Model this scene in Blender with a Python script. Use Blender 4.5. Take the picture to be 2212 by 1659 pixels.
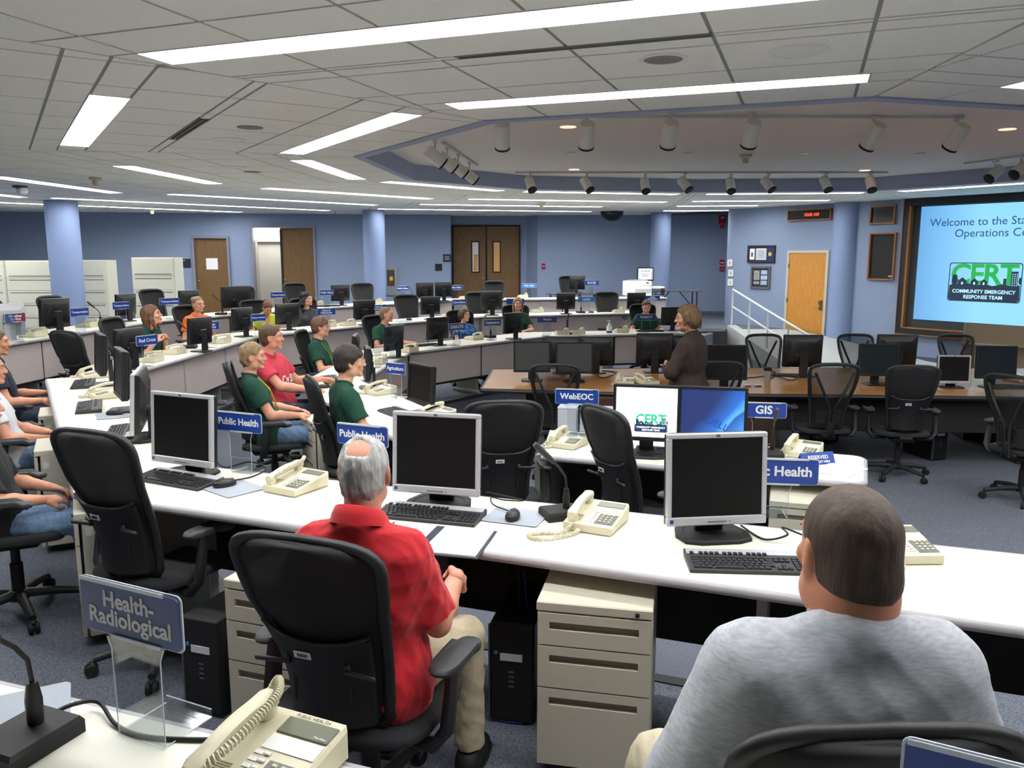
import bpy, math, random
import numpy as np
from mathutils import Vector, Matrix

random.seed(7)
S = bpy.context.scene
COL = S.collection
for o in list(bpy.data.objects):
    bpy.data.objects.remove(o)

# ---------------------------------------------------------------- camera, world, exposure
FPX = 1750.0                       # focal length in pixels of the 2212 px wide frame
PITCH = math.radians(9.0)
CZ = 1.66                          # camera height above the top tier
cam_data = bpy.data.cameras.new('camera')
cam = bpy.data.objects.new('camera', cam_data)
COL.objects.link(cam)
cam_data.sensor_width = 36.0
cam_data.lens = 36.0 * FPX / 2212.0
cam_data.clip_start = 0.05
cam_data.clip_end = 200
cam.location = (0, 0, CZ)
cam.rotation_euler = (math.radians(90) - PITCH, 0, 0)
S.camera = cam
world = bpy.data.worlds.new('world')
S.world = world
world.use_nodes = True
world.node_tree.nodes['Background'].inputs[0].default_value = (0.5, 0.55, 0.6, 1)
world.node_tree.nodes['Background'].inputs[1].default_value = 0.02
S.view_settings.view_transform = 'Standard'
S.view_settings.look = 'None'
S.view_settings.exposure = 0.35
S.view_settings.gamma = 1.0
S.view_settings.use_curve_mapping = False
TUBE_STRENGTH = 17.0               # glow of the fluorescent lenses

# ---------------------------------------------------------------- surveying helpers
SP, CP = math.sin(PITCH), math.cos(PITCH)
def ray(px, py):
    u = (px - 1106) / FPX
    v = (829.5 - py) / FPX
    return Vector((u, CP + v * SP, -SP + v * CP))
def P(px, py, z):                  # point of a horizontal plane seen at a pixel
    d = ray(px, py)
    t = (z - CZ) / d.z
    return Vector((d.x * t, d.y * t, z))
def V2(px, py, z):
    p = P(px, py, z)
    return (p.x, p.y)
def PD(px, py, dist):              # point at a distance along the view axis
    d = ray(px, py)
    return Vector((0, 0, CZ)) + d * dist
def PW(px, py, a, b):              # point of the vertical plane through a and b (xy)
    n = Vector((-(b[1] - a[1]), b[0] - a[0], 0))
    d = ray(px, py)
    t = n.dot(Vector((a[0], a[1], 0))) / n.dot(d)
    return Vector((0, 0, CZ)) + d * t

# ---------------------------------------------------------------- materials
def lin(c):
    out = []
    for v in c[:3]:
        v = v / 255.0
        out.append(v / 12.92 if v <= 0.04045 else ((v + 0.055) / 1.055) ** 2.4)
    return (out[0], out[1], out[2], 1.0)
MATS = {}
def mat(name, rgb, rough=0.6, metal=0.0, noise=0.0, nscale=60.0, rgb2=None, bump=0.0, bscale=200.0,
        emit=0.0, alpha=1.0, stretch=None, spec=0.5, trans=0.0, coat=0.0, thr=None, detail=3.0, sheen=0.0):
    if name in MATS:
        return MATS[name]
    m = bpy.data.materials.new(name)
    m.use_nodes = True
    nt = m.node_tree
    b = nt.nodes['Principled BSDF']
    b.inputs['Base Color'].default_value = lin(rgb)
    b.inputs['Roughness'].default_value = rough
    b.inputs['Metallic'].default_value = metal
    b.inputs['Specular IOR Level'].default_value = spec
    b.inputs['Coat Weight'].default_value = coat
    b.inputs['Transmission Weight'].default_value = trans
    if sheen:
        b.inputs['Sheen Weight'].default_value = sheen
    tc = None
    def coords(obj='Object'):
        nonlocal tc
        if tc is None:
            t = nt.nodes.new('ShaderNodeTexCoord')
            tc = t.outputs['Object']
            if stretch:
                mp = nt.nodes.new('ShaderNodeMapping')
                mp.inputs['Scale'].default_value = stretch
                nt.links.new(tc, mp.inputs['Vector'])
                tc = mp.outputs['Vector']
        return tc
    if noise > 0 or rgb2:
        n = nt.nodes.new('ShaderNodeTexNoise')
        n.inputs['Scale'].default_value = nscale
        n.inputs['Detail'].default_value = detail
        nt.links.new(coords(), n.inputs['Vector'])
        r = nt.nodes.new('ShaderNodeValToRGB')
        lo, hi = thr if thr else (0.3, 0.7)
        r.color_ramp.elements[0].position = lo
        r.color_ramp.elements[1].position = hi
        if rgb2:
            c0, c1 = lin(rgb), lin(rgb2)
        else:
            c0 = tuple(max(0, v * (1 - noise)) for v in lin(rgb)[:3]) + (1,)
            c1 = tuple(min(1, v * (1 + noise)) for v in lin(rgb)[:3]) + (1,)
        r.color_ramp.elements[0].color = c0
        r.color_ramp.elements[1].color = c1
        nt.links.new(n.outputs['Fac'], r.inputs['Fac'])
        nt.links.new(r.outputs['Color'], b.inputs['Base Color'])
    if bump > 0:
        n2 = nt.nodes.new('ShaderNodeTexNoise')
        n2.inputs['Scale'].default_value = bscale
        n2.inputs['Detail'].default_value = 2.0
        nt.links.new(coords(), n2.inputs['Vector'])
        bp = nt.nodes.new('ShaderNodeBump')
        bp.inputs['Strength'].default_value = bump
        bp.inputs['Distance'].default_value = 0.003
        nt.links.new(n2.outputs['Fac'], bp.inputs['Height'])
        nt.links.new(bp.outputs['Normal'], b.inputs['Normal'])
    if emit > 0:
        b.inputs['Emission Color'].default_value = lin(rgb)
        b.inputs['Emission Strength'].default_value = emit
    if alpha < 1:
        b.inputs['Alpha'].default_value = alpha
    MATS[name] = m
    return m

M = {}
M['ceil'] = mat('ceiling_tile', (243, 242, 235), 0.95, noise=0.06, nscale=140, bump=0.25, bscale=350)
M['grid'] = mat('ceiling_grid', (150, 150, 145), 0.8)
M['plaster'] = mat('cove_plaster', (240, 235, 230), 0.95, noise=0.04, nscale=30)
M['wall'] = mat('blue_wall_paint', (140, 155, 182), 0.9, noise=0.04, nscale=40, bump=0.08, bscale=300)
M['column'] = mat('column_paint', (132, 150, 186), 0.8, noise=0.03, nscale=40)
M['soffit'] = mat('soffit_paint', (172, 182, 208), 0.9)
M['carpet'] = mat('blue_grey_carpet', (66, 72, 85), 1.0, rgb2=(120, 125, 136), nscale=210, bump=0.6, bscale=420, thr=(0.36, 0.66), detail=4)
M['nosing'] = mat('step_nosing', (28, 28, 30), 0.5)
M['base'] = mat('baseboard_rubber', (90, 98, 120), 0.7)
M['door'] = mat('oak_veneer_dark', (104, 74, 38), 0.5, rgb2=(124, 92, 50), nscale=6, stretch=(8, 8, 0.7))
M['door_lit'] = mat('oak_veneer_light', (190, 124, 44), 0.45, rgb2=(212, 150, 66), nscale=6, stretch=(8, 8, 0.7))
M['frame_grey'] = mat('door_frame_grey', (132, 132, 148), 0.5)
M['frame_cream'] = mat('door_frame_cream', (196, 190, 176), 0.5)
M['white'] = mat('white_paint', (236, 236, 232), 0.6)
M['top'] = mat('cream_laminate', (232, 230, 216), 0.35, noise=0.03, nscale=300)
M['edge'] = mat('grey_edge_band', (168, 166, 168), 0.35)
M['panel'] = mat('panel_fabric', (188, 177, 174), 0.95, noise=0.07, nscale=500, bump=0.2, bscale=700)
M['panel_dark'] = mat('dark_modesty_panel', (30, 27, 28), 0.8)
M['leg'] = mat('desk_leg_grey', (140, 140, 134), 0.5)
M['cabinet'] = mat('putty_steel', (197, 193, 174), 0.45, noise=0.02, nscale=80)
M['cabfile'] = mat('file_cabinet_steel', (214, 214, 196), 0.45)
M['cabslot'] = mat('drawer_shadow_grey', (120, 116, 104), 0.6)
M['black'] = mat('black_plastic', (22, 23, 25), 0.42, noise=0.15, nscale=20)
M['matte'] = mat('matte_black', (20, 20, 21), 0.65)
M['darkgrey'] = mat('dark_grey_plastic', (46, 47, 50), 0.5)
M['midgrey'] = mat('mid_grey_plastic', (92, 94, 98), 0.5)
M['silver'] = mat('silver_plastic', (188, 190, 194), 0.35, metal=0.25)
M['screen'] = mat('dark_screen', (15, 15, 16), 0.5, spec=0.2)
M['screen_grey'] = mat('grey_screen', (64, 68, 68), 0.35, spec=0.5)
M['screen_blue'] = mat('blue_dark_screen', (24, 34, 40), 0.3)
M['key'] = mat('key_black', (30, 32, 36), 0.55)
M['phone'] = mat('ash_phone_plastic', (214, 208, 180), 0.38)
M['phone2'] = mat('ash_phone_shade', (196, 190, 162), 0.45)
M['lcd'] = mat('phone_lcd', (112, 116, 98), 0.25)
M['keypad'] = mat('phone_keypad_grey', (104, 108, 106), 0.5)
M['card'] = mat('white_card', (240, 240, 238), 0.6)
M['paper'] = mat('white_paper', (244, 244, 246), 0.7)
M['sign'] = mat('sign_blue', (26, 64, 150), 0.4)
M['sign_dull'] = mat('sign_slate_blue', (56, 76, 130), 0.4)
M['sign_light'] = mat('sign_light_blue', (58, 124, 196), 0.4)
M['sign_red'] = mat('sign_maroon', (128, 44, 74), 0.4)
M['signtext'] = mat('sign_lettering', (232, 234, 236), 0.5)
M['signtext_dull'] = mat('sign_lettering_dull', (196, 198, 204), 0.5)
M['mesh'] = mat('chair_mesh', (26, 27, 28), 0.8, alpha=0.93, noise=0.2, nscale=400)
M['mesh_thin'] = mat('chair_mesh_sheer', (34, 32, 32), 0.8, alpha=0.42)
M['seat'] = mat('chair_seat_fabric', (38, 40, 43), 0.95, noise=0.2, nscale=300, bump=0.3, bscale=500)
M['chairframe'] = mat('chair_frame_plastic', (33, 34, 36), 0.5)
M['chairgrey'] = mat('chair_arm_pad', (52, 54, 57), 0.55)
M['tag'] = mat('asset_tag_white', (226, 228, 228), 0.5)
M['ink'] = mat('dark_ink', (40, 42, 46), 0.7)
M['wood'] = mat('cherry_table_veneer', (156, 106, 48), 0.34, rgb2=(184, 132, 66), nscale=5, stretch=(1, 9, 9), coat=0.2)
M['wood_trim'] = mat('oak_trim', (150, 98, 46), 0.5)
M['rail'] = mat('white_rail_paint', (206, 212, 210), 0.4)
M['concrete'] = mat('painted_curb', (176, 180, 178), 0.8, noise=0.06, nscale=30)
M['red'] = mat('alarm_red', (176, 22, 38), 0.4)
M['green'] = mat('green_shirt', (26, 72, 56), 0.95, noise=0.14, nscale=120, bump=0.15, bscale=400)
M['steel'] = mat('brushed_steel', (190, 192, 196), 0.3, metal=0.9)
M['brass'] = mat('aged_brass', (146, 120, 70), 0.35, metal=0.8)
def clear_mat():
    m = bpy.data.materials.new('clear_acrylic')
    m.use_nodes = True
    nt = m.node_tree
    nt.nodes.clear()
    out = nt.nodes.new('ShaderNodeOutputMaterial')
    mx = nt.nodes.new('ShaderNodeMixShader')
    tr = nt.nodes.new('ShaderNodeBsdfTransparent')
    gl = nt.nodes.new('ShaderNodeBsdfGlossy')
    gl.inputs['Roughness'].default_value = 0.05
    tr.inputs['Color'].default_value = (0.90, 0.92, 0.93, 1)
    fr = nt.nodes.new('ShaderNodeLayerWeight')
    fr.inputs['Blend'].default_value = 0.12
    nt.links.new(fr.outputs['Facing'], mx.inputs['Fac'])
    nt.links.new(tr.outputs[0], mx.inputs[1])
    nt.links.new(gl.outputs[0], mx.inputs[2])
    nt.links.new(mx.outputs[0], out.inputs['Surface'])
    return m
M['clear'] = clear_mat()
M['clear_edge'] = mat('acrylic_edge', (206, 214, 222), 0.2, alpha=0.75)

# ---------------------------------------------------------------- mesh builder
def rotz(a):
    return Matrix.Rotation(a, 4, 'Z')
class MB:
    def __init__(self):
        self.v = []
        self.f = []
        self.m = Matrix.Identity(4)
    def add(self, vs, fs):
        n = len(self.v)
        mm = self.m
        self.v += [tuple(mm @ Vector(p)) for p in vs]
        self.f += [tuple(i + n for i in f) for f in fs]
        return self
    def box(self, c, s, rz=0.0, rx=0.0, ry=0.0):
        hx, hy, hz = s[0] / 2, s[1] / 2, s[2] / 2
        r = Matrix.Translation(c) @ Matrix.Rotation(rz, 4, 'Z') @ Matrix.Rotation(ry, 4, 'Y') @ Matrix.Rotation(rx, 4, 'X')
        vs = [tuple(r @ Vector((x * hx, y * hy, z * hz))) for x in (-1, 1) for y in (-1, 1) for z in (-1, 1)]
        return self.add(vs, [(0, 1, 3, 2), (4, 6, 7, 5), (0, 4, 5, 1), (2, 3, 7, 6), (0, 2, 6, 4), (1, 5, 7, 3)])
    def rbox(self, c, s, b, rz=0.0, rx=0.0, ry=0.0):      # chamfered box
        h = [s[0] / 2, s[1] / 2, s[2] / 2]
        b = min(b, min(h) * 0.95)
        r = Matrix.Translation(c) @ Matrix.Rotation(rz, 4, 'Z') @ Matrix.Rotation(ry, 4, 'Y') @ Matrix.Rotation(rx, 4, 'X')
        idx = {}
        vs = []
        for x in (-1, 1):
            for y in (-1, 1):
                for z in (-1, 1):
                    for k in range(3):
                        p = [x * h[0], y * h[1], z * h[2]]
                        sg = (x, y, z)
                        for j in range(3):
                            if j != k:
                                p[j] -= sg[j] * b
                        idx[(x, y, z, k)] = len(vs)
                        vs.append(tuple(r @ Vector(p)))
        fs = []
        for k in range(3):
            a, c2 = (k + 1) % 3, (k + 2) % 3
            for s0 in (-1, 1):
                q = []
                for sa, sb in ((-1, -1), (1, -1), (1, 1), (-1, 1)):
                    t = [0, 0, 0]
                    t[k], t[a], t[c2] = s0, sa, sb
                    q.append(idx[(t[0], t[1], t[2], k)])
                fs.append(tuple(q if s0 > 0 else q[::-1]))
        for k in range(3):
            a, c2 = (k + 1) % 3, (k + 2) % 3
            for sa in (-1, 1):
                for sb in (-1, 1):
                    t0, t1 = [0] * 3, [0] * 3
                    t0[k], t0[a], t0[c2] = -1, sa, sb
                    t1[k], t1[a], t1[c2] = 1, sa, sb
                    q = [idx[(*t0, a)], idx[(*t1, a)], idx[(*t1, c2)], idx[(*t0, c2)]]
                    fs.append(tuple(q if sa * sb < 0 else q[::-1]))
        for x in (-1, 1):
            for y in (-1, 1):
                for z in (-1, 1):
                    q = [idx[(x, y, z, 0)], idx[(x, y, z, 1)], idx[(x, y, z, 2)]]
                    fs.append(tuple(q if x * y * z > 0 else q[::-1]))
        return self.add(vs, fs)
    def tube(self, path, r, n=8, caps=True, flat=None):
        pts = [Vector(p) for p in path]
        rs = r if isinstance(r, (list, tuple)) else [r] * len(pts)
        vs, fs = [], []
        up = None
        for i, p in enumerate(pts):
            d = (pts[min(i + 1, len(pts) - 1)] - pts[max(i - 1, 0)])
            d = d.normalized() if d.length > 1e-9 else Vector((0, 0, 1))
            if up is None:
                up = Vector((0, 0, 1)) if abs(d.z) < 0.9 else Vector((1, 0, 0))
            x = d.cross(up)
            if x.length < 1e-6:
                x = d.cross(Vector((1, 0, 0)))
            x.normalize()
            y = x.cross(d)
            y.normalize()
            up = y
            for k in range(n):
                a = 2 * math.pi * k / n
                q = p + (x * math.cos(a) * (flat if flat else 1.0) + y * math.sin(a)) * rs[i]
                vs.append(tuple(q))
        for i in range(len(pts) - 1):
            for k in range(n):
                k2 = (k + 1) % n
                fs.append((i * n + k, i * n + k2, (i + 1) * n + k2, (i + 1) * n + k))
        if caps:
            fs.append(tuple(range(n))[::-1])
            fs.append(tuple(range((len(pts) - 1) * n, len(pts) * n)))
        return self.add(vs, fs)
    def ring(self, path, r, n=8, flat=None):                # closed tube
        pts = [Vector(p) for p in path]
        vs, fs = [], []
        N = len(pts)
        c = sum(pts, Vector()) / N
        for i, p in enumerate(pts):
            d = (pts[(i + 1) % N] - pts[i - 1]).normalized()
            x = (p - c)
            x = (x - d * x.dot(d)).normalized()
            y = d.cross(x)
            for k in range(n):
                a = 2 * math.pi * k / n
                vs.append(tuple(p + x * math.cos(a) * r + y * math.sin(a) * r * (flat or 1)))
        for i in range(N):
            j = (i + 1) % N
            for k in range(n):
                k2 = (k + 1) % n
                fs.append((i * n + k, j * n + k, j * n + k2, i * n + k2))
        return self.add(vs, fs)
    def lathe(self, prof, c=(0, 0, 0), n=16, axis=None):
        r = Matrix.Translation(c) @ (axis.to_4x4() if axis else Matrix.Identity(4))
        vs, fs = [], []
        for (rad, z) in prof:
            for k in range(n):
                a = 2 * math.pi * k / n
                vs.append(tuple(r @ Vector((rad * math.cos(a), rad * math.sin(a), z))))
        for i in range(len(prof) - 1):
            for k in range(n):
                k2 = (k + 1) % n
                fs.append((i * n + k, i * n + k2, (i + 1) * n + k2, (i + 1) * n + k))
        fs.append(tuple(range(n))[::-1])
        fs.append(tuple(range((len(prof) - 1) * n, len(prof) * n)))
        return self.add(vs, fs)
    def prism(self, poly, z0, z1):
        n = len(poly)
        a = sum(poly[i][0] * poly[(i + 1) % n][1] - poly[(i + 1) % n][0] * poly[i][1] for i in range(n))
        if a < 0:
            poly = poly[::-1]
        vs = [(x, y, z0) for x, y in poly] + [(x, y, z1) for x, y in poly]
        fs = [tuple(range(n))[::-1], tuple(range(n, 2 * n))]
        for i in range(n):
            j = (i + 1) % n
            fs.append((i, j, n + j, n + i))
        return self.add(vs, fs)
    def ell(self, c, r, nu=16, nv=10, rot=None):
        R = Matrix.Translation(c) @ (rot.to_4x4() if rot else Matrix.Identity(4))
        vs = [tuple(R @ Vector((0, 0, -r[2])))]
        for i in range(1, nv):
            t = math.pi * i / nv
            for k in range(nu):
                a = 2 * math.pi * k / nu
                vs.append(tuple(R @ Vector((r[0] * math.sin(t) * math.cos(a), r[1] * math.sin(t) * math.sin(a), -r[2] * math.cos(t)))))
        vs.append(tuple(R @ Vector((0, 0, r[2]))))
        fs = []
        for k in range(nu):
            fs.append((0, 1 + (k + 1) % nu, 1 + k))
        for i in range(nv - 2):
            for k in range(nu):
                k2 = (k + 1) % nu
                a = 1 + i * nu
                fs.append((a + k, a + k2, a + nu + k2, a + nu + k))
        l = len(vs) - 1
        a = 1 + (nv - 2) * nu
        for k in range(nu):
            fs.append((a + k, a + (k + 1) % nu, l))
        return self.add(vs, fs)
    def loft(self, rings, closed=True, caps=True):
        n = len(rings[0])
        vs = [tuple(p) for r in rings for p in r]
        fs = []
        for i in range(len(rings) - 1):
            for k in range(n if closed else n - 1):
                k2 = (k + 1) % n
                fs.append((i * n + k, i * n + k2, (i + 1) * n + k2, (i + 1) * n + k))
        if caps and closed:
            fs.append(tuple(range(n))[::-1])
            fs.append(tuple(range((len(rings) - 1) * n, len(rings) * n)))
        return self.add(vs, fs)
    def data(self, name, material, smooth=None):
        me = bpy.data.meshes.new(name)
        me.from_pydata(self.v, [], self.f)
        if material is not None:
            me.materials.append(material)
        if smooth is not None:
            me.shade_smooth()
            if smooth < 179:
                me.set_sharp_from_angle(angle=math.radians(smooth))
        me.update()
        return me
    def build(self, name, material, parent=None, smooth=None, loc=None, rz=0.0):
        return link(name, self.data(name, material, smooth), parent, loc, rz)

def link(name, me, parent=None, loc=None, rz=0.0):
    o = bpy.data.objects.new(name, me)
    COL.objects.link(o)
    if parent:
        o.parent = parent
    if loc is not None:
        o.location = loc
    if rz:
        o.rotation_euler = (0, 0, rz)
    return o
def tag(o, label=None, cat=None, group=None, kind=None):
    if label:
        o['label'] = label
    if cat:
        o['category'] = cat
    if group:
        o['group'] = group
    if kind:
        o['kind'] = kind
    return o
def thing(name, label, cat, loc=(0, 0, 0), rz=0.0, group=None):
    o = bpy.data.objects.new(name, None)
    o.empty_display_size = 0.1
    COL.objects.link(o)
    o.location = loc
    o.rotation_euler = (0, 0, rz)
    return tag(o, label, cat, group)
def copy_tree(o, parent=None):
    c = o.copy()
    COL.objects.link(c)
    if parent:
        c.parent = parent
        c.matrix_parent_inverse = o.matrix_parent_inverse.copy()
    for ch in list(o.children):
        copy_tree(ch, c)
    return c
PROTO = {}
def put(key, maker, label, cat, loc, rz=0.0, group=None, scale=None):
    """first call builds the thing, later calls copy it part by part"""
    if key not in PROTO:
        o = maker()
        PROTO[key] = o
    else:
        o = copy_tree(PROTO[key])
    o.location = loc
    o.rotation_euler = (0, 0, rz)
    if scale:
        o.scale = (scale, scale, scale)
    tag(o, label, cat, group)
    return o

TXT = {}
def text_data(s, size, material, bold=0.0, depth=0.0006, align='CENTER', space=1.0, line=0.85):
    k = (s, size, material.name, bold, align, space)
    if k in TXT:
        return TXT[k]
    cu = bpy.data.curves.new('lettering', 'FONT')
    cu.body = s
    cu.size = size
    cu.align_x = align
    cu.align_y = 'CENTER'
    cu.offset = bold * size
    cu.extrude = depth * .5
    cu.space_character = space
    cu.space_line = line
    cu.resolution_u = 3
    ob = bpy.data.objects.new('lettering_tmp', cu)
    me = bpy.data.meshes.new_from_object(ob)
    bpy.data.objects.remove(ob)
    bpy.data.curves.remove(cu)
    me.name = 'lettering'
    me.materials.clear()
    me.materials.append(material)
    TXT[k] = me
    return me
def text(s, size, material, parent, loc, rot=(math.pi / 2, 0, 0), bold=0.02, fit=None, name='lettering', **kw):
    me = text_data(s, size, material, bold, **kw)
    o = link(name, me, parent, loc)
    o.rotation_euler = rot
    if fit:
        xs = [v.co.x for v in me.vertices]
        w = max(xs) - min(xs)
        k = min(1.0, fit / w) if w > 0 else 1
        o.scale = (k, k, 1)
    return o
# ================================================================ THE ROOM
HC = 2.78                                  # suspended ceiling
HR = 2.99                                  # raised ceiling over the pit
CC = (2.39, 8.89)                          # centre of the desk rings
Z1, Z2, Z3, Z4 = 0.0, -0.15, -0.30, -0.45  # tier floors
D1, D2, D3, D4 = Z1 + .74, Z2 + .74, Z3 + .74, Z4 + .74

def struct(o):
    o['kind'] = 'structure'
    return o
def wall(name, pts, z0=Z4 - 0.05, z1=HC + 0.02, m='wall', th=0.15, side=1):
    mb = MB()
    for a, b in zip(pts[:-1], pts[1:]):
        d = Vector((b[0] - a[0], b[1] - a[1]))
        n = Vector((-d.y, d.x)).normalized() * th * side
        mb.prism([a, b, (b[0] + n.x, b[1] + n.y), (a[0] + n.x, a[1] + n.y)], z0, z1)
    return struct(mb.build(name, M[m]))

# far wall with three openings: closed door, open doorway, double door alcove
FW0, FW1 = Vector((-13.6, 21.25)), Vector((-1.72, 23.0))
FWD = (FW1 - FW0).normalized()
FWN = Vector((-FWD.y, FWD.x))
def fw_s(px, py=560):
    p = PW(px, py, FW0, FW1)
    return (Vector((p.x, p.y)) - FW0).dot(FWD)
def fw_z(px, py):
    return PW(px, py, FW0, FW1).z
def fw_pt(s, off=0.0):
    q = FW0 + FWD * s + FWN * off
    return (q.x, q.y)
dA0, dA1 = fw_s(417), fw_s(497)
dAz = fw_z(455, 510)
dB0, dB1 = fw_s(543), fw_s(683)
dBz = fw_z(600, 487)
LF = (FW1 - FW0).length
mb = MB()
for s0, s1, z0, z1 in ((0, dA0, Z4, HC), (dA0, dA1, dAz, HC), (dA1, dB0, Z4, HC), (dB0, dB1, dBz, HC), (dB1, LF, Z4, HC)):
    mb.prism([fw_pt(s0), fw_pt(s1), fw_pt(s1, .15), fw_pt(s0, .15)], z0, z1)
# alcove of the double door and the wall to its right
AL = Vector((-1.75, 23.75))
AR = (0.42, 23.75)
mb.prism([FW1, AL, (AL.x - .15, AL.y + .02), (FW1.x - .15, FW1.y)], Z4, HC)
dd0, dd1 = PW(977, 560, AL, AR), PW(1124, 560, AL, AR)
ddz = PW(1050, 486, AL, AR).z
mb.prism([(AL.x, 23.75), AR, (AR[0], 23.9), (AL.x, 23.9)], ddz, HC)
mb.prism([(dd1.x, 23.75), AR, (AR[0], 23.9), (dd1.x, 23.9)], Z4, ddz)
mb.prism([AR, (0.72, 23.15), (0.86, 23.2), (0.56, 23.85)], Z4, HC)
mb.prism([(0.72, 23.15), (6.6, 22.9), (6.6, 23.05), (0.80, 23.30)], Z4, HC)
struct(mb.build('wall_far', M['wall']))
# ramp / screen wall on the right, with a rounded corner at its far end
RW0, RW1 = Vector((5.42, 20.05)), Vector((12.9, 9.6))
RWD = (RW1 - RW0).normalized()
RWN = Vector((-RWD.y, RWD.x))              # points away from the room
if RWN.x < 0:
    RWN = -RWN
def rw_pt(s, off=0.0):
    q = RW0 + RWD * s + RWN * off
    return (q.x, q.y)
def rw(px, py):
    p = PW(px, py, RW0, RW1)
    return (Vector((p.x, p.y)) - RW0).dot(RWD), p.z
arc = []
cen = RW0 + RWN * 0.45
for i in range(9):
    a = i / 8 * math.radians(100)
    q = cen - RWN * 0.45 * math.cos(a) - RWD * 0.45 * math.sin(a)
    arc.append((q.x, q.y))
poly = [rw_pt((RW1 - RW0).length)] + [tuple(RW0)] + arc[1:] + [(6.7, 23.0), rw_pt((RW1 - RW0).length, 1.0)]
mb = MB()
mb.prism(poly[:], Z4 - .05, HC + .02)
struct(mb.build('wall_right', M['wall'], smooth=35))
wall('wall_left', [(-13.6, -4.2), (-13.6, 21.3)], side=1)
wall('wall_near', [(13.0, -4.2), (-13.6, -4.2)], side=1)
wall('wall_side', [(12.9, 9.7), (13.0, -4.2)], side=1)
# bright corridor seen through the open doorway
mb = MB()
mb.prism([fw_pt(dB0 - .9, 1.3), fw_pt(dB1 + .4, 1.3), fw_pt(dB1 + .4, 1.4), fw_pt(dB0 - .9, 1.4)], Z4, 2.6)
mb.prism([fw_pt(dB0 - .9, .15), fw_pt(dB0 - .8, .15), fw_pt(dB0 - .8, 1.35), fw_pt(dB0 - .9, 1.35)], Z4, 2.6)
mb.prism([fw_pt(dB1 + .4, .15), fw_pt(dB1 + .5, .15), fw_pt(dB1 + .5, 1.35), fw_pt(dB1 + .4, 1.35)], Z4, 2.6)
mb.prism([fw_pt(dB0 - .9, .15), fw_pt(dB1 + .5, .15), fw_pt(dB1 + .5, 1.4), fw_pt(dB0 - .9, 1.4)], 2.6, 2.65)
struct(mb.build('wall_corridor', mat('corridor_paint', (206, 208, 214), 0.9)))
li = bpy.data.lights.new('corridor_lamp', 'AREA')
li.energy = 26
li.size = 0.9
lo = bpy.data.objects.new('corridor_lamp', li)
COL.objects.link(lo)
q = fw_pt((dB0 + dB1) / 2 - .4, .75)
lo.location = (q[0], q[1], 2.58)
mb = MB()
mb.prism([fw_pt(dB0 - .9, .15), fw_pt(dB1 + .5, .15), fw_pt(dB1 + .5, 1.4), fw_pt(dB0 - .9, 1.4)], -0.02, 0.0)
struct(mb.build('floor_corridor', M['carpet']))

# floor: a pit slab with the three tiers stepping up around it
def ringpt(ap, deg):
    """point of the regular ten sided ring with this apothem at this bearing from the centre"""
    k = round((deg - 249) / 36.0)
    mid = 249 + 36 * k
    r = ap / math.cos(math.radians(deg - mid))
    return (CC[0] + r * math.cos(math.radians(deg)), CC[1] + r * math.sin(math.radians(deg)))
def ring_path(ap, d0, d1):
    out = [ringpt(ap, d0)]
    c = 249 - 18 - 36 * 20
    while c < d1:
        if c > d0:
            out.append(ringpt(ap, c))
        c += 36
    out.append(ringpt(ap, d1))
    return out
mb = MB()
mb.prism([(-13.6, -4.2), (13.0, -4.2), (13.0, 9.7), (12.9, 9.7), (6.7, 23), (6.7, 24.2), (-13.6, 24.2)], Z4 - .1, Z4)
fl = struct(mb.build('floor', M['carpet']))
def tier(name, ap0, ap1, d0, d1, z0, z1):
    inn, outp = ring_path(ap0, d0, d1), ring_path(ap1, d0, d1)
    m1 = MB()
    n = len(inn)
    vs, fs = [], []
    for i in range(n):
        for p in (inn[i], outp[i]):
            vs += [(p[0], p[1], z0), (p[0], p[1], z1)]
    for i in range(n - 1):
        a, b = i * 4, (i + 1) * 4
        fs += [(a + 1, b + 1, b + 3, a + 3), (a, a + 1, b + 1, b)[::-1], (a + 2, a + 3, b + 3, b + 2)]
    fs += [(0, 1, 3, 2), ((n - 1) * 4, (n - 1) * 4 + 2, (n - 1) * 4 + 3, (n - 1) * 4 + 1)]
    m1.add(vs, fs)
    o = m1.build(name, M['carpet'])
    o['kind'] = 'structure'
    nb = MB()
    for i in range(n - 1):
        a, b = Vector(inn[i]), Vector(inn[i + 1])
        d = (b - a).normalized()
        nn = Vector((-d.y, d.x))
        if nn.dot(Vector(CC) - a) < 0:
            nn = -nn
        a2, b2 = a + nn * .012, b + nn * .012
        a3, b3 = a - nn * .05, b - nn * .05
        nb.prism([tuple(a2), tuple(b2), tuple(b3), tuple(a3)], z1 - .03, z1 + .006)
    e = nb.build('nosing', M['nosing'], o)
    return o
tier('floor_tier_upper', 7.87, 22.0, 79, 312, Z4 - .05, Z1)
mb = MB()
mb.prism([ringpt(7.87, 79), (4.90, 18.5), (6.3, 18.5), tuple(RW0 + RWN * .2), (6.6, 23.0), (5.4, 23.0)], Z4 - .05, Z1 - .001)
struct(mb.build('floor_landing', M['carpet']))
tier('floor_tier_middle', 5.86, 7.87, 74, 318, Z4 - .05, Z2)
tier('floor_tier_lower', 3.80, 5.86, 78, 267, Z4 - .05, Z3)

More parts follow.
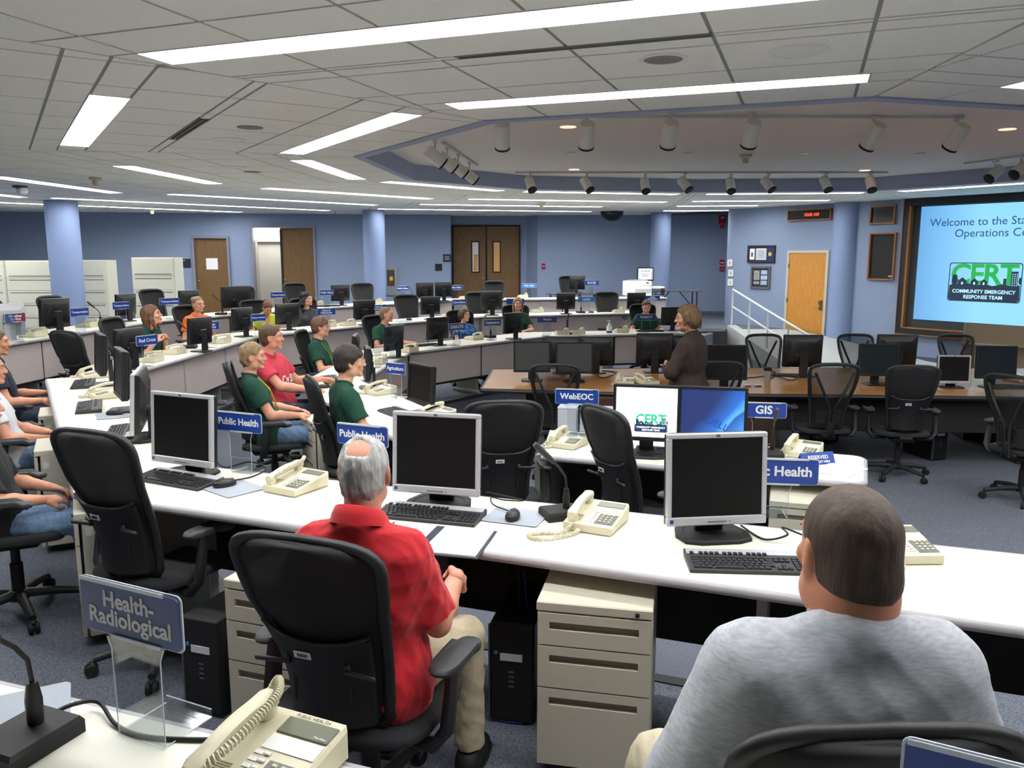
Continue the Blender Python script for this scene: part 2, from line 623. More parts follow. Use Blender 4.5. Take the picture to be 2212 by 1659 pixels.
# baseboards
mb = MB()
for s0, s1 in ((0, dA0 - .06), (dA1 + .06, dB0 - .06), (dB1 + .06, LF)):
    mb.prism([fw_pt(s0, -.012), fw_pt(s1, -.012), fw_pt(s1, 0), fw_pt(s0, 0)], Z1, Z1 + .11)
mb.prism([(0.74, 23.14), (6.0, 22.91), (6.0, 22.925), (0.74, 23.155)], Z1, Z1 + .11)
struct(mb.build('baseboard_far', M['base']))
mb = MB()
mb.prism([rw_pt(3.0, -.012), rw_pt(11.5, -.012), rw_pt(11.5, 0), rw_pt(3.0, 0)], Z4, Z4 + .11)
struct(mb.build('baseboard_right', M['base']))

# ------------------------------------------------------------------ ceiling
RV = [V2(*p, HC) for p in ((1880, 214), (1064, 263), (785, 338), (893, 387), (1130, 407), (1500, 414), (1880, 411), (2212, 388))]
RV += [(7.35, 9.35), (5.38, 6.90)]
RC = (2.8, 10.3)
NV = len(RV)
def clip(poly, p, n):              # keep the side where (x-p).n <= 0
    out = []
    for i in range(len(poly)):
        a, b = poly[i], poly[(i + 1) % len(poly)]
        da = (a[0] - p[0]) * n[0] + (a[1] - p[1]) * n[1]
        db = (b[0] - p[0]) * n[0] + (b[1] - p[1]) * n[1]
        if da <= 0:
            out.append(a)
        if (da < 0 < db) or (db < 0 < da):
            t = da / (da - db)
            out.append((a[0] + (b[0] - a[0]) * t, a[1] + (b[1] - a[1]) * t))
    return out
def area(poly):
    return abs(sum(poly[i][0] * poly[(i + 1) % len(poly)][1] - poly[(i + 1) % len(poly)][0] * poly[i][1] for i in range(len(poly)))) / 2
def inset(poly, g):
    n = len(poly)
    s = sum(poly[i][0] * poly[(i + 1) % n][1] - poly[(i + 1) % n][0] * poly[i][1] for i in range(n))
    if s < 0:
        poly = poly[::-1]
    out = poly[:]
    for i in range(n):
        a, b = poly[i], poly[(i + 1) % n]
        l = math.hypot(b[0] - a[0], b[1] - a[1])
        if l < 1e-5:
            continue
        nn = ((b[1] - a[1]) / l, -(b[0] - a[0]) / l)
        out = clip(out, (a[0] - nn[0] * g, a[1] - nn[1] * g), nn)
        if len(out) < 3:
            return []
    return out
ROOMCLIP = [((-13.6, 0), (-1, 0)), ((13, 0), (1, 0)), ((0, -4.2), (0, -1)), ((0, 24), (0, 1)), (tuple(RW0 + RWN * .3), tuple(RWN))]
# fluorescent strips and slots per sector: (u0, u1, v0, v1) along and across the sector
LIGHTS = {0: [(0.06, 2.96, .65, .91), (-1.2, 3.95, 2.60, 2.87), (-2.0, 4.6, 4.55, 4.82)],
          1: [(0.02, 3.04, .65, .91), (0.5, 3.6, 2.74, 3.0), (-1.0, 3.9, 4.7, 4.97)],
          2: [(0.28, 2.72, .70, .96), (0.7, 3.3, 3.15, 3.42), (1.9, 5.3, 5.75, 6.05), (2.6, 7.4, 8.2, 8.48), (3.4, 9.0, 10.3, 10.58)],
          3: [(-0.05, 2.42, .50, .76), (-0.74, 3.03, 2.9, 3.2), (-1.3, 3.43, 5.35, 5.65), (-2.5, 4.4, 8.0, 8.28), (-4.0, 2.6, 10.3, 10.58)],
          4: [(0.18, 3.08, .50, .76), (-0.45, 3.76, 2.6, 2.87), (-1.2, 3.0, 4.5, 4.78), (-2.0, 3.4, 6.5, 6.78)],
          5: [(0.29, 3.05, .45, .71), (0.26, 3.0, 2.45, 2.72), (0.1, 1.9, 4.1, 4.38), (-.3, 1.6, 6.1, 6.38)],
          6: [(0.2, 2.4, .5, .77)], 7: [(0.2, 2.8, .6, .87)], 8: [(.2, 2.7, .6, .87)],
          9: [(-.1, 2.35, .60, .87), (-1.0, 3.4, 2.6, 2.87), (-1.6, 4.0, 4.55, 4.82)]}
SLOTS = {0: [(0.88, 2.31, 2.13, 2.19)], 1: [(1.15, 2.6, 2.05, 2.14)]}
tiles = []
back = MB()
SECT = []
for i in range(NV):
    a, b = Vector(RV[i]), Vector(RV[(i + 1) % NV])
    d = (b - a).normalized()
    n = Vector((-d.y, d.x))
    if n.dot(a - Vector(RC)) < 0:
        n = -n
    SECT.append((a, b, d, n))
def seam(i):
    a = Vector(RV[i])
    return (a - Vector(RC)).normalized()
for i in range(NV):
    a, b, d, n = SECT[i]
    s0, s1 = seam(i), seam((i + 1) % NV)
    sec = [tuple(a), tuple(b), tuple(b + s1 * 26), tuple(a + s0 * 26)]
    for p, nn in ROOMCLIP:
        sec = clip(sec, p, nn)
        if len(sec) < 3:
            break
    if len(sec) < 3:
        continue
    rows = {0.1}
    base = LIGHTS[i][0][2] if LIGHTS.get(i) else .65
    vmax = max((p[0] - a.x) * n.x + (p[1] - a.y) * n.y for p in sec)
    us = [(p[0] - a.x) * d.x + (p[1] - a.y) * d.y for p in sec]
    k = 0
    while base + .65 * k < vmax + .65:
        rows.add(round(base + .65 * k, 3))
        k += 1
    for (u0, u1, v0, v1) in LIGHTS.get(i, []):
        near = min(rows, key=lambda r: abs(r - v0))
        if near > .2 and abs(near - v0) < .32:
            rows.discard(near)
        rows.add(v0)
        rows.add(v1)
    for (u0, u1, v0, v1) in SLOTS.get(i, []):
        rows.add(v0)
        rows.add(v1)
        for r in list(rows):
            if v0 - .16 < r < v0 - .001 or v1 + .001 < r < v1 + .16:
                rows.discard(r)
    rows = sorted(rows)
    cols = [0.11 + .77 * k for k in range(int(math.floor((min(us) - .11) / .77)), int(math.ceil((max(us) - .11) / .77)) + 1)]
    holes = LIGHTS.get(i, []) + SLOTS.get(i, [])
    for r0, r1 in zip(rows[:-1], rows[1:]):
        cs = set(cols)
        for (u0, u1, v0, v1) in holes:
            if abs(v0 - r0) < .002:
                cs = {c for c in cs if not (u0 - .2 < c < u1 + .2)} | {u0, u1}
        cs = sorted(cs)
        for c0, c1 in zip(cs[:-1], cs[1:]):
            um, vm = (c0 + c1) / 2, (r0 + r1) / 2
            if any(u0 < um < u1 and v0 < vm < v1 for (u0, u1, v0, v1) in holes):
                continue
            cell = [tuple(a + d * u + n * v) for u, v in ((c0, r0), (c1, r0), (c1, r1), (c0, r1))]
            pc = cell
            for j in range(len(sec)):
                p0, p1 = sec[j], sec[(j + 1) % len(sec)]
                l = math.hypot(p1[0] - p0[0], p1[1] - p0[1])
                if l < 1e-6:
                    continue
                nn = ((p1[1] - p0[1]) / l, -(p1[0] - p0[0]) / l)
                cx = sum(p[0] for p in sec) / len(sec)
                cy = sum(p[1] for p in sec) / len(sec)
                if (cx - p0[0]) * nn[0] + (cy - p0[1]) * nn[1] > 0:
                    nn = (-nn[0], -nn[1])
                pc = clip(pc, p0, nn)
                if len(pc) < 3:
                    break
            if len(pc) < 3 or area(pc) < .004:
                continue
            back.prism(pc, HC + .008, HC + .02)
            tp = inset(pc, .011)
            if len(tp) >= 3 and area(tp) > .003:
                cx = sum(p[0] for p in tp) / len(tp)
                cy = sum(p[1] for p in tp) / len(tp)
                tiles.append((math.hypot(cx, cy) + (50 if cy < 0.5 else 0) + (6 if abs(cx) > cy * .8 else 0), tp))
ceiling = struct(back.build('ceiling', M['grid']))
tiles.sort(key=lambda t: t[0])
for _, tp in tiles[:296]:
    MB().prism(tp, HC, HC + .012).build('tile', M['ceil'], ceiling)
mb = MB()
for _, tp in tiles[296:]:
    mb.prism(tp, HC, HC + .012)
tag(mb.build('tiles', M['ceil'], ceiling), kind='stuff')
# painted ring around the opening, the upstand and the raised plaster ceiling
mb = MB()
inner = []
for i in range(NV):
    v = Vector(RV[i])
    inner.append(tuple(v - seam(i) * 0.02))
ringo = [tuple(Vector(RV[i]) + seam(i) * .11) for i in range(NV)]
for i in range(NV):
    j = (i + 1) % NV
    mb.prism([inner[i], inner[j], ringo[j], ringo[i]], HC - .012, HC + .02)
struct(mb.build('trim_1', M['soffit']))
mb = MB()
for i in range(NV):
    j = (i + 1) % NV
    mb.prism([inner[i], inner[j], ringo[j], ringo[i]], HC + .02, HR + .02)
struct(mb.build('trim_2', M['soffit']))
mb = MB()
mb.prism(inner, HR, HR + .05)
hi = struct(mb.build('ceiling_raised', M['plaster']))
# roof slab above everything
mb = MB()
mb.box((-.3, 10, 3.45), (27.2, 29, .1))
struct(mb.build('ceiling_slab', M['grid']))

# fluorescent fixtures: white trough, glowing lens in sections
M['lens'] = mat('fluorescent_lens', (255, 255, 255), 0.5, emit=TUBE_STRENGTH)
M['reflector'] = mat('white_reflector', (238, 238, 236), 0.35)
nth = {0: 'near', 1: 'near left', 2: 'left', 3: 'far left', 4: 'far', 5: 'far right', 6: 'screen side', 7: 'right', 8: 'lower right', 9: 'near right'}
rowname = ['innermost', 'second', 'third', 'fourth', 'outermost']
for i, ls in LIGHTS.items():
    a, b, d, n = SECT[i]
    for r, (u0, u1, v0, v1) in enumerate(ls):
        c = a + d * u0 + n * v0
        ang = math.atan2(d.y, d.x)
        flip = d.x * n.y - d.y * n.x
        t = thing('fluorescent_fixture', f'recessed fluorescent strip light, {rowname[r]} row from the cove, {nth[i]} ceiling section', 'ceiling light', (c.x, c.y, HC), ang)
        L, w = u1 - u0, (v1 - v0) * (1 if flip > 0 else -1)
        mb = MB()
        hb = .075
        for (x0, x1, y0, y1) in ((-.0, L, -.006, .0), (0, L, w, w + .006), (-.006, 0, 0, w), (L, L + .006, 0, w)):
            mb.box(((x0 + x1) / 2, (y0 + y1) / 2, hb / 2 - .004), (abs(x1 - x0), abs(y1 - y0), hb))
        mb.box((L / 2, w / 2, hb), (L, abs(w), .006))
        mb.build('housing', M['reflector'], t)
        ns = max(1, round(L / 1.22))
        for k in range(ns):
            s0, s1 = L * k / ns, L * (k + 1) / ns
            MB().box(((s0 + s1) / 2, w / 2, .05), (s1 - s0 - .02, abs(w) - .03, .012)).build('lens', M['lens'], t)
for i, ls in SLOTS.items():
    a, b, d, n = SECT[i]
    for (u0, u1, v0, v1) in ls:
        c = a + d * u0 + n * v0
        t = thing('air_slot', 'black slotted air diffuser in the near ceiling' if i == 0 else 'short double slotted air diffuser in the left ceiling', 'vent', (c.x, c.y, HC), math.atan2(d.y, d.x))
        sg = 1 if d.x * n.y - d.y * n.x > 0 else -1
        L, w = u1 - u0, (v1 - v0)
        MB().box((L / 2, sg * w / 2, .03), (L, w, .01)).build('plenum', M['matte'], t)
        f = MB()
        for y in ((0, w) if i == 0 else (0, w * .5, w)):
            f.box((L / 2, sg * y, .012), (L, .008, .03))
        f.build('slot_rail', M['grid'], t)
# ================================================================ FURNITURE AND EQUIPMENT BUILDERS
R = math.radians
RZ = {'n': R(-21), 'l': R(-60), 'b': R(-96), 'a': R(-134), 'f': R(-170)}

def back_w(t):
    prof = [(0, .152), (.2, .155), (.4, .172), (.6, .198), (.8, .219), (1, .224)]
    for (a, wa), (b, wb) in zip(prof[:-1], prof[1:]):
        if a <= t <= b:
            w = wa + (wb - wa) * (t - a) / (b - a)
            break
    if t > .86:
        w *= max(0, 1 - ((t - .86) / .14) ** 3.4) ** (1 / 3.4)
    if t < .06:
        w *= max(0, 1 - ((.06 - t) / .06) ** 3) ** (1 / 3)
    return w
def back_pt(s, t, off=0.0):
    z = .47 + t * .645
    y = -.215 - .15 * t + .03 * math.sin(math.pi * min(1, t * 1.6)) + (.075 - .02 * t) * s * s - off
    return (back_w(t) * s, y, z)
BT = [0, .004, .02, .06, .13, .22, .32, .42, .54, .66, .76, .86, .895, .925, .95, .97, .985, .995, 1.0]
def back_outline(off=0.0):
    r = [back_pt(1, t, off) for t in BT]
    l = [back_pt(-1, t, off) for t in BT[::-1]]
    return r + l[1:-1]
def back_sheet(mb, t0=0.0, t1=1.0, smax=1.0, off=0.0, th=.005, top=None, ns=9):
    ts = [t for t in BT if t0 < t < t1]
    ts = [t0] + ts + [t1]
    front, rear = [], []
    for t in ts:
        rowf, rowr = [], []
        for k in range(ns):
            s = (-1 + 2 * k / (ns - 1)) * smax
            tt = t
            if top:
                tt = t0 + (t - t0) * (top(s) - t0) / (t1 - t0)
            rowf.append(back_pt(s, tt, off))
            rowr.append(back_pt(s, tt, off + th))
        front.append(rowf)
        rear.append(rowr)
    vs, fs = [], []
    n = len(ts)
    for rows in (front, rear):
        for r_ in rows:
            vs += r_
    o = n * ns
    for i in range(n - 1):
        for k in range(ns - 1):
            a = i * ns + k
            fs.append((a, a + ns, a + ns + 1, a + 1))
            fs.append((o + a, o + a + 1, o + a + ns + 1, o + a + ns))
    for i in range(n - 1):
        for k in (0, ns - 1):
            a = i * ns + k
            q = (a, o + a, o + a + ns, a + ns)
            fs.append(q if k == 0 else q[::-1])
    for k in range(ns - 1):
        fs.append((k, k + 1, o + k + 1, o + k))
        a = (n - 1) * ns + k
        fs.append((a, o + a, o + a + 1, a + 1))
    mb.add(vs, fs)

def make_chair(kind='task'):
    t = thing('office_chair', None, 'chair')
    mb = MB()
    mb.ring(back_outline(.004), .0185, 8, flat=.8)
    mb.build('back_frame', M['chairframe'], t, smooth=60)
    mb = MB()
    back_sheet(mb, .0, 1.0, 1.0, off=-.001, th=.006)
    mb.build('back_mesh', M['mesh'] if kind == 'task' else M['mesh_thin'], t, smooth=60)
    if kind == 'task':
        mb = MB()
        back_sheet(mb, .05, .56, .86, off=.016, th=.018, top=lambda s: .51 + .05 * s ** 4, ns=13)
        lp = mb.build('lumbar_pad', M['matte'], t, smooth=50)
        rim = [(*back_pt(.86 * s, .51 + .05 * s ** 4, .026),) for s in [-1 + i / 8 for i in range(17)]]
        MB().tube(rim, .0075, 6).build('pad_rim', M['chairframe'], lp, smooth=60)
        for sx in (-1, 1):
            mb = MB()
            p = Vector(back_pt(.55 * sx, .38, .034))
            mb.rbox(p + Vector((0, -.006, 0)), (.018, .016, .03), .004)
            mb.rbox(p + Vector((sx * .045, -.018, -.004)), (.10, .012, .016), .005, rz=sx * -.12)
            mb.build('lever', M['darkgrey'], lp, smooth=50)
            mb = MB()
            q = Vector(back_pt(.55 * sx, .27, .0345))
            mb.box(q, (.007, .003, .15))
            mb.build('slot', M['nosing'], lp)
        mb = MB()
        q = Vector(back_pt(-.12, .445, .0405))
        mb.box(q, (.052, .002, .024), rx=R(12))
        tg = mb.build('asset_tag', M['tag'], t)
        mb = MB()
        for k in range(9):
            mb.box(q + Vector((-.014 + k * .0035, -.0016, -.001)), (.0013 + .0008 * (k % 3 == 0), .001, .012), rx=R(12))
        mb.build('barcode', M['ink'], tg)
    else:
        mb = MB()
        for sx in (-1, 1):
            mb.tube([back_pt(.80 * sx, .88, .012), back_pt(.5 * sx, .62, .035), back_pt(.16 * sx, .36, .06), back_pt(.10 * sx, .2, .065), (.03 * sx, -.28, .42)], .013, 6, flat=1.3)
        mb.tube([(0, -.285, .56), (0, -.29, .46), (0, -.2, .40), (0, -.05, .39)], .022, 8)
        mb.build('back_yoke', M['chairframe'], t, smooth=60)
        mb = MB()
        back_sheet(mb, .10, .30, .78, off=.012, th=.014, ns=11)
        mb.build('lumbar_pad', M['matte'], t, smooth=50)
    # seat
    mb = MB()
    rings = []
    for (z, k) in ((.425, .9), (.435, .985), (.452, 1.0), (.466, .975), (.472, .90), (.470, .5)):
        ring_ = []
        for i in range(28):
            a = 2 * math.pi * i / 28
            ca, sa = math.cos(a), math.sin(a)
            x = .255 * k * math.copysign(abs(ca) ** .55, ca)
            y = .01 + .235 * k * math.copysign(abs(sa) ** .55, sa)
            dz = -.025 * max(0, (y - .12) / .12) ** 2 if k > .6 else -.012
            ring_.append((x, y, z + dz))
        rings.append(ring_)
    mb.loft(rings)
    mb.build('seat', M['seat'], t, smooth=50)
    mb = MB()
    mb.rbox((0, -.02, .395), (.22, .30, .06), .02)
    mb.rbox((0, -.20, .415), (.12, .10, .04), .012, rx=R(-15))
    mb.lathe([(.03, .12), (.03, .27), (.022, .27), (.022, .385)], n=12)
    mb.build('tilt_column', M['matte'], t, smooth=40)
    for sx in (-1, 1):
        mb = MB()
        mb.tube([(sx * .14, -.07, .395), (sx * .26, -.09, .40), (sx * .295, -.075, .45), (sx * .298, -.055, .56), (sx * .296, -.04, .645)], [.018, .02, .022, .02, .018], 8, flat=1.5)
        arm = mb.build('armrest', M['chairframe'], t, smooth=50)
        mb = MB()
        rr = []
        for (z, k) in ((.645, .75), (.650, .95), (.662, 1.0), (.672, .95), (.676, .75)):
            ring_ = []
            for i in range(20):
                a = 2 * math.pi * i / 20
                ca, sa = math.cos(a), math.sin(a)
                ring_.append((sx * .29 + .045 * k * math.copysign(abs(ca) ** .7, ca), .005 + .135 * k * math.copysign(abs(sa) ** .6, sa), z - .018 * ((math.copysign(abs(sa) ** .6, sa)) > .7)))
            rr.append(ring_)
        mb.loft(rr)
        mb.build('arm_pad', M['chairgrey'], arm, smooth=50)
    mb = MB()
    mb.lathe([(.045, .075), (.05, .09), (.045, .125), (.03, .13)], n=14)
    mb.build('hub', M['matte'], t, smooth=40)
    for k in range(5):
        a = 2 * math.pi * k / 5 + .3
        d = Vector((math.cos(a), math.sin(a), 0))
        MB().tube([d * .035 + Vector((0, 0, .105)), d * .16 + Vector((0, 0, .098)), d * .30 + Vector((0, 0, .075))], [.026, .022, .017], 8, flat=1.1).build('spoke', M['chairframe'], t, smooth=50)
        mb = MB()
        n = Vector((-d.y, d.x, 0))
        ax = Matrix((d, Vector((0, 0, 1)), n)).transposed()
        for s in (-1, 1):
            mb.lathe([(.012, -.009), (.026, -.009), (.029, -.004), (.029, .004), (.026, .009), (.012, .009)], d * .31 + n * (s * .014) + Vector((0, 0, .029)), 12, ax)
        mb.rbox(d * .305 + Vector((0, 0, .056)), (.036, .036, .022), .01, rz=a)
        mb.build('caster', M['matte'], t, smooth=40)
    return t
def chair(label, loc, rz, kind='task', group=None):
    return put('chair_' + kind, lambda: make_chair(kind), label, 'chair', loc, rz, group)

def make_monitor(kind):
    """screen looks along local -Y; origin under the base"""
    t = thing('monitor', None, 'monitor')
    w, h = {'silver': (.392, .352), 'black': (.405, .345), 'wide': (.50, .34), 'grey': (.405, .345), 'lit_white': (.405, .345), 'lit_blue': (.405, .345), 'blue_dark': (.405, .345)}.get(kind, (.405, .345))
    zb = .058 if kind == 'silver' else .10
    zc = zb + h / 2
    tilt = R(-4)
    front = M['silver'] if kind == 'silver' else M['black']
    scr = {'grey': M['screen_grey'], 'blue_dark': M['screen_blue']}.get(kind, M['screen'])
    T = Matrix.Translation((0, 0, zc)) @ Matrix.Rotation(tilt, 4, 'X')
    bz = .019
    bot = .034 if kind == 'silver' else .026
    mb = MB()
    mb.m = T
    mb.rbox((0, -.012, h / 2 - bz / 2), (w, .026, bz), .004)
    mb.rbox((0, -.012, -h / 2 + bot / 2), (w, .026, bot), .004)
    for s in (-1, 1):
        mb.rbox((s * (w / 2 - bz / 2), -.012, (bot - bz) / 2), (bz, .026, h - bz - bot + .004), .004)
    bezel = mb.build('bezel', front, t, smooth=30)
    sw, sh = w - 2 * bz, h - bz - bot
    sc_ = MB()
    sc_.m = T
    sc_.box((0, -.013, (bot - bz) / 2), (sw, .012, sh))
    sobj = sc_.build('screen', scr, t)
    t['sw'], t['sh'], t['scz'] = sw, sh, zc
    if kind in ('silver',):
        d = MB()
        d.m = T
        d.box((-.0, -.0255, -h / 2 + .014), (.075, .002, .004))
        d.box((.05, -.0255, -h / 2 + .014), (.004, .002, .004))
        d.build('buttons', M['midgrey'], bezel)
        d = MB()
        d.m = T
        d.rbox((-w / 2 + .018, -.0255, -h / 2 + .018), (.014, .002, .014), .001)
        d.build('sticker', M['sign'], bezel)
        d = MB()
        d.m = T
        d.rbox((0, -.0255, h / 2 - .009), (.016, .002, .010), .002)
        d.build('badge', M['midgrey'], bezel)
    # rear shell
    mb = MB()
    mb.m = T
    rings = []
    for (y, k, kz) in ((.0, 1.0, 1.0), (.016, 1.0, 1.0), (.026, .96, .95), (.044, .72, .66), (.05, .66, .6)):
        a, b_ = w / 2 * k, h / 2 * kz
        rings.append([(-a, y, -b_ + .004), (-a + .012, y, -b_), (a - .012, y, -b_), (a, y, -b_ + .004), (a, y, b_ - .006), (a - .012, y, b_), (-a + .012, y, b_), (-a, y, b_ - .006)])
    mb.loft(rings)
    sh_ = mb.build('rear_shell', M['black'] if kind != 'wide' else M['matte'], t, smooth=30)
    mb = MB()
    mb.m = T
    for k in range(5):
        mb.box((0, .0515, .02 + k * .012), (.12, .002, .004))
    mb.build('vent', M['nosing'], sh_)
    mb = MB()
    mb.m = T
    mb.box((.04, .0515, -.035), (.05, .002, .022))
    mb.build('label_plate', M['midgrey'] if kind != 'wide' else M['silver'], sh_)
    # stand
    if kind == 'silver':
        mb = MB()
        mb.loft([[(x * .055, .045 + .02 * k, z) for x, k in ((-1, 0), (1, 0), (1, 1), (-1, 1))] for z in (.012, .16)])
        mb.rbox((0, .055, .17), (.12, .03, .06), .01)
        mb.build('stand', M['matte'], t, smooth=30)
        mb = MB()
        pl = [(-.13, -.075), (-.075, -.10), (.075, -.10), (.13, -.075), (.145, .0), (.12, .09), (.07, .12), (-.07, .12), (-.12, .09), (-.145, .0)]
        mb.loft([[(x * k, y * k + .01, z) for x, y in pl] for z, k in ((0, 1), (.012, 1), (.017, .95), (.0165, .80), (.012, .76))])
        mb.build('stand_base', M['matte'], t, smooth=30)
    else:
        mb = MB()
        mb.loft([[(x * .042, .055 + .03 * k, z) for x, k in ((-1, 0), (1, 0), (1, 1), (-1, 1))] for z in (.014, .22)])
        mb.rbox((0, .058, .24), (.11, .02, .10), .006)
        mb.build('stand', M['black'], t, smooth=30)
        mb = MB()
        pl = [(-.115, -.09), (-.06, -.11), (.06, -.11), (.115, -.09), (.12, .07), (.08, .105), (-.08, .105), (-.12, .07)]
        mb.loft([[(x * k, y * k + .02, z) for x, y in pl] for z, k in ((0, 1), (.010, 1), (.016, .93))])
        mb.build('stand_base', M['black'], t, smooth=30)
    return t
def monitor(label, loc, rz, kind='black', group=None, scale=None):
    return put('monitor_' + kind, lambda: make_monitor(kind), label, 'monitor', loc, rz, group, scale)

def make_phone(cord='tucked'):
    """user side at local -Y; handset on the left"""
    t = thing('desk_phone', None, 'telephone')
    W, Dp = .205, .225
    def top(y):                                 # slanted top
        return .034 + (.07 - .034) * (y + Dp / 2) / Dp
    mb = MB()
    def sect(x, ins):
        y0, y1 = -Dp / 2 + ins, Dp / 2 - ins
        return [(x, y0, .004 + ins), (x, y1, .004 + ins), (x, y1, top(y1) - ins * 1.2), (x, y0, top(y0) - ins * 1.2)]
    mb.loft([sect(-W / 2, .006), sect(-W / 2 + .006, 0), sect(W / 2 - .006, 0), sect(W / 2, .006)])
    body = mb.build('body', M['phone'], t, smooth=25)
    sl = math.atan2(.036, Dp)
    def on(x, y, dz=0.0):
        return (x, y, top(y) + dz)
    mb = MB()
    mb.box((0, 0, .004), (W * .92, Dp * .92, .008))
    mb.build('foot', M['phone2'], t)
    mb = MB()
    mb.rbox(on(.038, .076, .0015), (.112, .042, .004), .0015, rx=sl)
    mb.build('display', M['lcd'], t)
    mb = MB()
    mb.box(on(.038, .033, .001), (.112, .036, .002), rx=sl)
    mb.build('name_card', M['card'], t)
    mb = MB()
    mb.rbox(on(.058, -.048, .001), (.074, .085, .003), .001, rx=sl)
    kp = mb.build('keypad', M['keypad'], t)
    kd = MB().rbox((0, 0, 0), (.0115, .0095, .006), .002, rx=sl).data('key', M['phone2'])
    for r_ in range(4):
        for c in range(3):
            link('key', kd, kp, on(.040 + c * .019, -.018 - r_ * .0185, .004))
    mb = MB()
    for r_ in range(6):
        mb.rbox(on(.006, .004 - r_ * .0165, .0025), (.014, .008, .004), .0015, rx=sl)
        mb.box(on(-.012, .004 - r_ * .0165, .001), (.018, .009, .002), rx=sl)
    mb.build('line_keys', M['card'], t)
    mb = MB()
    for k in range(10):
        mb.box(on(-.062, -.085 + k * .0055, .0008), (.05, .0022, .002), rx=sl)
    mb.build('speaker_grille', M['phone2'], t)
    # handset resting in its cradle
    mb = MB()
    rings = []
    for i in range(15):
        f = i / 14
        y = -.105 + .21 * f
        z = top(y) + .030 + .014 * math.sin(math.pi * f)
        e = abs(f - .5) * 2
        wid = .0175 + .006 * max(0, e - .5) * 2
        thk = .011 + .010 * max(0, (e - .62) / .38)
        if i in (0, 14):
            wid *= .75
            thk *= .7
        rings.append([(-.067 + wid * math.copysign(abs(math.cos(a)) ** .6, math.cos(a)), y, z - thk * .35 + thk * math.copysign(abs(math.sin(a)) ** .6, math.sin(a))) for a in [2 * math.pi * k / 12 for k in range(12)]])
    mb.loft(rings)
    for s in (-1, 1):
        y = s * .086
        mb.lathe([(.021, -.006), (.022, .006), (.02, .018)], (-.067, y, top(y) + .004), 14)
    mb.build('handset', M['phone'], t, smooth=45)
    # coiled cord
    if cord == 'loop':
        base = [(-.062, -.115, .03), (-.075, -.15, .008), (-.115, -.185, .007), (-.16, -.21, .007), (-.185, -.245, .007), (-.15, -.275, .007), (-.10, -.25, .007), (-.06, -.20, .007), (-.035, -.15, .007), (-.03, -.118, .012)]
    elif cord == 'over':
        base = [(-.062, -.105, .06), (-.036, -.05, .085), (-.030, .02, .102), (-.034, .08, .116), (-.060, .118, .118), (-.085, .135, .10), (-.11, .11, .04), (-.115, .05, .012), (-.112, -.02, .010)]
    else:
        base = [(-.075, -.105, .06), (-.115, -.13, .012), (-.13, -.155, .009), (-.105, -.17, .009), (-.07, -.155, .009), (-.06, -.12, .012)]
    def crv(f):
        n = len(base) - 1
        x = f * n
        i = min(int(x), n - 1)
        u = x - i
        p = [Vector(base[max(0, min(n, i + k))]) for k in (-1, 0, 1, 2)]
        return .5 * ((2 * p[1]) + (p[2] - p[0]) * u + (2 * p[0] - 5 * p[1] + 4 * p[2] - p[3]) * u * u + (3 * p[1] - p[0] - 3 * p[2] + p[3]) * u ** 3)
    Lc = sum((crv((i + 1) / 60) - crv(i / 60)).length for i in range(60))
    turns = int(Lc / .0068)
    pts = []
    rad = .0072
    for i in range(turns * 7 + 1):
        f = i / (turns * 7)
        c = crv(f)
        d = (crv(min(1, f + .01)) - crv(max(0, f - .01))).normalized()
        x = d.cross(Vector((0, 0, 1)))
        x = x.normalized() if x.length > 1e-4 else Vector((1, 0, 0))
        y = x.cross(d)
        a = 2 * math.pi * i / 7
        pts.append(c + x * math.cos(a) * rad + y * math.sin(a) * rad)
    MB().tube(pts, .0025, 5, caps=False).build('coiled_cord', M['phone'], t, smooth=60)
    return t
def phone(label, loc, rz, cord='tucked', group=None, scale=None):
    return put('phone_' + cord, lambda: make_phone(cord), label, 'telephone', loc, rz, group, scale)

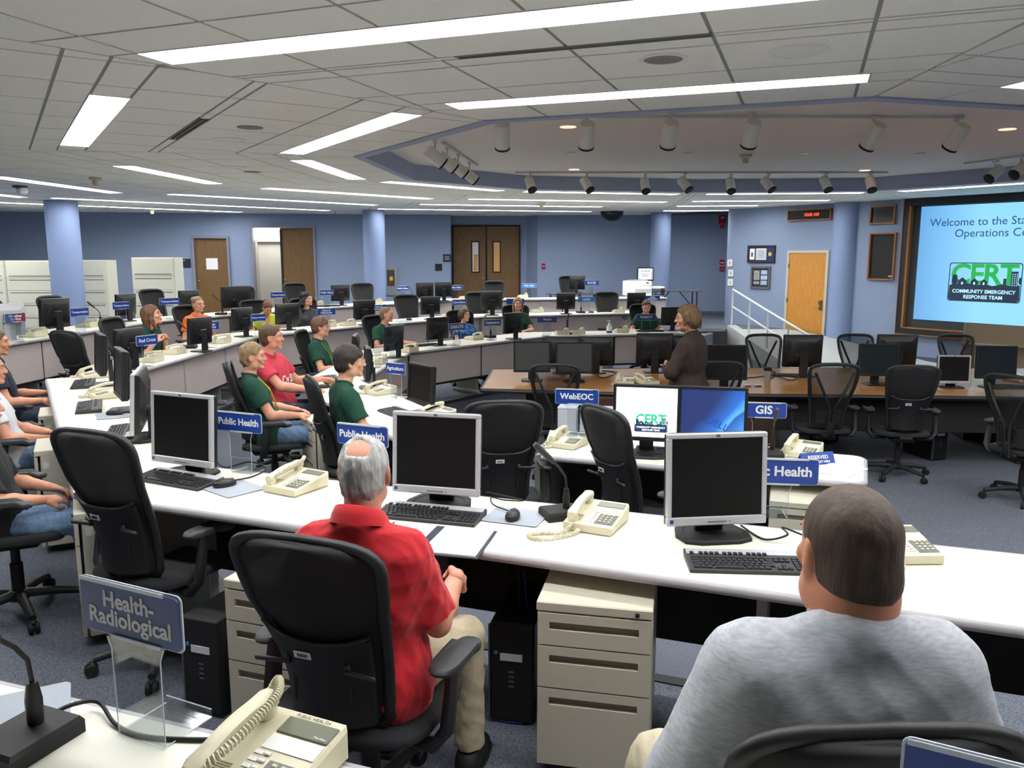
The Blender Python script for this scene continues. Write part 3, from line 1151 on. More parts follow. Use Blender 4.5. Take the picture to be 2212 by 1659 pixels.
def make_keyboard(fine, silver=True):
    t = thing('keyboard', None, 'keyboard')
    W, Dp = .44, .165
    mb = MB()
    mb.loft([[(-W / 2 * k, -Dp / 2 * k2, z), (W / 2 * k, -Dp / 2 * k2, z), (W / 2 * k, Dp / 2 * k2, z2), (-W / 2 * k, Dp / 2 * k2, z2)] for k, k2, z, z2 in ((.99, .98, .0, .0), (1, 1, .006, .010), (1, 1, .012, .024), (.985, .965, .0155, .0285))])
    body = mb.build('case', M['darkgrey'], t, smooth=25)
    sl = math.atan2(.0125, Dp)
    def zt(y):
        return .0145 + (.0275 - .0145) * (y + Dp / 2) / Dp
    if silver:
        MB().box((0, .058, zt(.058) + .0012), (W - .012, .042, .003), rx=sl).build('silver_strip', M['silver'], t)
    cells = []
    u = .0187
    x0 = -W / 2 + .014
    y0 = -.066
    rowsdef = [[1.3, 1, 1.3, 5.9, 1.3, 1, 1, 1.3], [2.2] + [1] * 10 + [2.9], [1.7] + [1] * 11 + [2.4], [1.5] + [1] * 12 + [1.6], [1] * 13 + [2.1]]
    for r_, ws in enumerate(rowsdef):
        x = x0
        for w_ in ws:
            cells.append((x + w_ * u / 2, y0 + r_ * u, w_ * u - .0022))
            x += w_ * u
    for c in range(3):
        cells.append((x0 + (15.6 + c) * u, y0, u - .0022))
        for r_ in (3, 4):
            cells.append((x0 + (15.6 + c) * u, y0 + r_ * u, u - .0022))
    cells.append((x0 + 16.6 * u, y0 + u, u - .0022))
    for c in range(4):
        for r_ in range(5):
            cells.append((x0 + (18.95 + c) * u, y0 + r_ * u, u - .0022))
    for k in range(13):
        cells.append((x0 + (.5 + k * 1.0 + (.7 if k > 0 else 0) + (.45 if k > 4 else 0) + (.45 if k > 8 else 0)) * u, y0 + 5.75 * u, u - .003))
    if fine:
        cache = {}
        for (x, y, w_) in cells:
            k = round(w_, 4)
            if k not in cache:
                cache[k] = MB().loft([[(-w_ / 2 * a, -.0084 * a, z), (w_ / 2 * a, -.0084 * a, z), (w_ / 2 * a, .0084 * a, z), (-w_ / 2 * a, .0084 * a, z)] for a, z in ((1, 0), (.82, .0065))]).data('key', M['key'])
            o = link('key', cache[k], t, (x, y, zt(y)))
            o.rotation_euler = (sl, 0, 0)
    else:
        mb = MB()
        for (x, y, w_) in cells:
            mb.m = Matrix.Translation((x, y, zt(y))) @ Matrix.Rotation(sl, 4, 'X')
            mb.loft([[(-w_ / 2 * a, -.0084 * a, z), (w_ / 2 * a, -.0084 * a, z), (w_ / 2 * a, .0084 * a, z), (-w_ / 2 * a, .0084 * a, z)] for a, z in ((1, 0), (.82, .0065))])
        tag(mb.build('keys', M['key'], t), kind='stuff')
    return t
def keyboard(label, loc, rz, fine=False, silver=True, group=None):
    return put(f'keyboard_{fine}_{silver}', lambda: make_keyboard(fine, silver), label, 'keyboard', loc, rz, group)

def make_mouse():
    t = thing('computer_mouse', None, 'mouse')
    mb = MB()
    rings = []
    for z, k in ((.0, .9), (.006, 1.0), (.016, 1.0), (.026, .86), (.033, .6), (.0355, .25)):
        rings.append([(.030 * k * math.cos(a) * (1 - .12 * math.sin(a)), .056 * k * math.sin(a) - .006 * (1 - k), z) for a in [2 * math.pi * i / 20 for i in range(20)]])
    mb.loft(rings)
    mb.build('shell', M['black'], t, smooth=60)
    MB().rbox((0, .034, .030), (.007, .016, .008), .003).build('scroll_wheel', M['darkgrey'], t)
    return t
def mouse(label, loc, rz, group=None):
    return put('mouse', make_mouse, label, 'mouse', loc, rz, group)
def make_pad():
    mb = MB()
    pl = []
    for cx, cy, a0 in ((.105, .085, 0), (-.105, .085, 90), (-.105, -.085, 180), (.105, -.085, 270)):
        for k in range(5):
            a = R(a0 + k * 22.5)
            pl.append((cx + .015 * math.cos(a), cy + .015 * math.sin(a)))
    t = thing('mouse_pad', None, 'mouse pad')
    mb.prism(pl, .0, .0025)
    mb.build('rubber_base', M['black'], t)
    mb = MB()
    mb.prism(pl, .0025, .0045)
    mb.build('cloth_top', mat('mouse_pad_grey', (158, 166, 176), .8, noise=.05, nscale=300), t)
    return t
def mouse_pad(label, loc, rz, group=None):
    return put('mouse_pad', make_pad, label, 'mouse pad', loc, rz, group)

def rrect(w, h, r, n=4):
    pl = []
    for cx, cy, a0 in ((w / 2 - r, h / 2 - r, 0), (-w / 2 + r, h / 2 - r, 90), (-w / 2 + r, -h / 2 + r, 180), (w / 2 - r, -h / 2 + r, 270)):
        for k in range(n + 1):
            a = R(a0 + k * 90 / n)
            pl.append((cx + r * math.cos(a), cy + r * math.sin(a)))
    return pl
FX = Matrix.Rotation(math.pi / 2, 4, 'X')      # xy drawing -> upright, front to -Y
def desk_sign(words_, label, loc, rz, color='sign', w=.27, h=.092, zc=.262, size=None, textmat='signtext', group=None, both=False):
    """name plate in a clear holder; front to local -Y"""
    t = thing('desk_sign', label, 'sign', loc, rz, group)
    mb = MB()
    mb.m = Matrix.Translation((0, 0, zc)) @ FX
    mb.prism(rrect(w, h, .010), -.002, .002)
    pl = mb.build('plate', M[color], t)
    mb = MB()
    mb.m = Matrix.Translation((0, 0, zc)) @ FX
    mb.prism(rrect(w + .008, h + .008, .013), -.0052, -.0024)
    mb.build('backing', M['clear_edge'], t)
    lines = words_.split('\n')
    sz = size or (.046 if len(lines) == 1 else .040)
    if words_.strip():
        text(words_, sz, M[textmat], pl, (0, -.0028, zc), bold=.028, fit=w * .90, line=.80)
    if both:
        text(words_, sz, M[textmat], pl, (0, .0062, zc), rot=(math.pi / 2, 0, math.pi), bold=.028, fit=w * .90, line=.80)
    mb = MB()
    for s in (-1, 1):
        mb.rbox((-.015 * s, -.005, zc + s * (h / 2 + .001)), (w * (.86 if s > 0 else .5), .003, .008), .0008)
    mb.build('clip', M['clear_edge'], t)
    mb = MB()
    zb = zc - h / 2
    pts = [(-.095, zb + .01), (-.075, zb - .012), (-.064, zb - .035), (-.062, .004), (.062, .004), (.064, zb - .035), (.075, zb - .012), (.095, zb + .01)]
    mb.loft([[(x, y, z) for x, z in pts] for y in (.004, .007)], closed=True, caps=True)
    mb.rbox((0, .062, .002), (.124, .12, .003), .0008)
    mb.rbox((0, .121, .010), (.124, .003, .018), .0008)
    st = mb.build('stand', M['clear'], t)
    mb = MB()
    for s in (-1, 1):
        mb.tube([(s * .074, .0055, zb - .012), (s * .0645, .0055, zb - .035), (s * .0625, .0055, .004), (s * .0625, .12, .003)], .0014, 5)
    mb.tube([(-.062, .121, .019), (.062, .121, .019)], .0014, 5)
    mb.build('stand_edge', M['clear_edge'], st)
    return t

def make_mic(big=True):
    t = thing('microphone', None, 'microphone')
    MB().loft([[(x * k, y * k, z) for x, y in ((-.055, -.07), (.055, -.07), (.055, .07), (-.055, .07))] for z, k in ((0, 1), (.022, 1), (.03, .92))]).build('base', M['matte'], t, smooth=25)
    mb = MB()
    mb.tube([(0, .02, .03), (0, .02, .07), (0, .02, .10)], [.013, .014, .009], 10)
    mb.tube([(0, .02, .10), (0, .016, .14), (0, -.004, .17), (0, -.03, .195)], .0045, 6)
    mb.build('gooseneck', M['black'], t, smooth=50)
    MB().tube([(0, -.03, .195), (0, -.05, .213), (0, -.095, .255), (0, -.105, .265)], [.008, .011, .012, .010], 10).build('capsule', M['darkgrey'], t, smooth=50)
    return t
def microphone(label, loc, rz, group=None):
    return put('mic', make_mic, label, 'microphone', loc, rz, group)

def make_pedestal():
    """drawers to local -Y"""
    t = thing('drawer_pedestal', None, 'cabinet')
    W, Dp, H = .39, .56, .60
    z0 = .05
    mb = MB()
    mb.rbox((0, .01, z0 + H / 2), (W, Dp - .02, H), .006)
    mb.build('body', M['cabinet'], t, smooth=25)
    zs = [z0, z0 + .29, z0 + .445, z0 + .565]
    for k in range(3):
        za, zb = zs[k] + .003, zs[k + 1] - .003
        mb = MB()
        y = -Dp / 2
        hw = W / 2 - .004
        hz = zb - .045
        # front plate with a recessed pull
        mb.box((0, y - .002, (za + hz - .014) / 2), (2 * hw, .018, hz - .014 - za))
        mb.box((0, y - .002, (hz + .014 + zb) / 2), (2 * hw, .018, zb - hz - .014))
        for s in (-1, 1):
            mb.box((s * (hw - .02), y - .002, hz), (.04, .018, .0282))
        d = mb.build('drawer', M['cabinet'], t)
        MB().box((0, y + .006, hz), (2 * hw - .07, .004, .03), rx=R(12)).build('pull', M['cabslot'], d)
    mb = MB()
    mb.rbox((0, -.004, z0 + H - .016), (W + .002, Dp + .012, .034), .004)
    tp = mb.build('top', M['cabinet'], t)
    MB().lathe([(.008, 0), (.008, .006), (.004, .008)], (W / 2 - .05, -Dp / 2 - .010, z0 + H - .018), 10, Matrix.Rotation(math.pi / 2, 3, 'X')).build('lock', M['matte'], t)
    mb = MB()
    mb.box((0, .02, .035), (W - .05, Dp - .08, .03))
    for sx in (-1, 1):
        for sy in (-1, 1):
            mb.tube([(sx * .13 - .012, sy * .2, .022), (sx * .13 + .012, sy * .2, .022)], .022, 10)
    mb.build('caster_base', M['matte'], t)
    MB().box((W / 2 + .0006, -Dp / 2 + .05, z0 + H - .09), (.001, .03, .04)).build('label_sticker', M['tag'], t)
    return t
def pedestal(label, loc, rz, group=None):
    return put('pedestal', make_pedestal, label, 'cabinet', loc, rz, group)

def make_tower():
    t = thing('computer_tower', None, 'computer')
    W, Dp, H = .175, .43, .40
    MB().rbox((0, 0, H / 2 + .01), (W, Dp, H), .006).build('case', M['black'], t, smooth=25)
    mb = MB()
    mb.rbox((0, -Dp / 2 - .008, H / 2 + .01), (W - .004, .02, H - .006), .006)
    fr = mb.build('front_panel', M['matte'], t, smooth=25)
    MB().box((.0, -Dp / 2 - .019, H * .70), (W * .5, .002, .030)).build('drive_label', M['tag'], fr)
    mb = MB()
    mb.lathe([(.008, 0), (.008, .004)], (-.06, -Dp / 2 - .018, H * .74), 10, Matrix.Rotation(math.pi / 2, 3, 'X'))
    mb.build('power_button', M['sign_light'], fr)
    mb = MB()
    for k in range(4):
        mb.box((0, -Dp / 2 - .0185, H * .55 - k * .02), (.02, .002, .007))
    mb.build('ports', M['midgrey'], fr)
    MB().box((-W / 2 - .0, -Dp / 2 - .010, H / 2 + .01), (.006, .022, H - .01)).build('trim_strip', M['midgrey'], fr)
    return t
def tower(label, loc, rz, group=None):
    return put('tower', make_tower, label, 'computer', loc, rz, group)

def make_file_cabinet():
    t = thing('file_cabinet', None, 'cabinet')
    W, Dp, H = .92, .48, 1.66
    MB().box((0, 0, H / 2), (W, Dp, H)).build('body', M['cabfile'], t)
    n = 5
    hs = [.30, .30, .30, .30, .40]
    z = .05
    for k in range(n):
        h_ = hs[k]
        d = MB().rbox((0, -Dp / 2 - .009, z + h_ / 2), (W - .03, .018, h_ - .008), .004).build('drawer', M['cabfile'], t, smooth=25)
        MB().box((0, -Dp / 2 - .0185, z + (.045 if k == 4 else h_ - .05)), (W - .12, .003, .022)).build('pull', M['cabslot'], d)
        z += h_
    return t
def file_cabinet(label, loc, rz, group=None):
    return put('filecab', make_file_cabinet, label, 'cabinet', loc, rz, group)

def cable(name, label, pts, r=.004, m='matte', cat='cable', group=None):
    base = [Vector(p) for p in pts]
    n = len(base) - 1
    out = []
    for s in range(n * 8 + 1):
        x = s / 8
        i = min(int(x), n - 1)
        u = x - i
        p = [base[max(0, min(n, i + k))] for k in (-1, 0, 1, 2)]
        out.append(.5 * ((2 * p[1]) + (p[2] - p[0]) * u + (2 * p[0] - 5 * p[1] + 4 * p[2] - p[3]) * u * u + (3 * p[1] - p[0] - 3 * p[2] + p[3]) * u ** 3))
    o = MB().tube(out, r, 6).build(name, M[m], None, smooth=60)
    return tag(o, label, cat, group)
# ================================================================ DESKS
def desk(label, ia, ib, oa, ob, ztop, zf, nseg=None, legs=True, panels=True, round_end=False, group=None):
    """worktop quad: inner edge ia-ib (towards the pit), user edge oa-ob"""
    cx = (ia[0] + ib[0] + oa[0] + ob[0]) / 4
    cy = (ia[1] + ib[1] + oa[1] + ob[1]) / 4
    t = thing('console_desk', label, 'desk', (cx, cy, zf), 0, group)
    L = lambda p: (p[0] - cx, p[1] - cy)
    a, b, c, d = Vector(L(ia)), Vector(L(ib)), Vector(L(ob)), Vector(L(oa))
    zt = ztop - zf
    poly = [tuple(a), tuple(b), tuple(c), tuple(d)]
    if round_end:
        out = [tuple(a)]
        for p, q, r_ in ((a, b, c), (b, c, d)):
            u, v = (p - q).normalized(), (r_ - q).normalized()
            rad = .07
            for k in range(5):
                f = k / 4
                s = q + u * rad * (1 - f) ** 1.6 + v * rad * f ** 1.6
                out.append(tuple(s))
        out.append(tuple(d))
        poly = out
    MB().prism(poly, zt - .03, zt).build('worktop', M['top'], t)
    pts = [(p[0], p[1], zt - .0165) for p in poly]
    mb = MB()
    mb.ring(pts if round_end else [p for e in zip(pts, pts[1:] + pts[:1]) for p in (Vector(e[0]).lerp(Vector(e[1]), .004), Vector(e[0]).lerp(Vector(e[1]), .996))], .0175, 10)
    mb.build('edge_band', M['edge'], t, smooth=50)
    e = (b - a)
    Ln = e.length
    e = e.normalized()
    n = Vector((-e.y, e.x))
    if n.dot((c + d) / 2 - (a + b) / 2) < 0:
        n = -n                                   # towards the user
    ns = nseg or max(1, round(Ln / 1.35))
    if panels:
        for k in range(ns):
            p = a + e * (Ln * k / ns + .012) + n * .05
            q = a + e * (Ln * (k + 1) / ns - .012) + n * .05
            mb = MB()
            mid = (p + q) / 2
            mb.rbox((mid.x, mid.y, (zt - .045 + .27) / 2), ((q - p).length, .022, zt - .045 - .27), .008, rz=math.atan2(e.y, e.x))
            mb.build('fabric_panel', M['panel'], t)
        p, q = a + e * .02 + n * .078, b - e * .02 + n * .078
        mid = (p + q) / 2
        MB().box((mid.x, mid.y, (zt - .04 + .24) / 2), ((q - p).length, .016, zt - .04 - .24), rz=math.atan2(e.y, e.x)).build('modesty_board', M['panel_dark'], t)
    if legs:
        for k in range(ns + 1):
            p = a + e * min(max(Ln * k / ns, .10), Ln - .10) + n * .33
            mb = MB()
            ang = math.atan2(e.y, e.x)
            mb.box((p.x, p.y, .36), (.035, .40, .66), rz=ang)
            mb.rbox((p.x, p.y, .03), (.06, .54, .05), .01, rz=ang)
            mb.build('leg', M['leg'], t)
    return t

# ring 2, near side and left return
r2o = Vector((-1.99, 3.575))
r2i = Vector((-1.54, 4.03))
desk('long cream console desk with the three silver monitors on it, nearest facing row', r2i, (3.6, 2.17), r2o, (3.4, 1.48), D2, Z2, nseg=4)
desk('cream desk running away at left, keyboards and mice along its edge', (-3.56, 7.36), r2i, (-4.09, 7.04), r2o, D2, Z2, nseg=3)
# ring 3 near side
def q2(p):
    return V2(p[0], p[1], p[2])
r3 = [V2(1188, 929, D3), V2(1868, 986, D3), V2(1868, 1044, D3), V2(1171, 983, D3)]
desk('cream desk with rounded end holding the two lit monitors', r3[0], r3[1], r3[3], r3[2], D3, Z3, nseg=2, round_end=True)
# ring 3 left and far sides
I = [(-.12, 5.42), (-1.50, 7.92), (-1.30, 10.35), (.5, 12.42), (2.75, 12.93)]
O = [(-.64, 5.10), (-2.06, 7.63), (-1.94, 10.62), (.18, 13.02), (2.65, 13.54)]
nm = ['cream desk in front of the two nearest green-shirted boys', 'cream desk in front of the boy wearing a lanyard', 'cream desk where the plaid-shirted girl sits', 'cream desk with the white pump bottle on it']
for k in range(4):
    desk(nm[k], I[k], I[k + 1], O[k], O[k + 1], D3, Z3)
def offset_poly(pts, dist, away):
    out = []
    ns = []
    for a, b in zip(pts[:-1], pts[1:]):
        d = (Vector(b) - Vector(a)).normalized()
        n = Vector((-d.y, d.x))
        if n.dot(Vector(away) - Vector(a)) > 0:
            n = -n
        ns.append(n)
    for i, p in enumerate(pts):
        if i == 0:
            m_ = ns[0]
        elif i == len(pts) - 1:
            m_ = ns[-1]
        else:
            m_ = (ns[i - 1] + ns[i])
            m_ = m_ / (m_.dot(ns[i]))
        q = Vector(p) + m_ * dist
        out.append((q.x, q.y))
    return out
J = [V2(291, 803, D2), V2(562, 725, D2), V2(800, 702, D2), V2(1040, 683.5, D2), V2(1405, 675, D2)]
Jo = offset_poly(J, .64, CC)
nm = ['cream desk behind the blue Red Cross sign', 'cream desk with a blue Natural Resources sign, before the yellow-topped woman', 'cream desk with the Corrections sign', 'cream desk with the light blue HSEMD sign']
for k in range(4):
    desk(nm[k], J[k], J[k + 1], Jo[k], Jo[k + 1], D2, Z2)
K = [V2(-70, 755, D1), V2(330, 694, D1), V2(640, 668, D1), V2(980, 648, D1), V2(1441, 643, D1)]
Ko = offset_poly(K, .66, CC)
nm = ['outermost cream desk at left with the silver-backed monitor', 'outermost cream desk before the tan file cabinets', 'outermost cream desk below the open doorway', 'outermost cream desk below the double doors and printer']
for k in range(4):
    desk(nm[k], K[k], K[k + 1], Ko[k], Ko[k + 1], D1, Z1)
# ring 1, the desk the photographer stands at
desk('foreground cream desk with the PUBLIC HEALTH telephone', (-2.6, 2.17), (1.55, .70), (-2.83, 1.52), (1.32, .06), D1, Z1, nseg=3)

# conference table
tb = thing('conference_table', 'long cherry wood conference table with a black edge on the pit floor', 'table', (2.4, 9.0, Z4))
def loc_(p, o):
    return (p[0] - o[0], p[1] - o[1])
tp = [V2(1040, 840, D4), V2(1325, 848, D4), V2(2560, 862, D4), V2(2560, 797, D4), V2(1600, 795, D4), V2(1066, 798, D4)]
tp = [loc_(p, (2.4, 9.0)) for p in tp]
MB().prism(tp, .70, .742).build('tabletop', M['wood'], tb)
mb = MB()
pts = [(p[0], p[1], .722) for p in tp]
mb.ring([q for e in zip(pts, pts[1:] + pts[:1]) for q in (Vector(e[0]).lerp(Vector(e[1]), .004), Vector(e[0]).lerp(Vector(e[1]), .996))], .024, 8)
mb.build('black_edge', M['black'], tb, smooth=40)
mb = MB()
c0 = sum((Vector(p) for p in tp), Vector((0, 0))) / 6
for p, q in ((tp[0], tp[1]), (tp[1], tp[2])):
    p2, q2_ = Vector(p).lerp(c0, .14), Vector(q).lerp(c0, .14)
    d = q2_ - p2
    mb.box(((p2.x + q2_.x) / 2, (p2.y + q2_.y) / 2, .52), (d.length, .02, .34), rz=math.atan2(d.y, d.x))
mb.build('apron', M['panel_dark'], tb)
for (x, y) in ((1300, 852), (1655, 850), (2260, 852), (1250, 808), (1760, 805), (2120, 805)):
    p = V2(x, y, D4)
    MB().rbox((p[0] - 2.4, p[1] - 9.0 + (.22 if y > 830 else -.25), .35), (.34, .30, .70), .01).build('pedestal_leg', mat('dark_walnut', (74, 52, 36), .5), tb)

# ================================================================ DOORS, SCREEN, WALL PIECES
def wall_thing(name, label, cat, which, px, py, group=None):
    if which == 'far':
        s = fw_s(px, py)
        z = fw_z(px, py)
        q = fw_pt(s)
        return thing(name, label, cat, (q[0], q[1], z), math.atan2(FWD.y, FWD.x), group)
    s, z = rw(px, py)
    q = rw_pt(s)
    return thing(name, label, cat, (q[0], q[1], z), math.atan2(RWD.y, RWD.x), group)
def dims(which, x0, y0, x1, y1):
    if which == 'far':
        return abs(fw_s(x1) - fw_s(x0)), abs(fw_z((x0 + x1) / 2, y0) - fw_z((x0 + x1) / 2, y1))
    return abs(rw(x1, (y0 + y1) / 2)[0] - rw(x0, (y0 + y1) / 2)[0]), abs(rw((x0 + x1) / 2, y0)[1] - rw((x0 + x1) / 2, y1)[1])

def door(name, loc, rz, w, h, leafmat, framemat, leaves, handle_side=1, fw=.055):
    o = MB()
    for s in (-1, 1):
        o.box((s * (w / 2 - fw / 2), .03, h / 2), (fw, .22, h))
    o.box((0, .03, h - fw / 2), (w - 2 * fw, .22, fw))
    d = o.build(name, M[framemat], None, loc=loc, rz=rz)
    struct(d)
    iw = w - 2 * fw
    for (x0, x1) in leaves:
        lf = MB().box(((x0 + x1) / 2 * iw - iw / 2 * 0, .04, (h - fw) / 2), ((x1 - x0) * iw - .006, .045, h - fw - .01)).build('leaf', M[leafmat], d)
        yield d, lf, x0 * iw, x1 * iw
def knob(lf, x, z, y=.0):
    mb = MB()
    mb.lathe([(.026, 0), (.026, .008), (.010, .012), (.010, .04), (.026, .05), (.026, .066), (.014, .074)], (x, y, z), 12, Matrix.Rotation(math.pi / 2, 3, 'X'))
    mb.build('handle', M['brass'], lf, smooth=40)
ang = math.atan2(FWD.y, FWD.x)
# door 1: closed, with a sheet of paper
q = fw_pt((dA0 + dA1) / 2)
for d, lf, x0, x1 in door('door_1', (q[0], q[1], 0), ang, dA1 - dA0 - .004, dAz - .004, 'door', 'frame_grey', [(-.5, .5)]):
    knob(lf, x0 + .07, .98, .018)
    MB().box((.0, .016, fw_z(455, 570)), (.30, .002, .30)).build('paper_notice', M['paper'], lf)
# door 2: wide frame, left half open to the corridor
q = fw_pt((dB0 + dB1) / 2)
wB = dB1 - dB0
xs = (fw_s(607) - (dB0 + dB1) / 2) / (wB - .11)
for d, lf, x0, x1 in door('door_2', (q[0], q[1], 0), ang, wB - .004, dBz - .004, 'door', 'frame_grey', [(xs, .5)]):
    knob(lf, x0 + .09, 1.0, .018)
    MB().box((x0 + .02, .02, dBz / 2 - .05), (.05, .06, dBz - .12)).build('meeting_edge', M['matte'], lf)
# cream door at the back of the corridor
q = fw_pt(fw_s(577), 1.3)
for d, lf, x0, x1 in door('door_3', (q[0], q[1] - .06, 0), ang, .95, 2.12, 'white', 'frame_cream', [(-.5, .5)], fw=.07):
    lf.data.materials[0] = mat('cream_door', (222, 216, 200), .5)
# door 4: the double doors in the alcove
wD = dd1.x - dd0.x
for d, lf, x0, x1 in door('door_4', ((dd0.x + dd1.x) / 2, 23.75, 0), 0, wD - .004, ddz - .004, 'door', 'panel_dark', [(-.5, -.012), (.012, .5)], fw=.03):
    xc = (x0 + x1) / 2 + (.10 if x0 < -.1 else -.30)
    z0, z1 = PW(1050, 588, AL, AR).z, PW(1050, 522, AL, AR).z
    px = [PW(1027, 560, AL, AR).x, PW(1073, 560, AL, AR).x][0 if x0 < -.1 else 1] - (dd0.x + dd1.x) / 2
    mb = MB()
    for s in (-1, 1):
        mb.box((px + s * .105, .012, (z0 + z1) / 2), (.035, .02, z1 - z0 + .04))
        mb.box((px, .012, (z0 + z1) / 2 + s * (z1 - z0) / 2), (.21, .02, .04))
    vf = mb.build('vision_frame', M['matte'], lf)
    MB().box((px, .014, (z0 + z1) / 2), (.18, .008, z1 - z0)).build('pane', mat('glowing_pane_left', (176, 172, 176), .3, emit=.22) if x0 < -.1 else mat('glowing_pane_right', (186, 140, 84), .3, emit=.22), vf)  # light beyond the doors is put into the panes as a weak glow
    if x0 < -.1:
        MB().box((px + .01, .009, z0 + .28), (.12, .002, .46)).build('orange_poster', mat('orange_poster', (214, 140, 52), .6, rgb2=(230, 190, 130), nscale=6), vf)
    knob(lf, (x1 - .08) if x0 < -.1 else (x0 + .08), 1.0, .018)
# door 5: light oak door in the ramp wall
s0, zt_ = rw(1703, 541)
s1, _ = rw(1793, 541)
sd0 = rw(1749, 700)[0]
q = rw_pt((s0 + s1) / 2)
ra = math.atan2(RWD.y, RWD.x)
wR = s1 - s0
mb = MB()
hR = zt_ - Z4
for s in (-1, 1):
    mb.box((s * (wR / 2 - .03), -.015, hR / 2), (.06, .05, hR))
mb.box((0, -.015, hR - .03), (wR - .12, .05, .06))
d5 = struct(mb.build('door_5', M['frame_cream'], None, loc=(q[0], q[1], Z4), rz=ra))
lf = MB().box((0, -.008, (hR - .06) / 2), (wR - .125, .03, hR - .07)).build('leaf', M['door_lit'], d5)
zh = rw(1775, 663)[1] - Z4
mb = MB()
mb.rbox((wR / 2 - .13, -.035, zh + .04), (.07, .03, .22), .008)
mb.rbox((wR / 2 - .15, -.055, zh + .10), (.05, .03, .075), .006)
mb.tube([(wR / 2 - .13, -.05, zh - .02), (wR / 2 - .13, -.09, zh - .02), (wR / 2 - .25, -.095, zh - .015)], .011, 8)
mb.build('keypad_handle', M['brass'], lf, smooth=30)
for z_ in (.35, 1.1, hR - .35):
    MB().box((-wR / 2 + .055, -.03, z_), (.03, .02, .11)).build('hinge', M['red'] if False else M['brass'], d5)

# clock sign over the door
w_, h_ = dims('right', 1704, 452, 1798, 476)
t = wall_thing('clock_display', 'black LED clock reading 10:00 AM above the light oak door', 'clock', 'right', 1751, 464)
MB().box((0, -.03, 0), (w_ - .04, .05, h_ - .04)).build('case', M['matte'], t)
mb = MB()
for s in (-1, 1):
    mb.box((s * (w_ / 2 - .012), -.04, 0), (.024, .08, h_))
    mb.box((0, -.04, s * (h_ / 2 - .012)), (w_ - .048, .08, .024))
mb.build('frame', M['wood_trim'], t)
M['led'] = mat('led_red', (255, 60, 26), .5, emit=2.2)
text('10:00 AM', h_ * .40, M['led'], t, (.06, -.0575, 0), bold=.012)
# two recessed panes in wood frames
for (x0, y0, x1, y1, lb, nmn) in ((1881, 444, 1936, 484, 'small dark glass pane in a wood frame beside the projection screen', 'control_window'), (1878, 503, 1935, 605, 'tall black speaker cloth panel in a wood frame beside the projection screen', 'speaker_panel')):
    w_, h_ = dims('right', x0, y0, x1, y1)
    t = wall_thing(nmn, lb, 'panel', 'right', (x0 + x1) / 2, (y0 + y1) / 2)
    MB().box((0, -.006, 0), (w_ - .05, .01, h_ - .05)).build('pane' if nmn == 'control_window' else 'cloth', mat('dark_glass', (34, 36, 40), .08) if nmn == 'control_window' else M['matte'], t)
    mb = MB()
    for s in (-1, 1):
        mb.box((s * (w_ / 2 - .015), -.03, 0), (.03, .06, h_))
        mb.box((0, -.03, s * (h_ / 2 - .015)), (w_ - .06, .06, .03))
    mb.build('frame', M['wood_trim'], t)
    if nmn == 'speaker_panel':
        MB().box((w_ / 2 - .09, -.013, -h_ / 2 + .08), (.08, .004, .03)).build('maker_plate', M['silver'], t)
# framed certificates
w_, h_ = dims('right', 1616, 530, 1675, 568)
t = wall_thing('framed_certificate', 'dark framed certificate with blue mat and gold seal, upper of two on the wall', 'picture', 'right', 1645.5, 549)
MB().box((0, -.012, 0), (w_ - .02, .02, h_ - .02)).build('mat_board', mat('navy_mat', (38, 50, 96), .7), t)
mb = MB()
for s in (-1, 1):
    mb.box((s * (w_ / 2 - .02), -.02, 0), (.04, .04, h_))
    mb.box((0, -.02, s * (h_ / 2 - .02)), (w_ - .08, .04, .04))
mb.build('frame', mat('dark_frame', (42, 30, 34), .4), t)
MB().box((-w_ * .33, -.024, 0), (w_ * .18, .003, h_ * .62)).build('photo_print', M['paper'], t)
MB().box((-w_ * .33, -.027, -.01), (w_ * .07, .003, h_ * .25)).build('portrait', mat('portrait_tone', (120, 80, 84), .7), t)
MB().box((-.0, -.024, 0), (w_ * .38, .003, h_ * .66)).build('certificate', mat('certificate_paper', (208, 214, 214), .7), t)
mb = MB()
for k in range(5):
    mb.box((0, -.027, h_ * (.18 - .09 * k)), (w_ * (.25 - .03 * (k % 2)), .002, h_ * .022))
mb.build('print_lines', M['midgrey'], t)
MB().lathe([(h_ * .12, 0), (h_ * .12, .004)], (w_ * .32, -.02, 0), 14, Matrix.Rotation(math.pi / 2, 3, 'X')).build('gold_seal', mat('gold_seal', (204, 186, 90), .4), t)
w_, h_ = dims('right', 1623, 575, 1665, 624)
t = wall_thing('framed_photos', 'grey framed group of small photographs, lower of two on the wall', 'picture', 'right', 1644, 599.5)
MB().box((0, -.012, 0), (w_ - .02, .02, h_ - .02)).build('mat_board', mat('black_mat', (34, 36, 40), .7), t)
mb = MB()
for s in (-1, 1):
    mb.box((s * (w_ / 2 - .025), -.02, 0), (.05, .04, h_))
    mb.box((0, -.02, s * (h_ / 2 - .025)), (w_ - .1, .04, .05))
mb.build('frame', mat('pewter_frame', (96, 98, 100), .4), t)
for k in range(3):
    MB().box((w_ * .18, -.024, h_ * (.23 - .23 * k)), (w_ * .33, .003, h_ * .19)).build('photo_print', mat('sky_photo', (120, 160, 208), .6, rgb2=(200, 214, 226), nscale=8), t)
MB().box((-w_ * .2, -.024, h_ * .10), (w_ * .30, .003, h_ * .42)).build('text_print', mat('text_print', (206, 208, 206), .7, rgb2=(60, 60, 60), nscale=40), t)
MB().box((-w_ * .2, -.024, -h_ * .23), (w_ * .30, .003, h_ * .13)).build('text_print', MATS['text_print'], t)

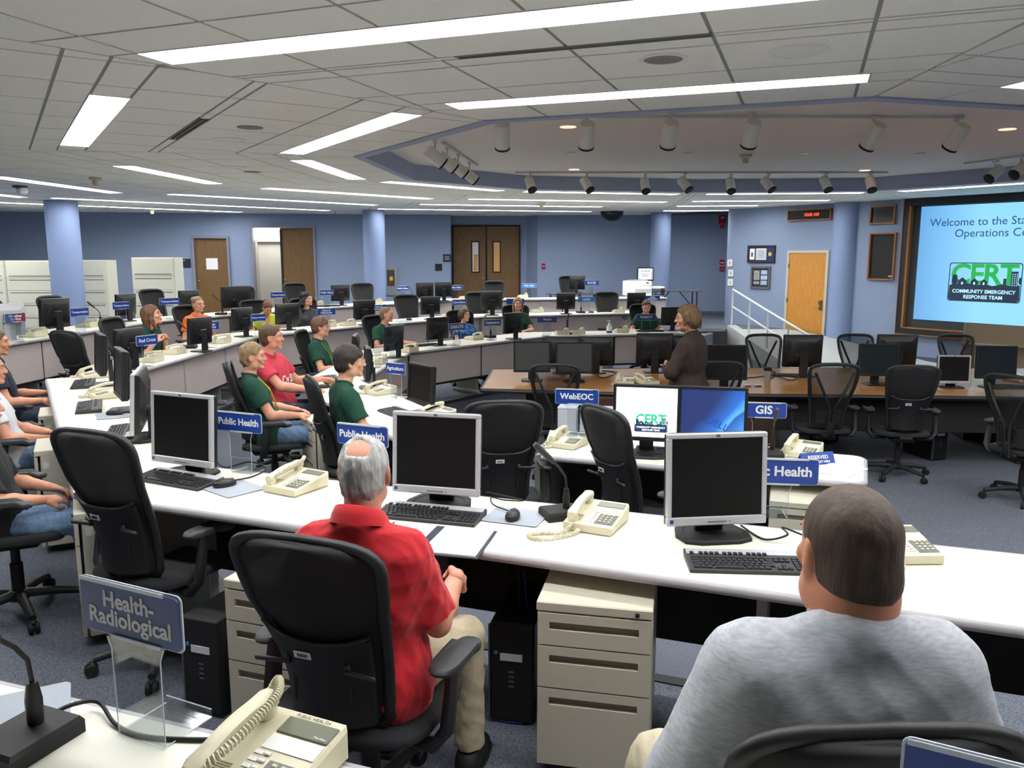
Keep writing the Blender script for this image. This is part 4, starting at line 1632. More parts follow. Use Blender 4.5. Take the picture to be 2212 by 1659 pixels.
# projection screen with its wood frame, lit slide
s0, zt_ = rw(1952, 432)
zb_ = rw(1945, 719)[1]
sA = rw(1950, 575)[0]
sW = 3.65
q = rw_pt(sA)
scr = thing('projection_screen', 'large lit projection screen with a welcome slide in a black and wood frame', 'screen', (q[0], q[1], 0), ra)
mb = MB()
zlo, zhi = zb_, HC - .01
for (x0, x1, z0, z1) in ((0, .12, zlo, zhi), (sW - .12, sW, zlo, zhi), (.12, sW - .12, zlo, zlo + .12), (.12, sW - .12, zhi - .14, zhi)):
    mb.box(((x0 + x1) / 2, -.05, (z0 + z1) / 2), (x1 - x0, .10, z1 - z0))
mb.build('frame', mat('black_screen_frame', (26, 24, 26), .5), scr)
mb = MB()
for (x0, x1, z0, z1) in ((-.01, .0, zlo - .012, zhi), (-.01, sW, zlo - .022, zlo), (.11, .15, zlo + .12, zhi - .14), (.15, sW - .12, zlo + .11, zlo + .135)):
    mb.box(((x0 + x1) / 2, -.055, (z0 + z1) / 2), (x1 - x0, .114, z1 - z0))
mb.build('wood_inlay', M['wood_trim'], scr)
m_ = bpy.data.materials.new('projected_blue')
m_.use_nodes = True
nt = m_.node_tree
bs = nt.nodes['Principled BSDF']
bs.inputs['Base Color'].default_value = (.05, .05, .05, 1)
tc = nt.nodes.new('ShaderNodeTexCoord')
gr = nt.nodes.new('ShaderNodeTexGradient')
mp = nt.nodes.new('ShaderNodeMapping')
mp.inputs['Scale'].default_value = (.6, 1, 1)
nt.links.new(tc.outputs['Object'], mp.inputs['Vector'])
nt.links.new(mp.outputs['Vector'], gr.inputs['Vector'])
cr = nt.nodes.new('ShaderNodeValToRGB')
cr.color_ramp.elements[0].position = .1
cr.color_ramp.elements[0].color = lin((84, 150, 208))
cr.color_ramp.elements[1].position = .9
cr.color_ramp.elements[1].color = lin((138, 208, 250))
nt.links.new(gr.outputs['Fac'], cr.inputs['Fac'])
nt.links.new(cr.outputs['Color'], bs.inputs['Emission Color'])
bs.inputs['Emission Strength'].default_value = 0.92
sx0 = rw(1984, 560)[0] - sA
sz0 = rw(1975, 690)[1] if False else zlo + .30
sz1 = rw(1986, 447)[1]
pic = MB().box(((sx0 + sW - .14) / 2, -.02, (sz0 + sz1) / 2), (sW - .14 - sx0, .02, sz1 - sz0)).build('slide', m_, scr)
MB().box(((.15 + sW - .12) / 2, -.006, (zlo + zhi) / 2), (sW - .27, .01, zhi - zlo - .25)).build('screen_surround', mat('screen_surround', (50, 56, 58), .7), scr)
M['slide_text'] = mat('slide_text_blue', (40, 76, 140), .6, emit=.35)
M['slide_green'] = mat('slide_green', (30, 168, 74), .6, emit=.45)
M['slide_dark'] = mat('slide_dark', (34, 52, 74), .6, emit=.25)
M['slide_pale'] = mat('slide_pale', (170, 220, 244), .6, emit=.8)
def slide_art(parent, cx, cz, y, k, mats, cut=None):
    """the emergency team slide: badge with green CERT, houses, towers, two lines"""
    dk, gn, pa, tx = mats
    mb = MB()
    mb.m = Matrix.Translation((cx, y - .002, cz)) @ FX
    ol = rrect(1.0 * k, .56 * k, .04 * k)
    il = rrect(.975 * k, .535 * k, .035 * k)
    n = len(ol)
    vs = [(p[0], p[1], 0) for p in ol] + [(p[0], p[1], 0) for p in il]
    mb.add(vs, [(i, (i + 1) % n, n + (i + 1) % n, n + i) for i in range(n)])
    hill = [(-.48, -.05), (-.40, -.02), (-.30, -.035), (-.22, -.015), (-.1, -.04), (.02, -.025), (.12, -.05), (.25, -.02), (.36, -.04), (.48, -.03)]
    pl = [(-.4875, -.24), (-.45, -.275), (.45, -.275), (.4875, -.24)] + hill[::-1]
    mb.add([(p[0] * k, p[1] * k, .003) for p in pl], [tuple(range(len(pl)))])
    for (hx, s) in ((-.30, .06), (-.13, .05), (0.0, .043)):
        pl = [(hx - s, -.05), (hx + s, -.05), (hx + s, .0), (hx + s * 1.3, .0), (hx, s * 1.15), (hx - s * 1.3, .0), (hx - s, .0)]
        mb.add([(p[0] * k, p[1] * k, .004) for p in pl], [tuple(range(len(pl)))])
    for (x0, x1, zt) in ((.26, .30, .06), (.36, .45, .16)):
        mb.add([(x0 * k, -.06 * k, .004), (x1 * k, -.06 * k, .004), (x1 * k, zt * k, .004), (x0 * k, zt * k, .004)], [(0, 1, 2, 3)])
    for tx_ in (-.43, -.39, -.41, .48):
        mb.add([((tx_ + .022 * math.cos(a)) * k, (.03 + (.08 if tx_ < 0 else .05) * math.sin(a)) * k, .0042) for a in [2 * math.pi * i / 10 for i in range(10)]], [tuple(range(10))])
    bd = mb.build('badge', dk, parent)
    mb = MB()
    mb.m = Matrix.Translation((cx, y - .002, cz)) @ FX
    for r_ in range(7):
        for c in range(3):
            x, z = (.375 + .028 * c), (-.04 + .026 * r_)
            mb.add([(x * k, z * k, .007), ((x + .012) * k, z * k, .007), ((x + .012) * k, (z + .012) * k, .007), (x * k, (z + .012) * k, .007)], [(0, 1, 2, 3)])
    for hx in (-.30, -.13, 0.0):
        mb.add([((hx - .012) * k, -.035 * k, .007), ((hx + .012) * k, -.035 * k, .007), ((hx + .012) * k, -.0 * k, .007), ((hx - .012) * k, -.0 * k, .007)], [(0, 1, 2, 3)])
    mb.build('badge_windows', pa, parent)
    o = text('CERT', .47 * k, gn, parent, (cx - .01 * k, y - .0035, cz + .10 * k), bold=.026, fit=.92 * k, depth=.0003, space=.92, name='badge_lettering')
    text('COMMUNITY EMERGENCY', .072 * k, pa, parent, (cx, y - .009, cz - .135 * k), bold=.02, fit=.92 * k, depth=.0003, name='badge_caption')
    text('RESPONSE TEAM', .072 * k, pa, parent, (cx, y - .009, cz - .215 * k), bold=.02, fit=.7 * k, depth=.0003, name='badge_caption')
c_s, c_z = rw(2127, 610)
sc_k = (rw(2205, 610)[0] - rw(2047, 610)[0])
slide_art(scr, c_s - sA, c_z, -.031, sc_k, (M['slide_dark'], M['slide_green'], M['slide_pale'], M['slide_text']))
tx0 = rw(2011, 480)
tz = rw(2110, 479)[1]
tz2 = rw(2150, 503)[1]
hsz = (rw(2110, 466)[1] - rw(2110, 492)[1]) * .95
text('Welcome to the State Emergency', hsz, M['slide_text'], scr, (tx0[0] - sA, -.032, tz), bold=0.0, depth=.0003, align='LEFT')
o2 = rw(2064, 503)
text('Operations Center', hsz, M['slide_text'], scr, (o2[0] - sA, -.032, tz2), bold=0.0, depth=.0003, align='LEFT')

# blank board on a stand in front of the screen
q = PD(2086, 700, 13.6)
t = thing('easel_board', 'tan backed whiteboard standing at the right edge below the projection screen', 'board', (q.x + .75, q.y - .55, Z4), R(-42))
zt0 = q.z - Z4
MB().box((0, 0, zt0 - .42), (1.9, .03, .84)).build('board', mat('tan_backing', (142, 124, 100), .7), t)
mb = MB()
for s in (-1, 1):
    mb.box((s * .95, 0, zt0 - .42), (.03, .04, .86))
mb.box((0, -.05, zt0 - .33), (2.1, .08, .02))
mb.build('frame_and_tray', M['leg'], t)
mb = MB()
for s in (-1, 1):
    mb.box((s * .85, 0, (zt0 - .84) / 2), (.04, .04, zt0 - .84))
    mb.box((s * .85, 0, .02), (.06, .5, .04))
mb.build('stand', M['black'], t)

# ramp with its curb and handrail
ca, cb = Vector((5.02, 18.5)), Vector((5.06, 13.6))
mb = MB()
zA, zB = .10, -.38
vs = []
for (p, z) in ((ca, zA), (cb, zB)):
    vs += [(p.x - .10, p.y, Z4), (p.x + .10, p.y, Z4), (p.x + .10, p.y, z), (p.x - .10, p.y, z)]
mb.add(vs, [(0, 1, 2, 3), (7, 6, 5, 4), (0, 4, 5, 1), (1, 5, 6, 2), (2, 6, 7, 3), (3, 7, 4, 0)])
mb.add([(5.12, 18.5, Z1), (6.3, 18.5, Z1), (6.9, 17.7, Z1 - .08), (8.0, 15.5, Z4 + .1), (5.16, 13.6, Z4 + .002), (9.0, 13.9, Z4 + .002)], [(0, 4, 3, 2, 1), (4, 5, 3)])
struct(mb.build('floor_ramp', M['concrete']))
t = thing('handrail', 'white painted pipe handrail sloping down along the ramp beside the light oak door', 'railing', (ca.x, ca.y, 0))
rl = []
for f in (0, .5, 1):
    p = ca.lerp(cb, f)
    rl.append(Vector((p.x - ca.x, p.y - ca.y, zA + (zB - zA) * f)))
hA, hB = .80, .66
top_ = [rl[0] + Vector((0, 0, hA)), rl[1] + Vector((0, 0, (hA + hB) / 2)), rl[2] + Vector((0, .05, hB + .02)), rl[2] + Vector((.03, -.14, hB - .06)), rl[2] + Vector((.03, -.15, .0))]
MB().tube(top_, .024, 10).build('top_rail', M['rail'], t, smooth=50)
MB().tube([rl[0] + Vector((0, 0, hA * .52)), rl[2] + Vector((0, 0, hB * .5))], .020, 10).build('mid_rail', M['rail'], t, smooth=50)
for f in (0.0, .27, .52, .76, .985):
    p = rl[0].lerp(rl[2], f)
    MB().tube([p, p + Vector((0, 0, hA + (hB - hA) * f))], .02, 10).build('post', M['rail'], t, smooth=50)

# columns
def column(label, px, py, w, wallmount=False):
    p = P(px, py, HC)
    if wallmount:
        p = PW(px, py, RW0, RW1)
    D_ = (p.y * CP - (p.z - CZ) * SP)
    r_ = w / 2 * D_ / FPX
    t = thing('column', label, 'column', (p.x, p.y, 0))
    MB().lathe([(r_, Z4), (r_, HC - .001)], n=36).build('shaft', M['column'], t, smooth=40)
    MB().lathe([(r_ + .012, Z1 if not wallmount else Z4), (r_ + .012, (Z1 if not wallmount else Z4) + .11), (r_, (Z1 if not wallmount else Z4) + .112)], n=36).build('base_trim', M['base'], t, smooth=40)
    return t
column('leftmost round blue column in front of the file cabinets', 131, 434, 66)
column('round blue column between the open doorway and the extinguisher cabinet', 806.5, 454, 47)
column('round blue column behind the white printer', 1428.5, 459, 43)
column('half round blue column between the light oak door and the screen', 1831, 440, 54, True)

# file cabinets
def cabinet_px(label, x0, x1, ytop, D_, W, rz=0.0, group=None):
    p = PD((x0 + x1) / 2, ytop, D_)
    o = file_cabinet(label, (p.x, p.y + .24, 0), rz, group)
    o.scale = (W / .92, 1, p.z / 1.66)
    return o
W_ = 108.5 * 18.0 / FPX
cabinet_px('tan five drawer file cabinet at the left edge of the picture', -100, 8, 563, 18.0, W_)
cabinet_px('tan five drawer file cabinet just left of the leftmost column', 10, 118, 563, 18.0, W_)
cabinet_px('tan five drawer file cabinet half hidden by the leftmost column', 120, 228, 562, 18.0, W_)
cabinet_px('free standing tan five drawer file cabinet left of the closed door', 283, 375, 556, 17.4, 92 * 17.4 / FPX)

# wall pieces
def plate(label, cat, x0, y0, x1, y1, m, which='far', th=.02, name='wall_plate'):
    w_, h_ = dims(which, x0, y0, x1, y1)
    t = wall_thing(name, label, cat, which, (x0 + x1) / 2, (y0 + y1) / 2)
    MB().rbox((0, -th / 2, 0), (w_, th, h_), .004).build('face', m, t)
    return t, w_, h_
t, w_, h_ = plate('dark room sign left of the closed door', 'sign', 394, 559, 412, 578, mat('room_sign', (24, 30, 44), .4), name='room_sign')
MB().box((-w_ * .28, -.022, h_ * .3), (w_ * .2, .003, h_ * .12)).build('marking', M['silver'], t)
t, w_, h_ = plate('dark room sign right of the extinguisher cabinet, upper of two', 'sign', 957, 549, 974, 566, MATS['room_sign'], name='room_sign')
mb = MB()
for k in range(3):
    mb.box((0, -.022, h_ * (.2 - .18 * k)), (w_ * .6, .003, h_ * .06))
mb.build('marking', M['silver'], t)
plate('black square plate left of the double doors, lower of two', 'sign', 940, 570, 955, 585, M['matte'], name='room_sign')
t, w_, h_ = plate('steel fire extinguisher cabinet by the second column', 'cabinet', 831, 575, 858, 638, M['steel'], th=.06, name='extinguisher_cabinet')
MB().box((0, -.062, h_ * .10), (w_ * .62, .004, h_ * .55)).build('window_pane', mat('cabinet_glass', (74, 76, 72), .1), t)
MB().tube([(0, -.068, -h_ * .1), (0, -.068, h_ * .22)], .03, 10).build('extinguisher', M['red'], t)
MB().box((.01, -.1, h_ * .08), (.09, .004, .11)).build('yellow_tag', mat('tag_yellow', (214, 196, 52), .6), t)
def on_far2(px, py):
    return PW(px, py, (0.72, 23.15), (6.6, 22.9))
for (x, y, w_, h_, lb) in ((1174, 575, .10, .15, 'small red fire alarm pull right of the double doors'), (1560, 474, .20, .22, 'red fire alarm strobe high on the wall by the corner'), (1559, 566, .12, .14, 'small red and white alarm pull on the wall by the corner'), (1559, 581, .14, .12, 'red notice plate below the alarm pull by the corner')):
    p = on_far2(x, y)
    t = thing('fire_alarm', lb, 'alarm', (p.x, p.y - .02, p.z))
    MB().rbox((0, 0, 0), (w_, .05, h_), .008).build('case', M['red'], t)
    if 'strobe' in lb:
        MB().rbox((0, -.03, .05), (w_ * .5, .03, h_ * .3), .006).build('strobe_lens', M['silver'], t)
        MB().rbox((0, -.01, -h_ * .85), (w_ * .6, .03, h_ * .5), .006).build('horn', M['red'], t)
    elif 'white' in lb:
        MB().box((0, -.027, -.02), (w_ * .8, .004, .03)).build('handle', M['tag'], t)
    else:
        MB().box((0, -.027, 0), (w_ * .7, .004, h_ * .15)).build('marking', mat('pale_red', (226, 150, 150), .5) , t)
t, w_, h_ = plate('small grey call button plate right of the light oak door', 'switch', 1794, 639, 1800, 653, M['silver'], 'right', name='call_plate')
MB().box((0, -.022, -.01), (w_ * .6, .006, h_ * .3)).build('button', M['red'], t)
t, w_, h_ = plate('black card reader with a red light right of the light oak door', 'switch', 1792, 655, 1800, 673, M['matte'], 'right', th=.04, name='card_reader')
MB().box((0, -.042, h_ * .4), (w_ * .8, .004, h_ * .12)).build('status_light', mat('red_light', (255, 40, 50), .5, emit=1.5), t)
for (x, y, lb) in ((1576, 568, 'cream wall thermostat on the rounded corner'), (1578, 590, 'lower cream switch plate on the rounded corner'), (1577, 610, 'lowest cream switch plate on the rounded corner')):
    p = PW(x, y, (5.0, 20.22), (5.6, 20.0))
    t = thing('switch_plate', lb, 'switch', (p.x, p.y - .03, p.z), R(-20))
    MB().rbox((0, 0, 0), (.13, .03, .17), .008).build('plate', M['white'], t)
    MB().rbox((0, -.02, 0), (.03, .02, .06), .004).build('toggle', M['silver'], t)

# ================================================================ CEILING PIECES
def spot(label, p, d, group, L=.255, r_=.073, lens='matte'):
    t = thing('track_spotlight', label, 'spotlight', p, 0, group)
    d = Vector(d).normalized()
    q = Vector((0, 0, 1)).rotation_difference(-d).to_matrix()
    c = Vector((0, 0, -.16))
    MB().lathe([(r_ * .93, L / 2), (r_, L / 2 - .012), (r_, -L / 2)], c, 20, q).build('can', mat('can_white', (236, 235, 222), .45), t, smooth=40)
    MB().lathe([(r_ + .002, .02), (r_ + .003, 0), (r_ * .8, -.004)], c + d * (L / 2 - .0), 20, q).build('lens_ring', M['matte'], t, smooth=40)
    mb = MB()
    mb.tube([(0, 0, HR - p[2] - .02), (0, 0, -.06)], .009, 6)
    mb.rbox((0, 0, HR - p[2] - .03), (.04, .12, .03), .006)
    mb.build('stem', M['rail'], t)
    return t
g = 'spotlights along the near track'
nm = ['leftmost', 'second from left', 'third from left', 'fourth from left', 'fifth from left', 'rightmost']
for k, (x, y, dx) in enumerate(((1085, 262, 0), (1268, 260, .02), (1447, 258, 0), (1624, 256, 0), (1888, 262, -.22), (2069, 264, -.2))):
    p = P(x, y, 2.93)
    spot(f'white can spotlight on the near track of the raised ceiling, {nm[k]} of six', (p.x, p.y, 2.95), (dx, .62, -.8), g)
g = 'spotlights along the far track'
nf = ['leftmost', 'second from the left', 'third from the left', 'fourth from the left', 'fourth from the right', 'third from the right', 'second from the right', 'rightmost']
for k, (x, y, dx) in enumerate(((1146, 383, .25), (1268, 384, .45), (1394, 386, .05), (1480, 384, .55), (1579, 386, .0), (1660, 384, .45), (1785, 383, .18), (1882, 383, 0))):
    p = P(x, y, 2.90)
    spot(f'white can spotlight with black lens, {nf[k]} along the far track', (p.x, p.y, 2.95), (dx, -.55, -.8), g)
for k, (x, y) in enumerate(((2150, 358), (2205, 348))):
    p = P(x, y, 2.90)
    spot('white can spotlight aimed left at the right ' + ('edge of the picture' if k else 'end, lower of two'), (p.x, p.y, 2.95), (-.75, -.25, -.6), 'spotlights on the right track')
for k, (x, y) in enumerate(((940, 318), (966, 331), (990, 345), (1014, 362))):
    p = P(x, y, 2.90)
    spot('white can spotlight in the angled left cluster of four, ' + ['upper left end', 'second from the left', 'third from the left', 'lower right end'][k], (p.x, p.y, 2.95), (.72, .25, -.62), 'spotlights in the left cluster')
for (a, b, lb) in (((1062, 247), (2120, 251), 'near white lighting track under the raised ceiling'), ((1120, 376), (1910, 376), 'far white lighting track under the raised ceiling'), ((958, 309), (1030, 356), 'short angled lighting track at left of the raised ceiling'), ((2090, 352), (2260, 330), 'lighting track at right of the raised ceiling')):
    p, q = P(a[0], a[1], HR - .012), P(b[0], b[1], HR - .012)
    if 'near' in lb:
        p, q = P(1085, 262, 2.93), P(2069, 264, 2.93)
    if 'far' in lb:
        p, q = P(1120, 383, 2.9), P(1910, 383, 2.9)
    t = thing('light_track', lb, 'lighting track', ((p.x + q.x) / 2, (p.y + q.y) / 2, HR))
    dd = q - p
    MB().box((0, 0, -.014), (dd.xy.length + .1, .036, .026), rz=math.atan2(dd.y, dd.x)).build('rail', M['rail'], t)
def disc(label, name, cat, px, py, z, r_, m, ring=True, r2=None):
    p = P(px, py, z)
    t = thing(name, label, cat, (p.x, p.y, z))
    if ring:
        MB().lathe([(r_, 0), (r_ - .004, -.006), (r_ * .78, -.008), (r_ * .76, -.002)], n=28).build('trim_ring', M['white'] if ring is True else M[ring], t, smooth=40)
    MB().lathe([(r_ * .77, -.001), (r_ * .77, -.005)], n=28).build('grille', m, t, smooth=40)
    return t
M['spk'] = mat('speaker_grille_grey', (140, 138, 134), .8)
disc('round grey ceiling speaker in the near ceiling', 'ceiling_speaker', 'speaker', 1433, 127, HC, .145, M['spk'])
disc('round white ceiling disc with a raised ring, at upper right', 'ceiling_speaker', 'speaker', 1725, 110, HC, .165, M['white'])
disc('round grey speaker in the left ceiling', 'ceiling_speaker', 'speaker', 540, 275, HC, .145, M['spk'], False)
disc('round white ringed disc in the left ceiling', 'ceiling_speaker', 'speaker', 495, 301, HC, .16, M['white'])
disc('faint round white disc in the far left ceiling', 'ceiling_speaker', 'speaker', 505, 361, HC, .16, M['white'])
disc('faint round grey speaker in the far left ceiling', 'ceiling_speaker', 'speaker', 545, 371, HC, .145, M['spk'], False)
M['warm'] = mat('warm_lamp', (255, 176, 150), .5, emit=1.6)
for k, (x, y, mm) in enumerate(((1227, 274, 'warm'), (2176, 279, 'warm'), (1234, 329, 'steel'), (1487, 329, 'steel'), (1740, 331, 'steel'), (1988, 331, 'steel'), (1240, 366, 'warm'), (1868, 368, 'warm'))):
    wr = ['left of the near row', 'right end of the near row', 'first from left in the middle row', 'second from left in the middle row', 'third from left in the middle row', 'right end of the middle row', 'left of the far row', 'right of the far row'][k]
    disc(('pink glowing' if mm == 'warm' else 'dim steel') + f' recessed downlight in the raised ceiling, {wr}', 'downlight', 'downlight', x, y, HR, .11 if mm == 'warm' else .09, M[mm], False)
def smoke(label, px, py, z):
    p = P(px, py, z)
    t = thing('smoke_detector', label, 'smoke detector', (p.x, p.y, z))
    MB().lathe([(.085, 0), (.085, -.03), (.06, -.045)], n=18).build('base', mat('detector_cream', (206, 198, 170), .5), t, smooth=40)
    MB().lathe([(.045, -.045), (.045, -.10), (.03, -.115)], n=14).build('sensor_head', MATS['detector_cream'], t, smooth=40)
smoke('cream smoke detector on the raised ceiling', 1611, 334, HR)
smoke('cream smoke detector on the left ceiling', 206, 383, HC)
smoke('cream smoke detector on the far ceiling above the girl', 1170, 437, HC)
smoke('small cream smoke detector above the tan file cabinets', 328, 452, HC)
p = P(43, 401, HC)
t = thing('dome_camera', 'white dome security camera hanging from the left ceiling', 'camera', (p.x, p.y, HC))
MB().lathe([(.11, 0), (.11, -.03), (.09, -.04)], n=20).build('mount', M['midgrey'], t, smooth=40)
MB().ell((.03, 0, -.075), (.085, .085, .075)).build('dome', M['white'], t, smooth=60)
p = P(1322, 457, HC)
t = thing('dome_projector', 'black half dome hanging from the far ceiling near the back wall', 'camera', (p.x, p.y, HC))
prof = [(.30 * math.cos(a), -.30 * .85 * math.sin(a)) for a in [R(k * 10) for k in range(0, 9)]]
MB().lathe(prof, n=24).build('dome', mat('smoked_dome', (20, 22, 24), .12), t, smooth=60)
# ================================================================ THINGS ON THE DESKS
PI = math.pi
TAKEN = []
def at(px, py, D):
    return P(px, py, D)
n_, l_, b_, a_, f_ = RZ['n'], RZ['l'], RZ['b'], RZ['a'], RZ['f']

# ---- ring 2 near: three silver monitors
monitor('silver monitor at left of the front desk row, turned away to the left', at(404, 1026, D2), R(-24), 'silver')
monitor('silver monitor standing right in front of the man in the red polo', at(946, 1092, D2), R(-14), 'silver')
monitor('silver monitor left of the man in the grey T-shirt', at(1540, 1160, D2), R(7), 'silver')
keyboard('black and silver keyboard before the left silver monitor, near the empty chair', at(384, 1040, D2), R(-26))
keyboard('black and silver keyboard in front of the man in the red polo', at(930, 1116, D2), R(-16), fine=True)
keyboard('black and silver keyboard in front of the man in the grey T-shirt', at(1620, 1222, D2), R(-4), fine=True)
mouse_pad('grey mouse pad by the left silver monitor', at(505, 1056, D2), R(-40))
mouse('black mouse with a red glow by the left silver monitor', at(486, 1052, D2) + Vector((0, 0, .0046)), R(-50))
mouse_pad('grey mouse pad between the red polo man and the gooseneck microphone', at(1115, 1117, D2), R(-20))
mouse('black mouse on the pad next to the gooseneck microphone', at(1108, 1122, D2) + Vector((0, 0, .0046)), R(-12))
phone('cream desk phone left of the red polo man, cord draped over its handset', at(640, 1056, D2), R(-30), 'over')
phone('cream desk phone with a long looped cord on the front desk row', at(1288, 1134, D2), R(-26), 'loop')
phone('cream desk phone half hidden by the head of the man in the grey T-shirt', at(1944, 1196, D2), R(2))
microphone('tall black gooseneck microphone next to the cream phone with the looped cord', at(1212, 1116, D2), R(-72)).scale = (1.12, 1.12, 1.2)
desk_sign('Public Health', 'blue Public Health sign right of the left silver monitor', at(515, 912, D2 + .262) - Vector((0, 0, .262)), R(-22), both=True)
desk_sign('Public Health', 'blue Public Health sign above the head of the man in the red polo', at(782, 940, D2 + .262) - Vector((0, 0, .262)), R(-24), both=True)
desk_sign('Public Health', 'blue Public Health sign half hidden by the right silver monitor', (PD(1672, 1018, 3.3).x, PD(1672, 1018, 3.3).y, D2), R(-8), both=True, w=.345, h=.102, zc=PD(1672, 1018, 3.3).z - D2, size=.056)
# open portfolio with white sheets
A = [at(905, 1196, D2), at(963, 1138, D2), at(1070, 1150, D2), at(1028, 1208, D2)]
Bq = [at(812, 1188, D2), at(852, 1130, D2), at(950, 1136, D2), at(893, 1192, D2)]
c = sum(A + Bq, Vector()) / 8
t = thing('portfolio', 'open black portfolio with white sheets at the red polo man\'s right elbow', 'folder', (c.x, c.y, D2))
def flat(pts, z0, z1, k=1.0):
    m_ = sum((Vector(p) for p in pts), Vector()) / len(pts)
    return [((p.x - m_.x) * k + m_.x - c.x, (p.y - m_.y) * k + m_.y - c.y) for p in pts]
MB().prism(flat([Bq[1], Bq[0], A[3], A[2]], 0, 0, 1.03), .0, .004).build('cover', mat('portfolio_black', (44, 52, 66), .6), t)
MB().prism(flat(A, 0, 0, .95), .004, .009).build('right_sheet', M['paper'], t)
MB().prism(flat(Bq, 0, 0, .93), .004, .008).build('left_sheet', M['paper'], t)
# loose cables
cable('monitor_cable', 'black cables curling behind the right silver monitor', [at(1600, 1140, D2) + Vector((0, 0, .01)), at(1650, 1168, D2) + Vector((0, 0, .006)), at(1700, 1172, D2) + Vector((0, 0, .03)), at(1690, 1150, D2) + Vector((0, 0, .02)), at(1760, 1166, D2) + Vector((0, 0, .006)), at(1830, 1162, D2) + Vector((0, 0, .006))])
cable('mouse_cable', 'black mouse cable looping at the edge of the middle mouse pad', [at(1102, 1112, D2) + Vector((0, 0, .015)), at(1066, 1096, D2) + Vector((0, 0, .012)), at(1062, 1080, D2) + Vector((0, 0, .012)), at(1090, 1086, D2) + Vector((0, 0, .012)), at(1130, 1090, D2) + Vector((0, 0, .02)), at(1050, 1072, D2) + Vector((0, 0, .02))], .003)
cable('mouse_cable', 'black cables running behind the left cream phone', [at(495, 1048, D2) + Vector((0, 0, .02)), at(545, 1034, D2) + Vector((0, 0, .01)), at(575, 1020, D2) + Vector((0, 0, .02)), at(540, 1010, D2) + Vector((0, 0, .03)), at(490, 1018, D2) + Vector((0, 0, .02)), at(470, 1012, D2) + Vector((0, 0, .03))], .004)
# ---- left return of ring 2
monitor('silver monitor seen edge-on at the near end of the left desk', at(306, 948, D2), R(-72), 'silver')
monitor('black monitor seen edge-on, nearer of two on the left desk', at(268, 888, D2), R(-57), 'black', scale=.98)
monitor('black monitor seen edge-on, farther of two on the left desk', at(222, 832, D2), R(-57), 'black', scale=.98)
keyboard('black keyboard at the far end of the left desk', at(180, 832, D2), R(-66), silver=False)
keyboard('black keyboard in the middle of the left desk', at(193, 882, D2), R(-64), silver=False)
keyboard('black and silver keyboard below the edge-on silver monitor', at(262, 938, D2), R(-70))
mouse_pad('grey mouse pad on the left desk', at(243, 898, D2), R(-60))
mouse('black mouse on the pad of the left desk', at(248, 897, D2) + Vector((0, 0, .0046)), R(-80))
phone('cream desk phone behind the farther edge-on black monitor', at(205, 815, D2), R(-50))
phone('cream desk phone between the two edge-on black monitors', at(232, 858, D2), R(-50))
